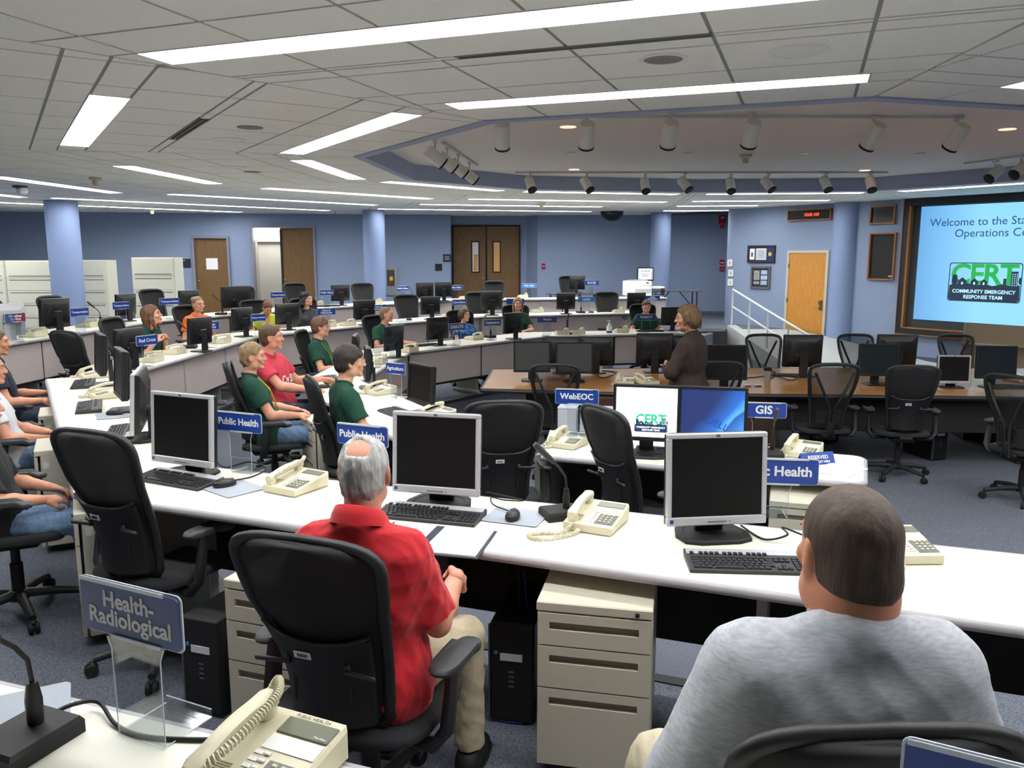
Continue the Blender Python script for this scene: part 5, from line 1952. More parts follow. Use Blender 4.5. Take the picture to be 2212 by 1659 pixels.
# ---- ring 3 near
for (x, y, k, lb) in ((1394, 985, 'lit_white', 'monitor with a lit white welcome slide'), (1535, 992, 'lit_blue', 'monitor with a lit blue desktop picture')):
    o = monitor(lb, at(x, y, D3), R(-13), k)
    scrn = [q for q in o.children if q.name.startswith('screen')][0]
    sw, sh, scz = o['sw'], o['sh'], o['scz']
    tl_ = Matrix.Translation((0, 0, scz)) @ Matrix.Rotation(R(-4), 4, 'X')
    if k == 'lit_white':
        scrn.data.materials[0] = mat('lit_white_screen', (250, 250, 255), .4, emit=1.1)
        dark = mat('lit_slide_dark', (30, 50, 76), .5, emit=.6)
        e_ = thing('slide_tmp', None, None)
        s2 = []
        before = set(bpy.data.objects)
        slide_art(scrn, .0, .0, 0, .20, (dark, mat('lit_slide_green', (36, 170, 120), .5, emit=.8), mat('lit_slide_pale', (236, 244, 255), .5, emit=1.0), dark))
        for q in set(bpy.data.objects) - before:
            q.matrix_local = tl_ @ Matrix.Translation((.03, -.0215, -.06)) @ Matrix.LocRotScale(q.location, q.rotation_euler, q.scale)
        pale = mat('lit_slide_faint', (214, 216, 226), .5, emit=.9)
        for s_, z_ in (('Welcome to the State Emergency', .095), ('Operations Center', .072)):
            q = text(s_, .019, pale, scrn, (0, 0, 0), depth=.0002, bold=0)
            q.matrix_local = tl_ @ Matrix.Translation((0, -.0202, z_)) @ Matrix.Rotation(PI / 2, 4, 'X')
        bpy.data.objects.remove(e_)
    else:
        m_ = bpy.data.materials.new('lit_blue_screen')
        m_.use_nodes = True
        nt = m_.node_tree
        bs = nt.nodes['Principled BSDF']
        bs.inputs['Base Color'].default_value = (.02, .02, .02, 1)
        tc = nt.nodes.new('ShaderNodeTexCoord')
        mp = nt.nodes.new('ShaderNodeMapping')
        mp.inputs['Rotation'].default_value = (0, R(-38), 0)
        mp.inputs['Scale'].default_value = (3.2, 1, 3.2)
        mp.inputs['Location'].default_value = (.55, 0, -.3)
        nz = nt.nodes.new('ShaderNodeTexNoise')
        nz.inputs['Scale'].default_value = 5
        mixv = nt.nodes.new('ShaderNodeVectorMath')
        mixv.operation = 'MULTIPLY_ADD'
        mixv.inputs[1].default_value = (.25, .25, .25)
        gr = nt.nodes.new('ShaderNodeTexGradient')
        cr = nt.nodes.new('ShaderNodeValToRGB')
        cr.color_ramp.elements[0].position = 0.0
        cr.color_ramp.elements[0].color = lin((8, 40, 110))
        cr.color_ramp.elements[1].position = 1.0
        cr.color_ramp.elements[1].color = lin((20, 70, 160))
        for p_, c_ in ((.35, (30, 110, 214)), (.48, (96, 190, 250)), (.52, (24, 92, 190)), (.78, (70, 160, 240))):
            el = cr.color_ramp.elements.new(p_)
            el.color = lin(c_)
        nt.links.new(tc.outputs['Object'], nz.inputs['Vector'])
        nt.links.new(tc.outputs['Object'], mp.inputs['Vector'])
        nt.links.new(nz.outputs['Color'], mixv.inputs[0])
        nt.links.new(mp.outputs['Vector'], mixv.inputs[2])
        nt.links.new(mixv.outputs['Vector'], gr.inputs['Vector'])
        nt.links.new(gr.outputs['Fac'], cr.inputs['Fac'])
        nt.links.new(cr.outputs['Color'], bs.inputs['Emission Color'])
        bs.inputs['Emission Strength'].default_value = .9
        scrn.data.materials[0] = m_
        q = text('DELL', .062, mat('engraved_blue', (14, 60, 140), .5, emit=.5), scrn, (0, 0, 0), depth=.0002, bold=0)
        q.matrix_local = tl_ @ Matrix.Translation((.03, -.0202, -.05)) @ Matrix.Rotation(R(24), 4, 'Y') @ Matrix.Rotation(PI / 2, 4, 'X')
keyboard('black keyboard under the lit white monitor', at(1448, 982, D3), R(-16), silver=False)
phone('cream desk phone before the near WebEOC sign', at(1226, 962, D3), R(-30))
phone('cream desk phone at the rounded end of the desk with the lit monitors', at(1732, 982, D3), R(-34))
microphone('black gooseneck microphone in front of the GIS sign', at(1668, 985, D3), R(-10))
desk_sign('WebEOC', 'blue WebEOC sign standing on white boxes left of the lit monitors', at(1246, 857, D3 + .34) - Vector((0, 0, .262)), R(-12), size=.052, both=True)
desk_sign('GIS', 'blue GIS sign right of the lit blue monitor', at(1650, 886, D3 + .262) - Vector((0, 0, .262)), R(-10), size=.072, both=True)
t = thing('reserved_sign', 'small blue RESERVED tent sign leaning on the rounded desk end', 'sign', at(1762, 1001, D3), R(14))
mb = MB()
mb.add([(-.11, -.035, 0), (.11, -.035, 0), (.11, .0, .068), (-.11, .0, .068), (-.11, .035, 0), (.11, .035, 0), (-.11, -.031, 0), (.11, -.031, 0), (.11, .0, .063), (-.11, .0, .063), (-.11, .031, 0), (.11, .031, 0)], [(0, 1, 2, 3), (3, 2, 5, 4), (6, 9, 8, 7), (9, 10, 11, 8), (0, 3, 9, 6), (3, 4, 10, 9), (1, 7, 8, 2), (2, 8, 11, 5), (0, 6, 7, 1), (4, 5, 11, 10)])
pl = mb.build('card', M['sign'], t)
text('RESERVED', .030, M['signtext'], pl, (0, -.0195, .042), rot=(math.atan2(.068, .035), 0, 0), bold=.02, depth=.0003)
text('DO NOT SIT HERE', .018, M['signtext'], pl, (0, -.031, .017), rot=(math.atan2(.068, .035), 0, 0), bold=.02, depth=.0003)
t = thing('paper_stack', 'white sheets lying on the rounded desk end', 'paper', at(1812, 1015, D3), R(-50))
for k in range(3):
    MB().box((.004 * k, -.003 * k, .001 + .0014 * k), (.21, .28, .0012), rz=.05 * k).build('sheet', M['paper'], t)
M['frost'] = mat('frosted_plastic', (206, 208, 220), .35, alpha=.62)
for k, (x, y) in enumerate(((1228, 940), (1276, 942), (1318, 945))):
    t = thing('plastic_box', 'frosted clear plastic box under the near WebEOC sign, ' + ('left one', 'middle one', 'right one behind the chair')[k], 'box', at(x, y, D3) + Vector((0, .06, 0)), R(-12))
    MB().rbox((0, 0, .09), (.13, .12, .18), .008).build('box', M['frost'], t, smooth=30)
    MB().rbox((0, 0, .188), (.134, .124, .014), .004).build('lid', M['frost'], t, smooth=30)
MBp = at(1192, 958, D3)
t = thing('blue_edged_folder', 'white card with a blue edge at the left end of the lit monitor desk', 'paper', MBp + Vector((.06, .05, 0)), R(-14))
MB().box((0, 0, .003), (.18, .24, .005)).build('sheet', M['paper'], t)
MB().box((0, .122, .004), (.18, .012, .007)).build('blue_edge', M['sign_light'], t)
# chairs, near rows
chair('empty black mesh office chair at left, in front of the left silver monitor', (-1.56, 3.44, Z2), R(-24))
chair('empty black office chair past the far end of the left desk', (-3.98, 7.72, Z2), R(-28))
chair('empty black mesh office chair behind the middle silver monitor', (-.08, 4.96, Z3), R(6))
chair('empty black mesh office chair turned aside before the lit white monitor', (.78, 4.60, Z3), R(-62))
# pedestals and towers under the near rows
def fwd_(a):
    return Vector((-math.sin(a), math.cos(a), 0))
def under(px, py, zt):
    return P(px, py, zt)
p = under(1284, 1306, Z2 + .65) + fwd_(R(-12)) * .275
pedestal('cream three drawer pedestal under the front desk between the two men', (p.x, p.y, Z2), R(-12))
p = under(1142, 1335, Z2 + .41)
tower('black computer tower left of the cream pedestal between the two men', (p.x - .02, p.y + .16, Z2), R(-12))
p = under(660, 1215, Z2 + .65)
pedestal('cream pedestal half hidden by the red polo man\'s chair', (p.x + .02, p.y + .05, Z2), R(-19))
p = under(518, 1290, Z2 + .41)
tower('black computer tower beside the red polo man\'s chair', (p.x - .02, p.y + .02, Z2), R(-19))
p = under(150, 1090, Z2 + .65)
pedestal('cream pedestal at the left corner beyond the empty chair', (p.x + .26, p.y + .16, Z2), R(-62))
p = under(80, 962, Z2 + .65)
pedestal('cream pedestal beside the sitter in jeans at the left edge', (p.x + .24, p.y + .14, Z2), R(-62))
p = under(88, 890, Z2 + .65)
pedestal('cream pedestal under the left desk, farthest of the three at left', (p.x + .24, p.y + .14, Z2), R(-62))
p = under(1758, 1075, Z3 + .65)
pedestal('cream pedestal under the rounded end of the lit monitor desk', (p.x + .02, p.y + .16, Z3), R(-19))
p = under(700, 905, Z3 + .65)
pedestal('cream pedestal behind the Public Health sign, below the dark-haired boy', (p.x + .12, p.y + .12, Z3), R(-62))
cable('hanging_cables', 'bundle of black cables hanging below the front desk by the red polo man\'s knee', [(.03, 3.12, .44), (.03, 3.10, .2), (.02, 3.08, .05), (.05, 3.05, -.02), (.0, 3.06, .1), (.04, 3.1, .25), (.07, 3.12, .1), (.08, 3.1, -.1), (.04, 3.05, -.14)], .006)
cable('hanging_cables', 'thin black cable drooping to the carpet by the red polo man\'s knee', [(-.02, 3.12, .44), (-.05, 3.1, .2), (-.09, 3.06, 0), (-.06, 3.04, -.13), (.06, 3.0, -.14)], .005)
cable('network_cable', 'blue network cable loop on the carpet by the black tower', [(.05, 3.12, .4), (.06, 3.08, .1), (.0, 3.0, -.10), (-.06, 2.95, -.14), (.04, 2.92, -.14), (.10, 3.0, -.14)], .004, 'sign')

# ---- the foreground desk
phone('large cream PUBLIC HEALTH phone in the foreground, coiled cord over the handset', at(572, 1690, D1), R(-24), 'over')
ph = [o for o in bpy.data.objects if o.get('label', '').startswith('large cream PUBLIC')][0]
text('PUBLIC HEALTH', .0105, M['ink'], ph, (.03, .1035, .0705), rot=(math.atan2(.036, .225), 0, 0), bold=0, depth=.0002)
text('Meridian', .008, M['card'], ph, (.075, .062, .0664), rot=(math.atan2(.036, .225), 0, 0), bold=0, depth=.0002)
desk_sign('Health-\nRadiological', 'slate blue Health-Radiological sign in the foreground at left', at(280, 1325, D1 + .262) - Vector((0, 0, .262)), R(-25), 'sign_dull', w=.255, h=.102, size=.045, textmat='signtext_dull')
desk_sign(' ', 'top of a navy sign plate cut off at the lower right corner', at(2196, 1734, D1 + .262) - Vector((0, 0, .262)), R(-28), 'sign', w=.25)
microphone('black gooseneck microphone at the lower left corner', at(58, 1612, D1), R(-22))
mouse_pad('grey mouse pad at the lower left corner', at(30, 1560, D1), R(-62))
cable('microphone_cable', 'black cable running from the foreground microphone to the foreground phone', [at(92, 1588, D1) + Vector((0, 0, .012)), at(118, 1562, D1) + Vector((0, 0, .02)), at(165, 1545, D1) + Vector((0, 0, .025)), at(215, 1535, D1) + Vector((0, 0, .018)), at(252, 1572, D1) + Vector((0, 0, .006)), at(320, 1597, D1) + Vector((0, 0, .005)), at(455, 1603, D1) + Vector((0, 0, .005)), at(500, 1600, D1) + Vector((0, 0, .005))], .0045)

# ---- ring 3 left: the two nearest boys' desk
monitor('black monitor facing left at the near end of the boys\' desk', at(912, 893, D3), R(-52), 'black', scale=.87)
keyboard('black keyboard in front of the dark-haired boy', at(862, 896, D3), R(-56), silver=False)
phone('cream phone beside the Agriculture sign', at(822, 850, D3), R(-50))
phone('cream phone at the near end of the boys\' desk', at(944, 903, D3), R(-50))
desk_sign('Agriculture', 'blue Agriculture sign behind the two nearest boys', at(854, 796, D3 + .262) - Vector((0, 0, .262)), R(-36), both=True, w=.22)
monitor('black monitor seen edge-on right of the dark-haired boy', at(794, 838, D3), R(-76), 'black', scale=.87)
monitor('black monitor seen edge-on behind the dark-haired boy', at(768, 800, D3), R(-84), 'black', scale=.87)
keyboard('black keyboard left of the dark-haired boy', at(714, 822, D3), R(-70), silver=False)
mouse('black mouse on the desk before the young man in coral red', at(700, 838, D3), R(-70))
monitor('black monitor before the shaved-headed young man', at(852, 772, D3), R(-118), 'black', scale=.87)
phone('cream phone in front of the black monitor of the shaved-headed young man', at(880, 760, D3), R(-120))
phone('cream phone behind the clear holder without a plate', at(812, 785, D3), R(-100))
for k, (x, y, lb) in enumerate(((818, 765, 'clear empty sign holder, left of two near the shaved-headed young man'), (848, 745, 'clear empty sign holder, right of two near the shaved-headed young man'))):
    q = at(x, y + 30, D3)
    t = thing('sign_holder', lb, 'sign holder', q, R(60))
    mb = MB()
    mb.m = FX
    mb.m = Matrix.Translation((0, 0, .22)) @ FX
    mb.prism(rrect(.2, .10, .012), -.003, .003)
    mb.m = Matrix.Identity(4)
    mb.box((0, .006, .09), (.11, .004, .18))
    mb.box((0, .05, .002), (.11, .10, .003))
    mb.build('acrylic', M['clear'], t)
# ---- ring 3 far
monitor('black monitor left of the DAS-ITE sign, its back to us', at(946, 746, D3), R(-140), 'black', scale=.87)
keyboard('black keyboard left of the DAS-ITE monitor', at(912, 747, D3), R(-138), silver=False)
phone('cream phone right of the plaid-shirted girl', at(1024, 733, D3), R(-140))
desk_sign('DAS-ITE', 'slate blue DAS-ITE sign in front of the plaid-shirted girl', at(987, 706, D3 + .262) - Vector((0, 0, .262)), R(40), 'sign_dull', size=.062)
desk_sign('Commerce', 'blue Commerce sign right of the plaid-shirted girl', at(1064, 697, D3 + .262) - Vector((0, 0, .262)), R(24), 'sign_dull', w=.26)
microphone('black microphone below the Commerce sign', at(1058, 729, D3), R(-140))
monitor('black monitor in front of the long-haired girl, its back to us', at(1108, 732, D3), R(-138), 'black', scale=.87)
desk_sign('Vacant', 'blue Vacant sign between the long-haired girl and the pump bottle', at(1182, 690, D3 + .262) - Vector((0, 0, .262)), R(8), 'sign_dull', w=.30)
microphone('black gooseneck microphone right of the Vacant sign', at(1224, 722, D3), R(10))
phone('cream phone below the Vacant sign, left of two', at(1214, 722, D3), R(-172))
phone('cream phone below the Vacant sign, right of two', at(1248, 721, D3), R(-172))
phone('cream phone right of the white pump bottle', at(1342, 717, D3), R(-172))
desk_sign('WebEOC', 'dark blue far WebEOC sign in front of the brown-fringed boy', at(1396, 685, D3 + .262) - Vector((0, 0, .262)), R(4), 'sign_dull', size=.05, w=.31)
monitor('black monitor right of the brown-fringed boy, its back to us', at(1450, 714, D3), R(-174), 'black', scale=.87)
keyboard('dark keyboard in front of the brown-fringed boy', at(1404, 716, D3), R(-174), silver=False)
q = at(1316, 719, D3)
t = thing('pump_bottle', 'white pump bottle with a blue band on the far desk', 'bottle', q)
MB().lathe([(.040, 0), (.047, .01), (.047, .075), (.043, .10), (.022, .135), (.016, .14)], n=18).build('bottle', M['white'], t, smooth=50)
MB().lathe([(.0478, .006), (.0478, .034)], n=18).build('label_band', M['sign'], t, smooth=50)
mb = MB()
mb.lathe([(.018, .14), (.018, .158), (.006, .16), (.006, .195)], n=12)
mb.tube([(0, 0, .192), (-.02, -.0, .198), (-.05, 0, .192)], .007, 8)
mb.lathe([(.014, .19), (.014, .203)], n=12)
mb.build('pump', M['white'], t, smooth=40)
# ---- ring 2 far
monitor('black monitor with the Red Cross sign beside it, its back to us', at(282, 796, D2), R(-108), 'black', scale=.87)
desk_sign('Red Cross', 'blue Red Cross sign before the woman with clasped hands', at(318, 735, D2 + .262) - Vector((0, 0, .262)), R(66), w=.25)
phone('cream phone at the near end of the Red Cross desk', at(322, 781, D2), R(-96))
phone('cream phone in front of the woman with clasped hands', at(372, 764, D2), R(-96))
monitor('black monitor in front of the girl in orange', at(434, 759, D2), R(-112), 'black', scale=.87)
microphone('black microphone by the girl in orange', at(410, 752, D2), R(-80))
desk_sign('Human\nServices', 'small blue two-line sign right of the orange girl\'s monitor', at(456, 704, D2 + .262) - Vector((0, 0, .262)), R(60), w=.22)
phone('cream phone between the orange girl and the next monitor', at(474, 741, D2), R(-100))
monitor('black monitor left of the woman in yellow', at(525, 727, D2), R(-118), 'black', scale=.87)
desk_sign('Human Services', 'small blue sign in front of the woman in yellow', at(558, 686, D2 + .262) - Vector((0, 0, .262)), R(52), w=.22)
monitor('black monitor right of the woman in yellow', at(622, 713, D2), R(-146), 'black', scale=.87)
desk_sign('Natural\nResources', 'blue Natural Resources sign by the curly-haired woman', at(705, 673, D2 + .262) - Vector((0, 0, .262)), R(30), w=.27)
phone('cream phone below the left Natural Resources sign', at(750, 703, D2), R(-140))
phone('cream phone behind the brown-haired lanyard boy', at(707, 706, D2), R(-130))
monitor('grey-edged black monitor behind the shaved-headed young man, its back to us', at(788, 702, D2), R(-150), 'black', scale=.87)
desk_sign('Natural\nResources', 'blue Natural Resources sign half hidden by the shaved-headed young man', at(818, 665, D2 + .262) - Vector((0, 0, .262)), R(24), w=.24)
mouse_pad('pale mouse pad behind the shaved-headed young man', at(870, 694, D2), R(-140))
mouse('black mouse behind the shaved-headed young man', at(884, 692, D2) + Vector((0, 0, .0046)), R(-120))
chair('empty black office chair left of the Corrections sign', (PD(893, 650, 14.3).x, PD(893, 650, 14.3).y - .1, Z2), R(-150))
monitor('black monitor below the Corrections sign, beside an empty chair', at(930, 690, D2), R(-150), 'black', scale=.87)
desk_sign('Corrections', 'blue Corrections sign on the second far desk', at(992, 653, D2 + .262) - Vector((0, 0, .262)), R(22), w=.25)
phone('cream phone under the Corrections sign', at(970, 684, D2), R(-150))
chair('empty black office chair behind the large black monitor in front of the double doors', (PD(1040, 645, 15.2).x, PD(1040, 645, 15.2).y, Z2), R(-160))
monitor('black monitor before the double doors, with a small white sticker', at(1062, 681, D2), R(-168), 'black', scale=.98)
desk_sign('EOC', 'blue EOC sign half hidden by the long-haired girl', at(1113, 651, D2 + .262) - Vector((0, 0, .262)), R(10), w=.32)
phone('cream phone right of the long-haired girl', at(1160, 675, D2), R(-165))
monitor('black monitor left of the light blue HSEMD sign', at(1222, 678, D2), R(-170), 'black', scale=.87)
desk_sign('HSEMD', 'light blue HSEMD sign on the second far desk', at(1267, 647, D2 + .262) - Vector((0, 0, .262)), R(8), 'sign_light', w=.32)
microphone('black microphone below the HSEMD sign', at(1254, 676, D2), R(-160))
mouse('black mouse right of the HSEMD microphone', at(1277, 676, D2), R(-120))
chair('empty black office chair right of the HSEMD sign', (PD(1315, 648, 15.4).x, PD(1315, 648, 15.4).y - .1, Z2), R(-176))
phone('cream phone in front of the empty chair right of the HSEMD sign', at(1336, 675, D2), R(-172))
monitor('black monitor behind the brown-fringed boy', at(1374, 677, D2), R(-172), 'black', scale=.87)
desk_sign('Public\nInformation', 'blue Public Information sign half hidden by the brown-fringed boy', at(1410, 644, D2 + .262) - Vector((0, 0, .262)), R(4), w=.27)
# ---- ring 1 far
t = monitor('silver-backed monitor at the left edge on the outermost desk', at(18, 738, D1), R(-118), 'silver')
for q in t.children:
    if q.name.startswith('rear_shell') or q.name.startswith('stand'):
        q.data = q.data.copy()
        q.data.materials[0] = M['silver']
desk_sign('Weather\nService', 'blue and maroon Weather Service sign at the left edge', at(33, 686, D1 + .262) - Vector((0, 0, .262)), R(64), 'sign_red', w=.22)
ws = [o for o in bpy.data.objects if o.get('label', '').startswith('blue and maroon')][0]
pb = MB().box((-.058, -.0025, .262), (.10, .0012, .090)).build('blue_field', M['sign_dull'], ws)
chair('empty black office chair behind the silver-backed monitor', (PD(15, 680, 10.0).x, PD(15, 680, 10.0).y, Z1), R(-104))
phone('cream phone right of the Weather Service sign', at(72, 727, D1), R(-100))
monitor('black monitor back on the outermost desk before the leftmost column', at(122, 722, D1), R(-112), 'black', scale=.95)
chair('empty black office chair in front of the leftmost column', (PD(150, 668, 10.9).x, PD(150, 668, 10.9).y, Z1), R(-104))
desk_sign('Transportation', 'blue Transportation sign in front of the leftmost column', at(172, 674, D1 + .262) - Vector((0, 0, .262)), R(62), w=.23)
microphone('black microphone by the leftmost Transportation sign', at(214, 703, D1), R(-70))
phone('cream phone left of the outermost desk microphone', at(190, 706, D1), R(-100))
phone('cream phone right of the outermost desk microphone', at(234, 701, D1), R(-100))
monitor('black monitor behind a Transportation sign, before the free standing file cabinet', at(274, 694, D1), R(-110), 'black', scale=.87)
desk_sign('Transportation', 'blue Transportation sign in front of a black monitor and file cabinet', at(262, 660, D1 + .262) - Vector((0, 0, .262)), R(58), w=.24)
chair('empty black office chair behind a see-through Transportation sign', (PD(355, 655, 13.0).x, PD(355, 655, 13.0).y, Z1), R(-118))
desk_sign('Transportation', 'blue Transportation sign between the two women in green and orange', at(366, 651, D1 + .262) - Vector((0, 0, .262)), R(46), w=.29)
monitor('black monitor behind the girl in orange', at(410, 681, D1), R(-124), 'black', scale=.87)
monitor('wide black monitor in front of the closed door, its back to us', at(512, 678, D1), R(-134), 'wide', scale=1.0)
microphone('black microphone left of the wide black monitor', at(478, 680, D1), R(-90))
chair('empty black office chair right of the wide black monitor', (PD(546, 650, 14.4).x, PD(546, 650, 14.4).y, Z1), R(-130))
desk_sign('Transportation', 'blue Transportation sign above the woman in yellow', at(601, 637, D1 + .262) - Vector((0, 0, .262)), R(36), w=.26)
chair('empty black office chair behind the curly-haired woman', (PD(648, 640, 15.9).x, PD(648, 640, 15.9).y, Z1), R(-146))
phone('cream phone right of the curly-haired woman', at(684, 662, D1), R(-140))
desk_sign('Public Safety', 'blue Public Safety sign right of the curly-haired woman', at(706, 632, D1 + .262) - Vector((0, 0, .262)), R(32), w=.26)
monitor('black monitor right of the left Public Safety sign', at(736, 660, D1), R(-150), 'black', scale=.87)
keyboard('dark keyboard under the left Public Safety sign', at(706, 662, D1), R(-150), silver=False)
chair('empty black office chair in front of the second column', (PD(793, 640, 15.9).x, PD(793, 640, 15.9).y, Z1), R(-152))
phone('cream phone in front of the second column', at(812, 656, D1), R(-150))
desk_sign('Public Safety', 'blue Public Safety sign by the extinguisher cabinet', at(870, 623, D1 + .262) - Vector((0, 0, .262)), R(26), w=.25)
microphone('black microphone left of the twin monitors', at(890, 653, D1), R(-150))
monitor('black monitor before the double doors, left of the twin pair', at(918, 652, D1), R(-164), 'black', scale=.87)
monitor('black monitor before the double doors, right of the twin pair', at(958, 650, D1), R(-164), 'black', scale=.87)
desk_sign('Public Safety', 'blue Public Safety sign on the right twin monitor', at(985, 621, D1 + .262) - Vector((0, 0, .262)), R(16), w=.30)
phone('cream phone below the double doors', at(1003, 646, D1), R(-164))
chair('empty black office chair in front of the double doors', (PD(1072, 640, 17.2).x, PD(1072, 640, 17.2).y, Z1), R(-170))
desk_sign('Public Safety', 'light blue Public Safety sign on a blue stand right of the double doors', at(1143, 617, D1 + .262) - Vector((0, 0, .262)), R(8), 'sign_light', w=.34)
phone('cream phone left of the light blue Public Safety sign', at(1129, 643, D1), R(-170))
# far corner: folding tables, printer, notices
def folding_table(label, p, rz, L_, W2=.6, H_=.72):
    t = thing('folding_table', label, 'table', p, rz)
    MB().rbox((0, 0, H_ - .015), (L_, W2, .03), .006).build('top', mat('grey_table_top', (86, 86, 88), .4), t)
    for s in (-1, 1):
        mb = MB()
        for y in (-.22, .22):
            mb.tube([(s * (L_ / 2 - .12), y, .0), (s * (L_ / 2 - .12), y, H_ - .03)], .016, 6)
        mb.tube([(s * (L_ / 2 - .12), -.22, .1), (s * (L_ / 2 - .12), .22, .1)], .012, 6)
        mb.tube([(s * (L_ / 2 - .12), 0, .36), (s * (L_ / 2 - .5), 0, H_ - .04)], .012, 6)
        mb.build('leg_frame', M['matte'], t)
    return t
q = PD(1236, 640, 20.6)
folding_table('dark folding table behind the RACES sign', (q.x, q.y, Z1), R(-2), 1.35)
chair('empty black office chair behind the RACES monitor', (q.x - .05, q.y + .75, Z1), R(180))
monitor('black monitor beside the RACES sign', (q.x + .12, q.y, Z1 + .72), R(160), 'black')
desk_sign('RACES', 'dark blue RACES sign on the far folding table', (q.x + .48, q.y - .1, Z1 + .72), R(2), size=.075, w=.36, h=.12)
q = PD(1474, 640, 20.0)
folding_table('grey topped folding table right of the third column', (q.x - .2, q.y, Z1 + .0), R(2), 1.25, .6, .82)
q = at(1380, 641, D1)
t = thing('laser_printer', 'large white laser printer on the outermost far desk', 'printer', (q.x, q.y + .30, D1), R(8))
MB().rbox((0, 0, .175), (.56, .48, .35), .02).build('body', M['white'], t, smooth=30)
mb = MB()
mb.box((.08, -.242, .12), (.38, .004, .10))
mb.box((.08, -.242, .24), (.38, .004, .008))
mb.build('paper_drawer', M['silver'], t)
MB().box((.17, -.243, .31), (.06, .004, .03)).build('badge', M['midgrey'], t)
MB().loft([[(x, y, z) for x, y in ((-.2, -.14), (.2, -.14), (.2, .14), (-.2, .14))] for z in (.35, .372)]).build('output_tray', M['silver'], t)
q2_ = at(1421, 640, D1)
t = thing('paper_tray', 'grey stacked paper tray right of the white printer', 'tray', (q2_.x + .0, q2_.y + .19, D1), R(4))
for k in range(3):
    MB().box((0, 0, .03 + k * .055), (.30, .34, .012)).build('shelf', M['midgrey'], t)
mb = MB()
for s in (-1, 1):
    mb.box((s * .15, 0, .09), (.01, .34, .17))
mb.build('side', M['midgrey'], t)
MB().box((0, 0, .20), (.29, .32, .04)).build('paper_stack', M['paper'], t)
pz = PD(1394, 592, 18.9)
t = thing('caution_notice', 'white CAUTION notice on a monitor standing on the printer', 'sign', (pz.x, pz.y, D1 + .372), R(2))
zc_ = pz.z - D1 - .372
MB().rbox((0, 0, zc_), (.40, .05, .32), .02).build('monitor_frame', M['black'], t, smooth=30)
MB().box((0, -.026, zc_), (.35, .004, .26)).build('screen_surround', M['silver'], t)
pp = MB().box((-.01, -.030, zc_ + .01), (.30, .003, .235)).build('sheet', mat('glowing_sheet', (240, 244, 248), .6, emit=.25), t)  # paper with a weak glow put into its colour, no light behind it
text('CAUTION', .052, M['ink'], pp, (-.01, -.0325, zc_ + .065), bold=.02, depth=.0003)
mb = MB()
for k in range(3):
    mb.box((-.01, -.0325, zc_ + .01 - .035 * k), (.2 - .03 * k, .001, .010))
mb.build('print_lines', M['midgrey'], pp)
mb = MB()
mb.tube([(0, .02, 0.0), (0, .02, max(.06, zc_ - .14))], .03, 8)
mb.rbox((0, .0, .008), (.2, .16, .016), .006)
mb.build('stand', M['white'], t)
# ---- the pit: conference table things
monitor('grey-lit monitor on the cherry table, left of the near pair', at(1149, 823, D4), R(-2), 'grey')
monitor('grey-lit monitor on the cherry table, right of the near pair', at(1240, 826, D4), R(-2), 'grey')
monitor('black monitor on the cherry table behind the grey-lit pair, left one', at(1215, 806, D4), R(176), 'black')
monitor('black monitor on the cherry table behind the grey-lit pair, right one', at(1288, 805, D4), R(172), 'black')
monitor('black monitor on the cherry table left of the standing woman', at(1412, 804, D4), R(178), 'black', scale=1.05)
monitor('black monitor on the cherry table right behind the standing woman', at(1480, 802, D4), R(178), 'black')
monitor('large black monitor on the cherry table right of the standing woman', at(1566, 842, D4), R(-4), 'black', scale=1.05)
monitor('black monitor on the cherry table in front of the light oak door', at(1730, 813, D4), R(176), 'black', scale=1.08)
monitor('dark monitor on the cherry table behind the mesh chairs, facing us', at(1893, 832, D4), R(-4), 'blue_dark')
monitor('black monitor on the cherry table with its back to us, below the framed cloth panel', at(1932, 812, D4), R(172), 'black', scale=1.08)
monitor('small silver-rimmed tilted monitor on the cherry table', at(2056, 838, D4), R(-6), 'silver', scale=.84)
monitor('blue-dark monitor on the cherry table at the right edge', at(2146, 838, D4), R(-4), 'blue_dark')
keyboard('black keyboard left of the light oak door monitor on the cherry table', at(1700, 812, D4), R(170), silver=False)
keyboard('black keyboard at the right edge of the cherry table', at(2180, 838, D4), R(-4), silver=False)
phone('beige phone on the cherry table, left of the pair beside the standing woman', at(1350, 828, D4), R(-10))
phone('beige phone on the cherry table, right of the pair beside the standing woman', at(1396, 828, D4), R(24))
phone('cream phone at the right edge of the cherry table', at(2196, 822, D4), R(20))
q = at(1657, 831, D4)
t = thing('travel_mug', 'steel travel mug with a black lid on the cherry table', 'mug', q)
MB().lathe([(.030, 0), (.032, .01), (.040, .15), (.041, .155)], n=20).build('body', M['steel'], t, smooth=40)
MB().lathe([(.043, .153), (.043, .185), (.030, .192)], n=20).build('lid', M['black'], t, smooth=40)
MB().tube([(.038, 0, .145), (.075, 0, .14), (.078, 0, .09), (.036, 0, .06)], .008, 8).build('handle', M['black'], t, smooth=50)
for k, (x, y) in enumerate(((1615, 836), (1637, 836))):
    t = thing('power_box', 'small steel outlet box in the cherry table, ' + ('left one' if k == 0 else 'right one'), 'outlet', at(x, y, D4), 0)
    MB().rbox((0, 0, .012), (.075, .05, .024), .004).build('box', M['steel'], t)
    MB().box((0, -.0255, .013), (.05, .002, .012)).build('sockets', M['matte'] if k else M['red'], t)
cable('table_cables', 'black cables tangled on the cherry table below the grey-lit monitors', [at(1285, 806, D4) + Vector((0, 0, .02)), at(1300, 818, D4) + Vector((0, 0, .01)), at(1330, 812, D4) + Vector((0, 0, .03)), at(1300, 804, D4) + Vector((0, 0, .02)), at(1340, 806, D4) + Vector((0, 0, .01))], .006)
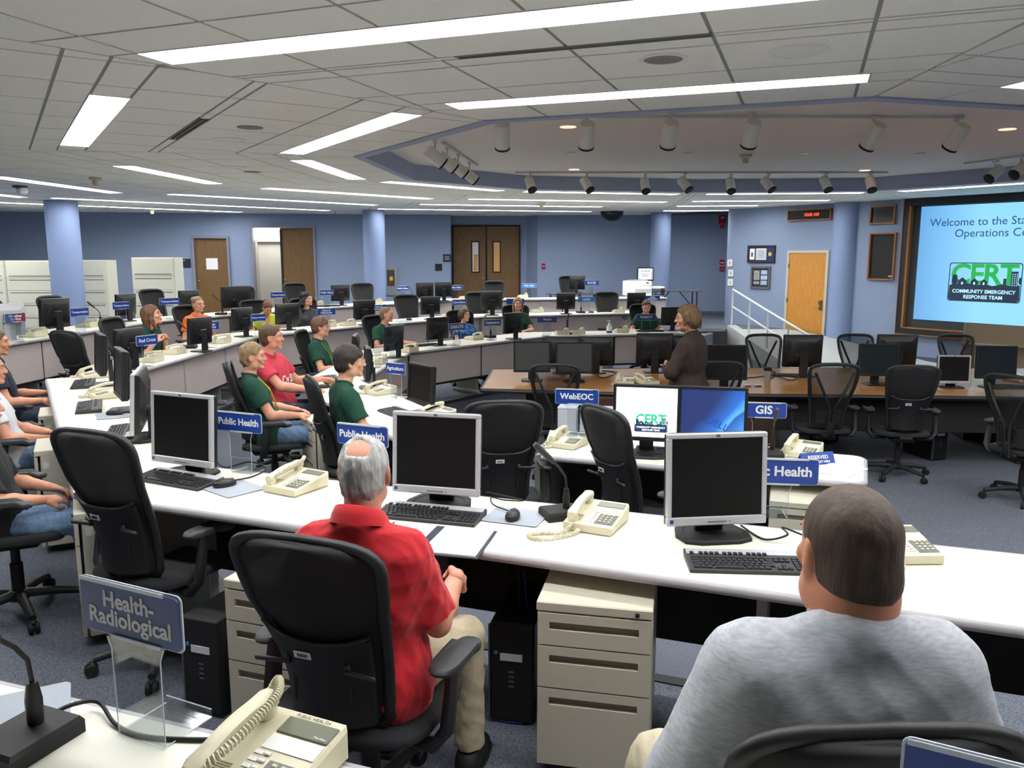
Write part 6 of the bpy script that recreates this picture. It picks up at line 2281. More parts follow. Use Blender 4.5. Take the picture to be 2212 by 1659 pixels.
cable('table_cables', 'black cables crossing the cherry table below the oak door monitor', [at(1610, 818, D4) + Vector((0, 0, .006)), at(1670, 816, D4) + Vector((0, 0, .02)), at(1710, 822, D4) + Vector((0, 0, .006)), at(1740, 812, D4) + Vector((0, 0, .02)), at(1770, 818, D4) + Vector((0, 0, .006))], .006)
# chairs round the table
chair('sheer mesh chair in front of the grey-lit monitor pair', (.43, 7.72, Z4), R(-6), 'sheer')
chair('sheer mesh chair half hidden behind the lit blue monitor', (1.98, 7.92, Z4), R(-2), 'sheer')
chair('sheer mesh chair nearest the travel mug, its crossed back showing', (3.02, 7.76, Z4), R(-4), 'sheer')
chair('black task chair with a white tag at the cherry table', (3.72, 7.62, Z4), R(-10), 'task')
chair('sheer mesh chair turned sideways at the right edge on the carpet', (4.45, 6.85, Z4), R(-62), 'sheer')
for (x, lb) in ((1648, 'sheer mesh chair across the cherry table, left of the oak door monitor'), (1846, 'sheer mesh chair across the cherry table behind the dark monitor'), (2062, 'sheer mesh chair across the cherry table behind the small tilted monitor')):
    q = PD(x, 742, 10.35)
    chair(lb, (q.x, q.y - .32, Z4), R(180), 'sheer')
p = P(2006, 990, Z4)
tower('dark computer tower on the pit carpet under the cherry table', (p.x, p.y + .12, Z4), R(14))
p = P(2090, 950, Z4)
tower('second dark computer tower on the pit carpet, right of the first', (p.x + .05, p.y + .2, Z4), R(-8))
q = P(1520, 735, Z2)
t = thing('equipment_case', 'low dark equipment case behind the standing woman, right side', 'box', (q.x + .05, q.y + .3, Z3), 0)
MB().rbox((0, 0, .18), (.9, .5, .36), .02).build('case', M['darkgrey'], t)
MB().box((.1, -.252, .30), (.1, .004, .02)).build('badge', M['silver'], t)
# ================================================================ PEOPLE: distance fields meshed with surface nets
class Field:
    def __init__(self, lo, hi, h):
        self.o = np.array(lo, np.float32)
        self.h = h
        n = np.ceil((np.array(hi) - np.array(lo)) / h).astype(int) + 1
        self.D = np.full(tuple(n), 1.0, np.float32)
        self.ax = [self.o[i] + h * np.arange(n[i], dtype=np.float32) for i in range(3)]
    def _sub(self, lo, hi):
        s = []
        for i in range(3):
            a = int(max(0, math.floor((lo[i] - self.o[i]) / self.h)))
            b = int(min(self.D.shape[i], math.ceil((hi[i] - self.o[i]) / self.h) + 1))
            if b <= a:
                return None
            s.append(slice(a, b))
        X = self.ax[0][s[0]][:, None, None]
        Y = self.ax[1][s[1]][None, :, None]
        Z = self.ax[2][s[2]][None, None, :]
        return tuple(s), X, Y, Z
    def put(self, s, d, k):
        A = self.D[s]
        if k > 0:
            hh = np.clip(.5 + .5 * (d - A) / k, 0, 1)
            self.D[s] = d * (1 - hh) + A * hh - k * hh * (1 - hh)
        else:
            self.D[s] = np.minimum(A, d)
    def cap(self, a, b, ra, rb=None, k=.02, cutb=False, cut=None):
        rb = ra if rb is None else rb
        a, b = np.array(a, float), np.array(b, float)
        m = max(ra, rb) + k + 3 * self.h
        q = self._sub(np.minimum(a, b) - m, np.maximum(a, b) + m)
        if q is None:
            return
        s, X, Y, Z = q
        ab = b - a
        L2 = max(1e-9, float(ab @ ab))
        t = ((X - a[0]) * ab[0] + (Y - a[1]) * ab[1] + (Z - a[2]) * ab[2]) / L2
        tc = np.clip(t, 0, 1)
        d = np.sqrt((X - a[0] - tc * ab[0]) ** 2 + (Y - a[1] - tc * ab[1]) ** 2 + (Z - a[2] - tc * ab[2]) ** 2) - (ra + (rb - ra) * tc)
        if cutb:
            d = np.maximum(d, (t - 1) * math.sqrt(L2))
        if cut is not None:
            p, n = cut
            d = np.maximum(d, (X - p[0]) * n[0] + (Y - p[1]) * n[1] + (Z - p[2]) * n[2])
        self.put(s, d.astype(np.float32), k)
    def ell(self, c, r, k=.02, rot=None, sub=False, cuts=()):
        c = np.array(c, float)
        R_ = np.eye(3) if rot is None else np.array(rot)
        ext = np.sqrt(((R_ * np.array(r)[None, :]) ** 2).sum(1))
        m = k + 3 * self.h
        q = self._sub(c - ext - m, c + ext + m)
        if q is None:
            return
        s, X, Y, Z = q
        u = [((X - c[0]) * R_[0, i] + (Y - c[1]) * R_[1, i] + (Z - c[2]) * R_[2, i]) / r[i] for i in range(3)]
        k0 = np.sqrt(u[0] ** 2 + u[1] ** 2 + u[2] ** 2)
        k1 = np.sqrt((u[0] / r[0]) ** 2 + (u[1] / r[1]) ** 2 + (u[2] / r[2]) ** 2) + 1e-6
        d = k0 * (k0 - 1) / k1
        for (p, n) in cuts:
            d = np.maximum(d, (X - p[0]) * n[0] + (Y - p[1]) * n[1] + (Z - p[2]) * n[2])
        if sub:
            A = self.D[s]
            hh = np.clip(.5 - .5 * (A + d) / max(k, 1e-4), 0, 1)
            self.D[s] = A * (1 - hh) - d * hh + k * hh * (1 - hh)
        else:
            self.put(s, d.astype(np.float32), k)
    def cut(self, p, n):
        X = self.ax[0][:, None, None]
        Y = self.ax[1][None, :, None]
        Z = self.ax[2][None, None, :]
        self.D = np.maximum(self.D, ((X - p[0]) * n[0] + (Y - p[1]) * n[1] + (Z - p[2]) * n[2]).astype(np.float32))
    def mesh(self):
        D = self.D
        nx, ny, nz = D.shape
        ins = D < 0
        c = np.zeros((nx - 1, ny - 1, nz - 1), np.int8)
        for i in (0, 1):
            for j in (0, 1):
                for k in (0, 1):
                    c += ins[i:nx - 1 + i, j:ny - 1 + j, k:nz - 1 + k]
        act = (c > 0) & (c < 8)
        idx = np.full(act.shape, -1, np.int64)
        A = np.argwhere(act)
        if len(A) == 0:
            return np.zeros((0, 3)), []
        idx[act] = np.arange(len(A))
        acc = np.zeros((len(A), 3))
        cnt = np.zeros(len(A))
        cor = [(i, j, k) for i in (0, 1) for j in (0, 1) for k in (0, 1)]
        for a in cor:
            for ax in range(3):
                if a[ax] == 0:
                    b = list(a)
                    b[ax] = 1
                    da = D[A[:, 0] + a[0], A[:, 1] + a[1], A[:, 2] + a[2]]
                    db = D[A[:, 0] + b[0], A[:, 1] + b[1], A[:, 2] + b[2]]
                    m = (da < 0) != (db < 0)
                    t = np.where(m, da / np.where(m, da - db, 1), 0)
                    p = np.tile(np.array(a, float), (len(A), 1))
                    p[:, ax] += t
                    acc[m] += p[m]
                    cnt[m] += 1
        V = (A + acc / cnt[:, None]) * self.h + self.o
        F = []
        for ax in range(3):
            sl0 = [slice(None)] * 3
            sl1 = [slice(None)] * 3
            sl0[ax] = slice(0, -1)
            sl1[ax] = slice(1, None)
            a_, b_ = ins[tuple(sl0)], ins[tuple(sl1)]
            o1, o2 = (ax + 1) % 3, (ax + 2) % 3
            E = np.argwhere(a_ != b_)
            ok = (E[:, o1] > 0) & (E[:, o2] > 0) & (E[:, o1] < D.shape[o1] - 1) & (E[:, o2] < D.shape[o2] - 1)
            E = E[ok]
            flip = a_[E[:, 0], E[:, 1], E[:, 2]]
            q = []
            for (d1, d2) in ((-1, -1), (0, -1), (0, 0), (-1, 0)):
                G = E.copy()
                G[:, o1] += d1
                G[:, o2] += d2
                q.append(idx[G[:, 0], G[:, 1], G[:, 2]])
            Q = np.stack(q, 1)
            Q[~flip] = Q[~flip][:, ::-1]
            F.append(Q)
        return V, np.concatenate(F)
def arrays_to_mesh(name, parts, material, wrinkle=0.0, seed=0, wscale=1.0):
    vs, fs, n = [], [], 0
    for V, F in parts:
        if len(V) == 0:
            continue
        vs.append(V)
        fs.append(F + n)
        n += len(V)
    V = np.concatenate(vs)
    F = np.concatenate(fs)
    me = bpy.data.meshes.new(name)
    me.vertices.add(len(V))
    me.loops.add(len(F) * 4)
    me.polygons.add(len(F))
    me.vertices.foreach_set('co', V.astype(np.float32).ravel())
    me.loops.foreach_set('vertex_index', F.astype(np.int32).ravel())
    me.polygons.foreach_set('loop_start', np.arange(0, len(F) * 4, 4, dtype=np.int32))
    me.update(calc_edges=True)
    if wrinkle > 0:
        nr = np.zeros(len(V) * 3, np.float32)
        me.vertices.foreach_get('normal', nr)
        nr = nr.reshape(-1, 3)
        rg = np.random.RandomState(seed)
        w = np.zeros(len(V))
        for i in range(9):
            k = rg.normal(size=3) * (18 + 16 * rg.rand()) * wscale
            k[2] *= .7
            ph = rg.rand() * 6.28
            x = V @ k + ph + 1.1 * np.sin(V @ (rg.normal(size=3) * 9) + rg.rand() * 6)
            w += (1 - 2 * np.abs(np.sin(x)) ** .7) * .5
        V2_ = V + nr * (w / 3 * wrinkle)[:, None]
        me.vertices.foreach_set('co', V2_.astype(np.float32).ravel())
    me.materials.append(material)
    me.shade_smooth()
    me.update()
    return me
def v3(*a):
    return np.array(a, float)
def unit(a):
    a = np.array(a, float)
    return a / max(1e-9, np.linalg.norm(a))
def hand_field(w, d, pn, side, curl=.5, h=.0042, spread=.10, sc=1.0, thumb_in=0.3):
    """wrist w, finger direction d, palm facing pn; side=+1 when the thumb lies towards d x pn"""
    d = unit(d)
    pn = unit(np.array(pn) - d * np.dot(d, pn))
    x = unit(np.cross(d, pn)) * side
    P_ = lambda a, b, c: w + sc * (x * a + d * b + pn * c)
    f = Field(np.array(w) - .17 * sc, np.array(w) + .23 * sc, h)
    f.cap(w - d * .03, P_(0, .012, 0), .025 * sc, .026 * sc, .0)
    f.cap(P_(.020, .03, 0), P_(.026, .082, 0), .0155 * sc, .0125 * sc, .012)
    f.cap(P_(.004, .03, 0), P_(.006, .090, 0), .0155 * sc, .0125 * sc, .012)
    f.cap(P_(-.010, .03, 0), P_(-.014, .086, 0), .015 * sc, .0122 * sc, .012)
    f.cap(P_(-.022, .03, 0), P_(-.031, .076, 0), .0140 * sc, .0112 * sc, .012)
    for a, b0, L, r_ in ((.027, .084, .070, .0095), (.007, .092, .080, .0098), (-.014, .088, .073, .0094), (-.032, .077, .057, .0084)):
        p = P_(a, b0, 0)
        ang = 0
        for i, (fr, cu) in enumerate(((.45, .75), (.30, 1.0), (.25, .7))):
            ang += curl * cu
            dirv = d * math.cos(ang) + pn * math.sin(ang) + x * (a * spread * 10 * .3 * (1 - curl * .6))
            q = p + unit(dirv) * L * fr * sc
            rr = r_ * sc * (1 - .10 * i)
            f.cap(p, q, rr, rr * .92, .0035 if i else .006)
            p = q
    t0 = P_(.024, .022, .006)
    t1 = P_(.050, .052, .018 + .01 * thumb_in)
    t2 = P_(.050 - .014 * thumb_in, .083, .030 + .012 * thumb_in)
    t3 = P_(.040 - .03 * thumb_in, .105, .036 + .014 * thumb_in)
    f.cap(t0, t1, .0165 * sc, .0125 * sc, .012)
    f.cap(t1, t2, .0122 * sc, .0110 * sc, .004)
    f.cap(t2, t3, .0108 * sc, .0092 * sc, .004)
    return f.mesh()

SKIN = {}
def skin_mat(rgb):
    k = 'skin_%d_%d_%d' % rgb
    if k not in MATS:
        m = mat(k, rgb, .5, noise=.06, nscale=35, bump=.05, bscale=400)
        b = m.node_tree.nodes['Principled BSDF']
        b.inputs['Subsurface Weight'].default_value = .08
        b.inputs['Subsurface Radius'].default_value = (.012, .005, .003)
    return MATS[k]
def hair_mat(rgb, rgb2):
    return mat('hair_%d_%d_%d' % rgb, rgb, .6, rgb2=rgb2, nscale=70, stretch=(1, 1, .16), bump=.5, bscale=120, detail=4)

def person(label, loc, rz, **o):
    """seated (or standing) figure; local +Y is the way the body faces, origin on the floor under the pelvis"""
    g = o.get
    S_ = g('scale', 1.0)
    hv = g('build', 1.0)                       # girth
    hb = g('h', .0115)
    seat = g('seat', .47)
    stand = g('stand', False)
    lean = g('lean', -.10)                     # + leans forward
    tw = g('twist', 0.0)                       # torso turned about z
    t = thing('person', label, 'person', loc, rz)
    t.scale = (S_, S_, S_)
    def rot2(v, a):
        return v3(v[0] * math.cos(a) - v[1] * math.sin(a), v[0] * math.sin(a) + v[1] * math.cos(a), v[2])
    pz = .93 if stand else seat + .10
    pelvis = v3(0, 0, pz)
    def sp(x, y, z):                            # torso frame -> body frame
        a = -lean
        yy = y * math.cos(a) - z * math.sin(a)
        zz = y * math.sin(a) + z * math.cos(a)
        return pelvis + rot2((x, yy, zz), tw)
    sw = g('shoulder', .165) * (1 + (hv - 1) * .45)
    fem = g('female', False)
    if fem:
        sw *= .92
    neck0 = sp(g('neckx', 0) * .6, -.012, .50)
    neck1 = sp(g('neckx', 0), g('neckfwd', .022), g('necktop', .585))
    hy, hp = g('look', 0.0), g('nod', 0.0)      # head yaw (left +), pitch (down +)
    hr = np.array(Matrix.Rotation(hy + tw, 3, 'Z') @ Matrix.Rotation(-hp, 3, 'X') @ Matrix.Rotation(g('tilt', 0.0), 3, 'Y'))
    hc = neck1 + hr @ v3(0, .022, .088)
    H = lambda x, y, z: hc + hr @ v3(x, y, z)
    shL, shR = sp(-sw, -.01, .44), sp(sw, -.01, .44)
    arms = {}
    for nm_, s, sh in (('L', -1, shL), ('R', 1, shR)):
        e, w_ = g('arm' + nm_, ((.27, .02, .22), (.16, .28, .16)))[:2]
        E = pelvis + rot2((s * e[0], e[1], e[2]), g('armtwist', 0))
        W = pelvis + rot2((s * w_[0], w_[1], w_[2]), g('armtwist', 0))
        E = sh + unit(E - sh) * .29
        W = E + unit(W - E) * .255
        arms[nm_] = (sh, E, W)
    if stand:
        legs = [(v3(-.09, 0, .90), v3(-.10, .02, .49), v3(-.10, -.02, .09)), (v3(.09, 0, .90), v3(.11, .02, .49), v3(.11, -.02, .09))]
    else:
        legs = []
        for s, nm_ in ((-1, 'L'), (1, 'R')):
            kx, ky, kz = g('knee' + nm_, (.13, .43, .02))
            hip = pelvis + v3(s * .095, .02, -.015)
            kn = pelvis + v3(s * kx, ky, kz - .04)
            fx, fy = g('foot' + nm_, (.13, .46))
            an = v3(s * fx, fy, .085)
            legs.append((hip, kn, an))
    # ---- field builders shared by body and clothes
    def torso(f, e=0.0, k=.05):
        b = hv
        f.cap(sp(-.075, 0, .0), sp(.075, 0, .0), .105 * (1 + (b - 1) * .9) + e + (.012 if fem else 0), k=k)
        f.cap(sp(-.05 * b, .015, .12), sp(.05 * b, .015, .12), (.105 if not fem else .095) * b + e, k=k)
        f.cap(sp(-.075 * b, .0, .26), sp(.075 * b, .0, .26), .105 * (1 + (b - 1) * .8) + e, k=k)
        f.cap(sp(-.10 * b, -.005, .36), sp(.10 * b, -.005, .36), .095 * (1 + (b - 1) * .7) + e, k=k)
        f.cap(sp(-sw + .01, -.015, .425), sp(sw - .01, -.015, .425), .062 * (1 + (b - 1) * .5) + e, k=k)
        f.cap(sp(-.02 + g('neckx', 0) * .6, -.02, .505), sp(-sw + .02, -.018, .445), .045 + e, .05 + e, k=.035)
        f.cap(sp(.02 + g('neckx', 0) * .6, -.02, .505), sp(sw - .02, -.018, .445), .045 + e, .05 + e, k=.035)
        if fem:
            for s in (-1, 1):
                f.ell(sp(s * .075, .085, .315), (.062 + e, .055 + e, .062 + e), k=.03)
        if g('belly'):
            f.ell(sp(0, .09, .12), (.13 + e, .10 + e, .14 + e), k=.05)
    ar = g('arm_r', 1.0) * (.9 if fem else 1)
    def upper(f, nm_, e=0.0, frac=1.0, k=.03, cutb=False, flare=0.0):
        sh, E, W = arms[nm_]
        p = sh + (E - sh) * frac
        f.cap(sh, p, .052 * ar * (1 + (hv - 1) * .4) + e, (.052 + (.040 - .052) * frac) * ar * (1 + (hv - 1) * .4) + e + flare, k=k, cutb=cutb)
    # ---- body mesh
    skin = skin_mat(g('skin', (206, 150, 122)))
    allp = [pelvis] + [p for l in legs for p in l] + [p for a in arms.values() for p in a] + [hc]
    lo = np.min(allp, 0) - .24 * max(1, hv)
    hi_ = np.max(allp, 0) + .24 * max(1, hv)
    lo[2] = max(lo[2], 0.0)
    f = Field(lo, hi_, hb)
    torso(f, -.004)
    f.cap(neck0, neck1, .056 * g('neck_r', 1) * (.86 if fem else 1), .052 * g('neck_r', 1) * (.86 if fem else 1), k=.03)
    for nm_ in 'LR':
        upper(f, nm_)
        sh, E, W = arms[nm_]
        f.cap(E, E + (W - E) * .35, .041 * ar, .042 * ar, k=.02)
        f.cap(E + (W - E) * .35, W, .042 * ar, .027 * ar, k=.02)
    for hip, kn, an in legs:
        f.cap(hip, kn, .082 * (1 + (hv - 1) * .5), .056 * (1 + (hv - 1) * .3), k=.03)
        f.cap(kn, kn + (an - kn) * .35, .054, .055, k=.02)
        f.cap(kn + (an - kn) * .35, an, .055, .036, k=.02)
        f.cap(an, an + v3(0, .10, -.045), .034, .026, k=.02)
    f.ell(hc, (.066, .085, .10), .02, hr)
    parts = [f.mesh()]
    # fine head
    hh = g('hh', .0058)
    f = Field(hc - v3(.15, .17, .20), hc + v3(.15, .17, .17), hh)
    f.ell(H(0, -.012, .035), (.073, .092, .082), .0, hr)
    f.ell(H(0, .012, -.005), (.062, .078, .098), .03, hr)
    jw = .047 if fem else .052
    f.cap(H(-jw * .75, .012, -.070), H(jw * .75, .012, -.070), .026, k=.035)
    f.ell(H(0, .070, -.092), (.026, .020, .018), .025, hr)
    f.cap(H(0, .086, .012), H(0, .104, -.022), .0085, .0135, k=.014)
    f.ell(H(-.012, .096, -.026), (.009, .009, .007), .006, hr)
    f.ell(H(.012, .096, -.026), (.009, .009, .007), .006, hr)
    f.cap(H(-.036, .078, .030), H(.036, .078, .030), .011, k=.018)
    for s in (-1, 1):
        f.ell(H(s * .031, .087, .010), (.017, .012, .010), .010, hr, sub=True)
        f.ell(H(s * .042, .066, -.020), (.020, .016, .018), .02, hr)
        er = np.array(Matrix(hr.tolist()) @ Matrix.Rotation(s * .35, 3, 'Z'))
        f.ell(H(s * .075, -.004, -.002), (.010, .021, .034), .005, er)
        f.ell(H(s * .083, .002, .002), (.006, .011, .020), .004, er, sub=True)
    f.cap(H(-.018, .086, -.052), H(.018, .086, -.052), .0075, k=.010)
    f.cap(H(-.014, .084, -.064), H(.014, .084, -.064), .0078, k=.010)
    f.cap(neck1 - (neck1 - neck0) * .8, H(0, -.022, -.03), .052 * g('neck_r', 1) * (.86 if fem else 1), k=.03)
    if g('jowl'):
        f.ell(H(0, .0, -.07), (.075, .07, .05), .03, hr)
        f.ell(H(0, -.045, -.065), (.062, .05, .05), .03, hr)
    parts.append(f.mesh())
    for nm_, s in (('L', -1), ('R', 1)):
        sh, E, W = arms[nm_]
        hd = g('hand' + nm_, {})
        d = unit(W - E) if 'd' not in hd else unit(rot2(hd['d'], 0))
        pn = hd.get('pn', (s * -.4, 0, -1))
        parts.append(hand_field(W, d, pn, hd.get('side', s * -1), hd.get('curl', .45), h=g('hhand', .0055), thumb_in=hd.get('thumb', .3)))
    link('body', arrays_to_mesh('body', parts, skin), t)
    # ---- eyes, brows, lips
    if g('face', True):
        for s in (-1, 1):
            R_ = Matrix(hr.tolist())
            e = MB().ell(tuple(H(s * .031, .0785, .010)), (.0125, .0095, .0062), 10, 7, R_).build('eye', mat('eye_white', (186, 172, 162), .35), t, smooth=80)
            MB().ell(tuple(H(s * .031 + g('gaze', 0) * .004, .0862, .0095)), (.0062, .003, .0052), 8, 5, R_).build('iris', mat('iris_dark', (48, 38, 32), .2), e, smooth=80)
            MB().tube([tuple(H(s * .014, .094, .030)), tuple(H(s * .030, .094, .0345)), tuple(H(s * .048, .083, .029))], [.0022, .003, .0016], 6).build('eyebrow', g('brow') or g('hairmat') or mat('brow_brown', (70, 50, 36), .8), t, smooth=60)
        MB().tube([tuple(H(-.023, .083, -.058)), tuple(H(-.010, .0945, -.0565)), tuple(H(.010, .0945, -.0565)), tuple(H(.023, .083, -.058))], [.002, .0048, .0048, .002], 6).build('lips', mat('lips_rose', g('lips', (168, 92, 84)), .5), t, smooth=60)
    # ---- shirt
    sleeve = g('sleeve', .62)
    e = g('ease', .012) + (.006 if hv > 1.2 else 0)
    f = Field(lo - .03, hi_ + .03, g('hshirt', hb))
    torso(f, e)
    for nm_ in 'LR':
        if sleeve <= 1:
            upper(f, nm_, e + .004, sleeve, k=.03, cutb=True, flare=.016)
        else:
            sh, E, W = arms[nm_]
            upper(f, nm_, e + .002, 1.0)
            f.cap(E, E + (W - E) * (sleeve - 1), .045 + e, .036 + e, k=.02, cutb=True)
    f.cap(sp(-.08, 0, -.02), sp(.08, 0, -.02), .105 * (1 + (hv - 1) * .9) + e + .020 + (.012 if fem else 0), k=.04)
    f.cap(sp(-.05 * hv, .015, .06), sp(.05 * hv, .015, .06), .108 * hv + e + .012, k=.04)
    for fa, fb, fr in g('folds', ()):
        f.cap(sp(*fa), sp(*fb), fr, fr * .6, k=.02)
    hem = sp(0, 0, g('hem', -.10))
    hd_ = unit(sp(0, 0, 0) - sp(0, 0, 1))
    f.cut(hem, hd_)
    if not stand:
        f.ell(sp(0, .0, -.16), (.2, .2, .06), k=.0, sub=True)
    # neck opening
    f.cap(sp(0, 0, .49), sp(0, 0, .49), .001, k=0)
    nd = unit(neck1 - neck0)
    nr = Matrix(np.stack([unit(np.cross((0, 1, .01), nd)), unit(np.cross(nd, unit(np.cross((0, 1, .01), nd)))), nd], 1).tolist())
    f.ell(neck0 + nd * .055, (.066, .066 + g('vneck', 0) * .2, .055), k=.006, rot=np.array(nr), sub=True)
    if g('vneck'):
        f.ell(sp(0, .10, .46), (.05, .07, g('vneck')), k=.01, sub=True)
    sm = g('shirt')
    shV, shF = f.mesh()
    sobj = link('shirt', arrays_to_mesh('shirt', [(shV, shF)], sm, wrinkle=g('wrinkle', .006), seed=g('seed', 1)), t)
    # collar band of a T-shirt or polo
    # neckline: the rim of the opening, found on the shirt mesh itself
    rel = shV - neck0
    axc = rel @ nd
    ex = unit(np.cross((0, 1, .01), nd))
    ey = np.cross(nd, ex)
    px_, py_ = rel @ ex, rel @ ey
    rad_ = np.hypot(px_, py_)
    an_ = np.arctan2(py_, px_)
    ok_ = (rad_ < .105) & (rad_ > .045)
    cr = []
    for i in range(24):
        a = -math.pi + 2 * math.pi * (i + .5) / 24
        mm = ok_ & (np.abs((an_ - a + math.pi) % (2 * math.pi) - math.pi) < .16)
        if mm.any():
            kk = np.argmax(np.where(mm, axc - np.abs(rad_ - .07) * .6, -9))
            cr.append((rad_[kk], axc[kk]))
        else:
            cr.append((.068, .03))
    cr = np.array(cr)
    for _ in range(2):
        cr = (np.roll(cr, 1, 0) + 2 * cr + np.roll(cr, -1, 0)) / 4
    cr = [neck0 + ex * (r0 * math.cos(a)) + ey * (r0 * math.sin(a)) + nd * z0 for (r0, z0), a in zip(cr, [-math.pi + 2 * math.pi * (i + .5) / 24 for i in range(24)])]
    if g('collar', True):
        if g('polo'):
            rings = []
            for (dr, dz) in ((.030, -.016), (.022, .012), (.010, .036), (.003, .038), (.004, .010), (.008, -.02)):
                rg = []
                for i in range(28):
                    a = 2 * math.pi * i / 28
                    r1 = .066 + dr
                    rg.append(tuple(sp(r1 * math.cos(a), r1 * math.sin(a) - .008, .535 - .034 * math.sin(a) + dz)))
                rings.append(rg)
            MB().loft(rings, caps=False).build('collar', g('collarmat', sm), sobj, smooth=60)
        else:
            MB().ring([tuple(p) for p in cr], .0075, 8, flat=1.5).build('neckband', g('collarmat', sm), sobj, smooth=60)
    # ---- trousers
    f = Field(lo - .03, hi_ + .03, hb)
    ee = .012
    f.cap(pelvis + v3(-.085, 0, -.01), pelvis + v3(.085, 0, -.01), .105 * (1 + (hv - 1) * .9) + ee - .004, k=.04)
    tl = g('trouser', 1.0)
    for hip, kn, an in legs:
        f.cap(hip, kn, .086 * (1 + (hv - 1) * .5) + ee, .062 * (1 + (hv - 1) * .3) + ee, k=.03)
        if tl > .5:
            f.cap(kn, kn + (an - kn) * (2 * tl - 1) * .97, .060 + ee, .050 + ee, k=.02, cutb=True)
        else:
            pass
    if tl <= .5:
        for hip, kn, an in legs:
            q = kn + (an - kn) * .10
            f.cap(kn, q, .066 + ee, .070 + ee, k=.02, cutb=True)
    f.cut(sp(0, 0, .09), unit(sp(0, 0, 1) - sp(0, 0, 0)))
    link('trousers', arrays_to_mesh('trousers', [f.mesh()], g('pants'), wrinkle=.007, seed=g('seed', 1) + 5), t)
    # ---- shoes
    for hip, kn, an in legs:
        f = Field(an + v3(-.08, -.11, -.09), an + v3(.08, .24, .08), .009)
        f.cap(an + v3(0, -.045, -.045), an + v3(0, .06, -.050), .040, .042, k=.02)
        f.cap(an + v3(0, .06, -.052), an + v3(0, .15, -.056), .043, .034, k=.03)
        f.cap(an + v3(0, -.02, -.02), an + v3(0, -.01, .0), .046, .044, k=.03)
        f.cut(an + v3(0, 0, .012), (0, 0, 1))
        f.cut(an + v3(0, 0, -.083), (0, 0, -1))
        sh_ = link('shoe', arrays_to_mesh('shoe', [f.mesh()], g('shoemat', M['matte'])), t)
        if g('fine_shoes'):
            mb = MB()
            pl = [(-.04, -.09), (.04, -.09), (.045, 0), (.05, .08), (.04, .16), (.015, .195), (-.015, .195), (-.04, .16), (-.05, .08), (-.045, 0)]
            mb.prism([(an[0] + x, an[1] + y) for x, y in pl], an[2] - .085, an[2] - .066)
            mb.build('sole', M['nosing'], sh_)
            mb = MB()
            for k in range(4):
                mb.tube([tuple(an + v3(-.026, .05 + k * .018, -.008 - k * .004)), tuple(an + v3(0, .052 + k * .018, .001 - k * .005)), tuple(an + v3(.026, .05 + k * .018, -.008 - k * .004))], .003, 5)
            mb.build('laces', M['matte'], sh_)
    # ---- hair
    hm = g('hairmat')
    if hm is not None:
        style = g('hair', 'short')
        f = Field(hc - v3(.19, .22, .34), hc + v3(.19, .20, .20), g('hhair', .0065))
        th = g('hair_t', .012)
        front = (H(0, .052, .03), hr @ unit((0, .80, -.60)))
        low = (H(0, 0, -.066), hr @ unit((0, .34, -1)))
        if style in ('short', 'buzz', 'balding'):
            f.ell(H(0, -.014, .036), (.073 + th, .092 + th, .084 + th), 0, hr)
            f.ell(H(0, -.035, -.02), (.066 + th * .8, .066 + th * .8, .075 + th * .5), .02, hr)
            if g('jowl'):
                f.cap(H(0, -.040, -.04), H(0, -.036, -.075), .068, .058, k=.02)
            f.cut(front[0], front[1])
            f.cut(*low)
            for s in (-1, 1):
                f.ell(H(s * .078, .018, -.030), (.03, .036, .052), .004, hr, sub=True)
            if style == 'balding':
                f.ell(H(0, -.078, .112), (.044, .038, .036), .022, hr, sub=True)
                f.ell(H(0, .095, .085), (.05, .04, .04), .02, hr, sub=True)
        elif style == 'mop':
            f.ell(H(0, -.016, .038), (.076 + th, .094 + th, .086 + th), 0, hr)
            f.ell(H(0, -.035, -.02), (.070 + th, .066 + th, .072), .02, hr)
            f.cut(H(0, .10, .048), hr @ unit((0, .63, -.776)))
            f.cut(H(0, 0, -.080), hr @ unit((0, .2, -1)))
            f.cap(H(-.045, .075, .068), H(.05, .078, .058), .020, .016, k=.02)
            for s in (-1, 1):
                f.ell(H(s * .062, .080, -.020), (.042, .058, .052), .006, hr, sub=True)
        else:                                    # long styles
            f.ell(H(0, -.014, .038), (.076 + th, .094 + th, .086 + th), 0, hr)
            f.ell(H(0, -.045, -.02), (.070 + th, .060 + th, .085), .02, hr)
            f.cut(H(0, .062, .036), hr @ unit((0, .72, -.69)))
            L = g('hair_len', .20)
            if style == 'long':
                for s in (-1, 1):
                    f.cap(H(s * .068, .022, .045), H(s * .082, .005, -.05), .022, .026, k=.02)
                    f.cap(H(s * .082, .005, -.05), H(s * .075, .012, -.05 - L), .027, .018, k=.02)
                f.cap(H(-.04, -.07, -.02), H(-.04, -.075, -.05 - L), .045, .028, k=.03)
                f.cap(H(.04, -.07, -.02), H(.04, -.075, -.05 - L), .045, .028, k=.03)
            elif style == 'curly':
                rg = np.random.RandomState(4)
                for i in range(120):
                    a = rg.rand() * 2 * math.pi
                    z = rg.uniform(-.20, .135)
                    if math.sin(a) > .30 and z < .085:
                        continue
                    rr = (.085 + .015 * rg.rand() + (.02 if z < -.03 else 0)) * (1 if z < .05 else math.sqrt(max(.08, 1 - ((z - .05) / .095) ** 2)))
                    f.ell(H(rr * math.cos(a), rr * .95 * math.sin(a) - .02, z), (.030, .030, .030), .012, hr)
            elif style == 'bun':
                f.cut(H(0, 0, -.062), hr @ unit((0, .35, -1)))
                f.ell(H(0, -.115, .075), (.045, .04, .045), .015, hr)
                for s in (-1, 1):
                    f.ell(H(s * .078, .022, -.030), (.03, .036, .052), .004, hr, sub=True)
            elif style == 'bob':
                f.ell(H(0, -.03, -.0), (.100, .112, .105), .02, hr)
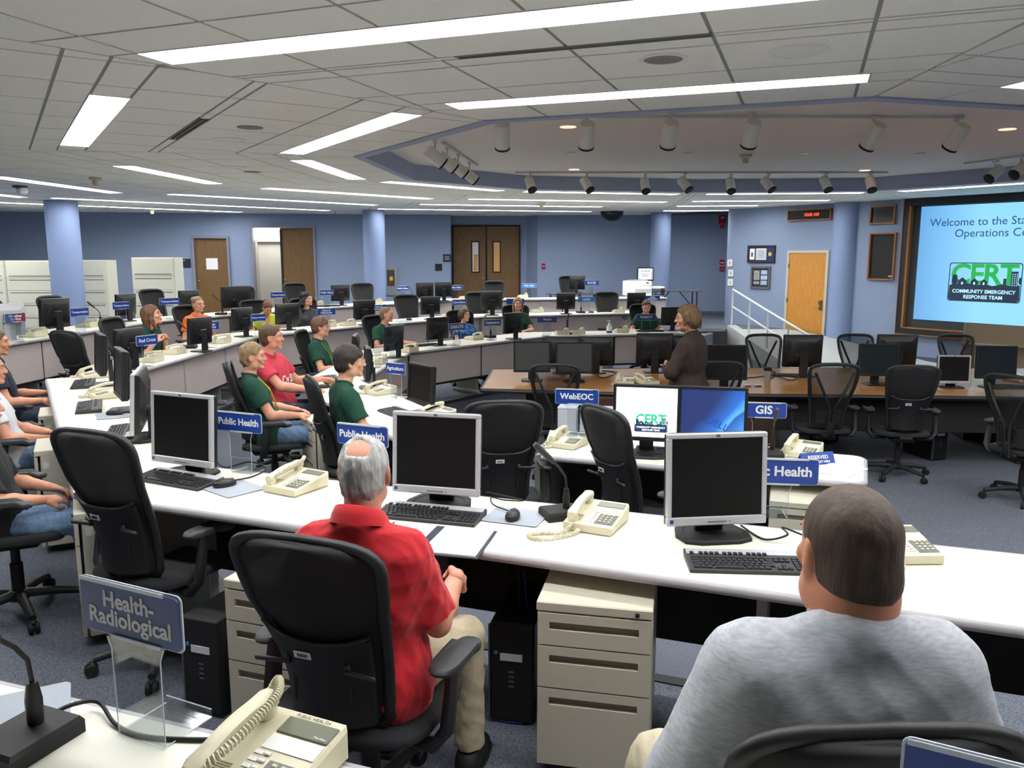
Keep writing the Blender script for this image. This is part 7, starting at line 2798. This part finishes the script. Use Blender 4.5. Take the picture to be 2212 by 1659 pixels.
                f.cut(H(0, .062, .036), hr @ unit((0, .78, -.62)))
                for s in (-1, 1):
                    f.cap(H(s * .078, .03, .04), H(s * .080, .03, -.045), .022, .020, k=.02)
                f.cut(H(0, 0, -.085), hr @ unit((0, .12, -1)))
        link('hair', arrays_to_mesh('hair', [f.mesh()], hm, wrinkle=g('hair_w', .006), seed=3, wscale=1.6), t)
    t['hc'] = [float(x) for x in hc]
    if g('glasses'):
        mb = MB()
        for s in (-1, 1):
            mb.ring([tuple(H(s * .033 + .021 * math.cos(a), .103, .008 + .015 * math.sin(a))) for a in [2 * math.pi * i / 14 for i in range(14)]], .0014, 5)
            mb.tube([tuple(H(s * .054, .101, .012)), tuple(H(s * .074, .07, .014)), tuple(H(s * .078, .0, .010))], .0014, 5)
        mb.tube([tuple(H(-.012, .104, .011)), tuple(H(.012, .104, .011))], .0014, 5)
        mb.build('glasses', g('glasses'), t)
    if g('lanyard'):
        mb = MB()
        pts = []
        for i in range(13):
            a = math.pi * (i / 12)
            pts.append(sp(.062 * math.cos(a), -.055 * math.sin(a) - .012, .505))
        left = [sp(-.05, .06, .47), sp(-.04, .118 * (1 + (hv - 1) * .8), .36), sp(-.01, .135, .22), sp(.02, .16, .12)]
        right = [sp(.05, .06, .47), sp(.03, .118 * (1 + (hv - 1) * .8), .36), sp(.0, .135, .22), sp(.02, .16, .12)]
        mb.tube([tuple(p) for p in (right[::-1] + pts + left)], .0075, 5, flat=.5)
        mb.build('lanyard', g('lanyard'), t, smooth=60)
    o_ = {'sp': sp, 'H': H, 'arms': arms, 'legs': legs, 'hr': hr, 'shirt': sobj}
    return t, o_
# ================================================================ THE PEOPLE
M['jeans'] = mat('blue_jeans', (112, 138, 172), .9, noise=.2, nscale=60, bump=.2, bscale=500)
M['jeans_dark'] = mat('dark_jeans', (44, 54, 78), .9, noise=.2, nscale=60)
M['khaki'] = mat('khaki_cotton', (178, 166, 140), .9, noise=.05, nscale=80, bump=.15, bscale=500)
M['cargo'] = mat('tan_cargo_cotton', (186, 178, 152), .9, noise=.05, nscale=80, bump=.15, bscale=500)
M['red_polo'] = mat('red_polo_knit', (196, 22, 36), .85, noise=.06, nscale=200, bump=.2, bscale=600, sheen=.2)
M['grey_tee'] = mat('heather_grey_knit', (168, 172, 180), .95, rgb2=(196, 200, 206), nscale=55, stretch=(1, 1, 5), bump=.1, bscale=500)
M['coral_tee'] = mat('coral_red_tee', (204, 62, 80), .9, noise=.06, nscale=90)
M['orange'] = mat('orange_tee', (250, 116, 20), .9, noise=.04, nscale=90)
M['yellow'] = mat('lime_yellow_top', (204, 206, 72), .9, noise=.05, nscale=90)
M['charcoal'] = mat('charcoal_sweater', (62, 64, 70), .95, noise=.2, nscale=120)
M['navy'] = mat('navy_polo', (28, 34, 50), .9, noise=.1, nscale=90)
M['brown'] = mat('dark_brown_jacket', (46, 33, 26), .85, noise=.2, nscale=140, bump=.2, bscale=300)
M['plaid'] = mat('blue_plaid', (26, 60, 128), .9, rgb2=(90, 150, 206), nscale=22, thr=(.42, .62))
M['black_tee'] = mat('black_tee', (34, 35, 38), .9, noise=.1, nscale=90)
Hgrey = hair_mat((128, 128, 126), (196, 196, 192))
Hbuzz = hair_mat((58, 44, 34), (86, 68, 54))
Hblond = hair_mat((128, 104, 72), (168, 142, 104))
Hbrown = hair_mat((74, 54, 38), (104, 80, 58))
Hdark = hair_mat((30, 25, 24), (56, 48, 44))
Hauburn = hair_mat((82, 54, 38), (116, 82, 58))
Hbob = hair_mat((74, 54, 34), (118, 92, 58))
Hlight = hair_mat((122, 94, 66), (160, 130, 96))
def fwd(rz):
    return Vector((-math.sin(rz), math.cos(rz), 0))
def seat_person(label, px, py, dist, rz, zf, chair_label, kind='task', back=.0, headoff=.02, group=None, nochair=False, **o):
    """put the head on a pixel at a distance, chair and body beneath it"""
    h = PD(px, py, dist)
    lean = o.get('lean', -.10)
    off = math.sin(lean) * .56 + .03
    q = h - fwd(rz) * off + Vector((math.cos(rz), math.sin(rz), 0)) * o.get('lat', 0)
    p = (q.x, q.y, zf)
    hl = o.get('seat', .47) + .10 + math.cos(lean) * o.get('necktop', .585) + .09 * math.cos(lean)
    if 'scale' not in o:
        o['scale'] = min(1.07, max(.86, (h.z - zf) / hl))
    t, info = person(label, p, rz, **o)
    hz = zf + info['H'](0, 0, 0)[2] * o.get('scale', 1)
    dz = h.z - hz
    print('PERSON', label[:30], 'head dz', round(dz, 3), 'at', [round(v, 2) for v in p], round(o['scale'], 3))
    if not nochair:
        c = q + fwd(rz) * (back + .05)
        c = c + Vector((o.get('chairdx', 0), 0, 0))
        chair(chair_label, (c.x, c.y, zf), o.get('chairrz', rz), kind, group).scale = o.get('chairscale', (1, 1, 1))
    return t, info
lapL, lapR = ((.24, .02, .20), (.13, .30, .12)), ((.24, .02, .20), (.13, .30, .12))
restL, restR = ((.27, -.02, .17), (.27, .26, .17)), ((.27, -.02, .17), (.27, .26, .17))
PART = globals().get('PART', 'all')

seat_person('grey-haired balding man in a red polo shirt, seated, back to us', 787, 1022, 2.42, R(-15), Z2,
    'black mesh office chair in which the man in the red polo sits',
    shirt=M['red_polo'], pants=M['khaki'], skin=(206, 142, 118), hairmat=Hgrey, hair='balding', hair_t=.008, build=1.10, belly=True,
    lean=-.02, look=R(10), shoulder=.15, chairrz=R(-20), chairscale=(1.04, 1.04, .95), chairdx=-.02, polo=True, sleeve=.86, ease=.016, h=.009, hh=.0046, hhair=.0046, hshirt=.008, wrinkle=.009,
    armL=((.30, .05, .20), (.16, .30, .16)), armR=((.215, .06, .20), (.20, .38, .25)), handR={'d': (-.25, .85, -.25), 'pn': (-.6, -.2, -.8), 'curl': 1.1, 'thumb': 1.0}, hhand=.0042,
    kneeR=(.20, .42, .0), footR=(.22, .40), fine_shoes=True, seed=2, neck_r=1.1, seat=.47)
t, inf = seat_person('broad man with cropped dark hair in a heather grey T-shirt, seen from behind', 1856, 1178, 1.47, R(2), Z2,
    'black mesh office chair holding the man in the grey T-shirt', kind='task',
    shirt=M['grey_tee'], pants=M['cargo'], skin=(204, 138, 108), hairmat=Hbuzz, hair='buzz', hair_t=.0055, build=1.13, lean=.02, look=R(4), nod=.05, necktop=.545, scale=1.04, seat=.49,
    sleeve=.92, ease=.018, h=.010, hh=.0044, hhair=.0044, hshirt=.008, wrinkle=.003, folds=[((-.20, -.10, .20), (-.02, -.135, .27), .030), ((.22, -.10, .22), (.06, -.135, .25), .026), ((-.12, -.12, .36), (.12, -.12, .36), .012)], trouser=.5, jowl=True, neck_r=1.28, arm_r=1.25, hair_w=.0012,
    armL=((.275, .0, .16), (.16, .24, .12)), armR=((.27, .05, .2), (.16, .30, .14)), kneeL=(.21, .42, .02), footL=(.24, .44), kneeR=(.2, .42, .02), seed=7, shoulder=.146, chairdx=-.045, neckx=.03, lat=-.04)

seat_person('dark-haired boy with glasses in a green T-shirt, nearest of the green shirts', 752, 782, 5.75, R(-66), Z3,
    'black office chair with the dark-haired boy in green', shirt=M['green'], pants=M['jeans_dark'], skin=(220, 164, 134), hairmat=Hdark, hair='mop', hair_t=.018,
    lean=-.05, look=R(-8), armR=((.25, .06, .17), (.2, .30, .13)), armL=lapL, glasses=M['silver'], seed=3, build=.98)
seat_person('blond boy in a green T-shirt with a green lanyard, seen from the side', 543, 772, 6.5, R(-72), Z3,
    'black office chair with the blond lanyard boy in green', shirt=M['green'], pants=M['jeans'], skin=(224, 162, 134), hairmat=Hblond, hair='short', hair_t=.016,
    lean=-.22, look=R(-10), armR=((.24, .06, .15), (.05, .34, .14)), armL=((.24, .06, .15), (.05, .33, .16)), lanyard=mat('green_lanyard', (70, 130, 60), .7, rgb2=(190, 200, 60), nscale=40), seed=4)
t, inf = seat_person('young man in a coral red T-shirt with white lettering, arms on the desk', 582, 730, 7.35, R(-78), Z3,
    'black office chair under the young man in coral red', shirt=M['coral_tee'], pants=M['jeans_dark'], skin=(222, 158, 130), hairmat=Hbrown, hair='short', hair_t=.012,
    lean=-.14, look=R(20), twist=-.42, armR=((.28, .10, .20), (.22, .42, .20)), armL=((.30, .14, .24), (.22, .46, .24)), seed=5, build=1.06)
for k, (ch, dx, rzt) in enumerate((('C', .065, 0), ('y', 0.0, 0), ('S', -.065, 0))):
    p = inf['sp'](dx, .150, .27)
    text(ch, .10, M['signtext'], inf['shirt'], tuple(p), rot=(R(82), 0, R(180) - .42), bold=.03, name='shirt_lettering')
seat_person('brown-haired boy in green with a yellow-green lanyard, behind the left desk', 690, 707, 9.2, R(-94), Z3,
    'black office chair with the brown-haired lanyard boy', shirt=M['green'], pants=M['jeans_dark'], skin=(218, 160, 132), hairmat=Hauburn, hair='mop', hair_t=.014,
    lean=-.12, look=R(14), armR=((.26, .05, .18), (.16, .36, .20)), armL=lapL, lanyard=mat('lime_lanyard', (150, 190, 60), .7), glasses=M['midgrey'], seed=6, h=.013)
seat_person('young man with a shaved head in a green T-shirt behind two dark monitors', 833, 680, 11.35, R(-128), Z3,
    'black office chair behind the shaved-headed young man', shirt=M['green'], pants=M['jeans_dark'], skin=(220, 160, 134), hairmat=hair_mat((108, 84, 66), (132, 106, 86)), hair='buzz', hair_t=.004,
    lean=-.08, look=R(34), armL=((.28, .10, .20), (.20, .40, .25)), armR=((.28, .08, .18), (.18, .36, .24)), seed=8, h=.013, hair_w=.001)
seat_person('girl in a blue plaid shirt over white, behind the DAS-ITE sign', 1001, 690, 12.5, R(-150), Z3,
    'black office chair of the girl in blue plaid', shirt=M['plaid'], pants=M['jeans_dark'], skin=(224, 170, 144), hairmat=Hbrown, hair='bob', hair_t=.008, female=True,
    lean=-.28, look=R(22), seed=9, h=.014, armL=lapL, armR=((.25, .1, .2), (.15, .34, .2)))
seat_person('long-haired girl in a green T-shirt facing us behind a dark monitor', 1118, 657, 13.7, R(-172), Z3,
    'black office chair of the long-haired girl in green', shirt=M['green'], pants=M['jeans_dark'], skin=(226, 172, 148), hairmat=Hlight, hair='long', hair_len=.16, female=True,
    lean=-.05, look=R(2), seed=10, h=.014, armL=((.25, .1, .2), (.05, .32, .2)), armR=((.25, .1, .2), (.05, .32, .18)))
seat_person('boy with a brown fringe in green, facing us behind the far WebEOC sign', 1396, 662, 13.85, R(-176), Z3,
    'black office chair of the boy behind the far WebEOC sign', shirt=M['green'], pants=M['jeans_dark'], skin=(226, 166, 140), hairmat=Hbrown, hair='mop', hair_t=.012,
    lean=-.02, look=R(-2), seed=11, h=.014, armL=((.3, .1, .2), (.2, .36, .24)), armR=((.3, .1, .2), (.25, .36, .24)))
seat_person('brown-haired woman in a green T-shirt, hands clasped at her chin', 330, 682, 9.05, R(-96), Z2,
    'black office chair of the woman with clasped hands', shirt=M['green'], pants=M['jeans_dark'], skin=(216, 154, 128), hairmat=Hauburn, hair='long', hair_len=.10, hair_t=.016, female=True,
    lean=.40, nod=-.25, look=R(14), seed=12, build=1.25, h=.013, armL=((.24, .22, .22), (.05, .36, .40)), armR=((.24, .22, .22), (.05, .36, .40)),
    handL={'d': (.55, .2, .7), 'curl': 1.0}, handR={'d': (-.55, .2, .7), 'curl': 1.0})
seat_person('girl with hair tied up in an orange T-shirt facing us', 427, 658, 11.2, R(-128), Z2,
    'black office chair of the girl in orange', shirt=M['orange'], pants=M['jeans'], skin=(222, 164, 136), hairmat=Hlight, hair='bun', hair_t=.006, female=True,
    lean=-.02, look=R(2), seed=13, h=.013, armL=lapL, armR=lapR)
seat_person('woman in a lime yellow top bending her head down over her desk', 577, 668, 12.4, R(-136), Z2,
    'black office chair of the woman in yellow', shirt=M['yellow'], pants=M['jeans_dark'], skin=(214, 156, 130), hairmat=Hauburn, hair='bun', hair_t=.010, female=True,
    lean=.32, look=R(-8), nod=.55, seed=14, build=1.2, h=.013, vneck=.10, armL=((.28, .2, .2), (.1, .42, .22)), armR=((.3, .2, .2), (.12, .42, .22)))
seat_person('dark curly-haired woman in a charcoal sweater beside the Natural Resources sign', 662, 648, 13.0, R(-150), Z2,
    'black office chair of the curly-haired woman', shirt=M['charcoal'], pants=M['jeans_dark'], skin=(220, 164, 138), hairmat=Hdark, hair='curly', hair_t=.010, female=True,
    lean=-.10, look=R(38), nod=-.12, seed=15, h=.014, sleeve=1.9, armL=lapL, armR=lapR)
# three sitters cut by the left edge
seat_person('boy in a navy polo shirt leaning on his chair arms at the left edge', -14, 742, 6.4, R(-62), Z2,
    'black office chair of the boy in the navy polo', shirt=M['navy'], pants=M['jeans_dark'], skin=(208, 146, 114), hairmat=Hbrown, hair='short',
    lean=-.16, polo=True, seed=16, h=.0125, armR=((.27, .02, .17), (.24, .36, .17)), armL=((.27, .02, .17), (.22, .36, .17)), look=R(-4))
seat_person('sitter in jeans and a white shirt, hands folded, at the left edge', -30, 800, 5.2, R(-64), Z2,
    'black office chair of the sitter with folded hands', shirt=mat('white_tee', (214, 216, 220), .9), pants=M['jeans'], skin=(214, 152, 120), hairmat=Hbrown, hair='short',
    lean=-.20, seed=17, h=.0125, armR=((.25, .05, .15), (.03, .36, .12)), armL=((.25, .05, .15), (.03, .35, .14)))
seat_person('seated person in a dark T-shirt and jeans, lower left edge beside the empty chair', -50, 880, 3.95, R(-66), Z2,
    'black office chair at the lower left edge', shirt=M['black_tee'], pants=M['jeans'], skin=(206, 148, 118), hairmat=Hdark, hair='short',
    lean=-.14, seed=18, h=.0115, armR=((.28, .05, .14), (.1, .30, .12)), armL=lapL, sleeve=.9)
# the speaker
h = PD(1494, 690, 7.3)
t, inf = person('standing woman with short brown hair in a dark brown jacket, arms folded, speaking', (h.x, h.y + .0, Z4), R(62), stand=True, scale=.965, shirt=M['brown'], pants=mat('dark_trousers', (30, 27, 27), .9), skin=(206, 146, 116),
    hairmat=Hbob, hair='bob', hair_t=.023, female=True, lean=.0, look=R(24), sleeve=1.92, ease=.024, hem=-.26, build=1.12, seed=19, h=.011, hh=.0055, collar=True, glasses=M['midgrey'],
    armL=((.25, .10, .20), (-.06, .25, .20)), armR=((.25, .10, .17), (-.08, .27, .24)), handL={'d': (1, .1, .1), 'curl': .4, 'pn': (0, -1, 0)}, handR={'d': (-1, .1, .2), 'curl': .4, 'pn': (0, -1, 0)})
print('SPEAKER head', Z4 + inf['H'](0, 0, 0)[2], 'want', h.z)
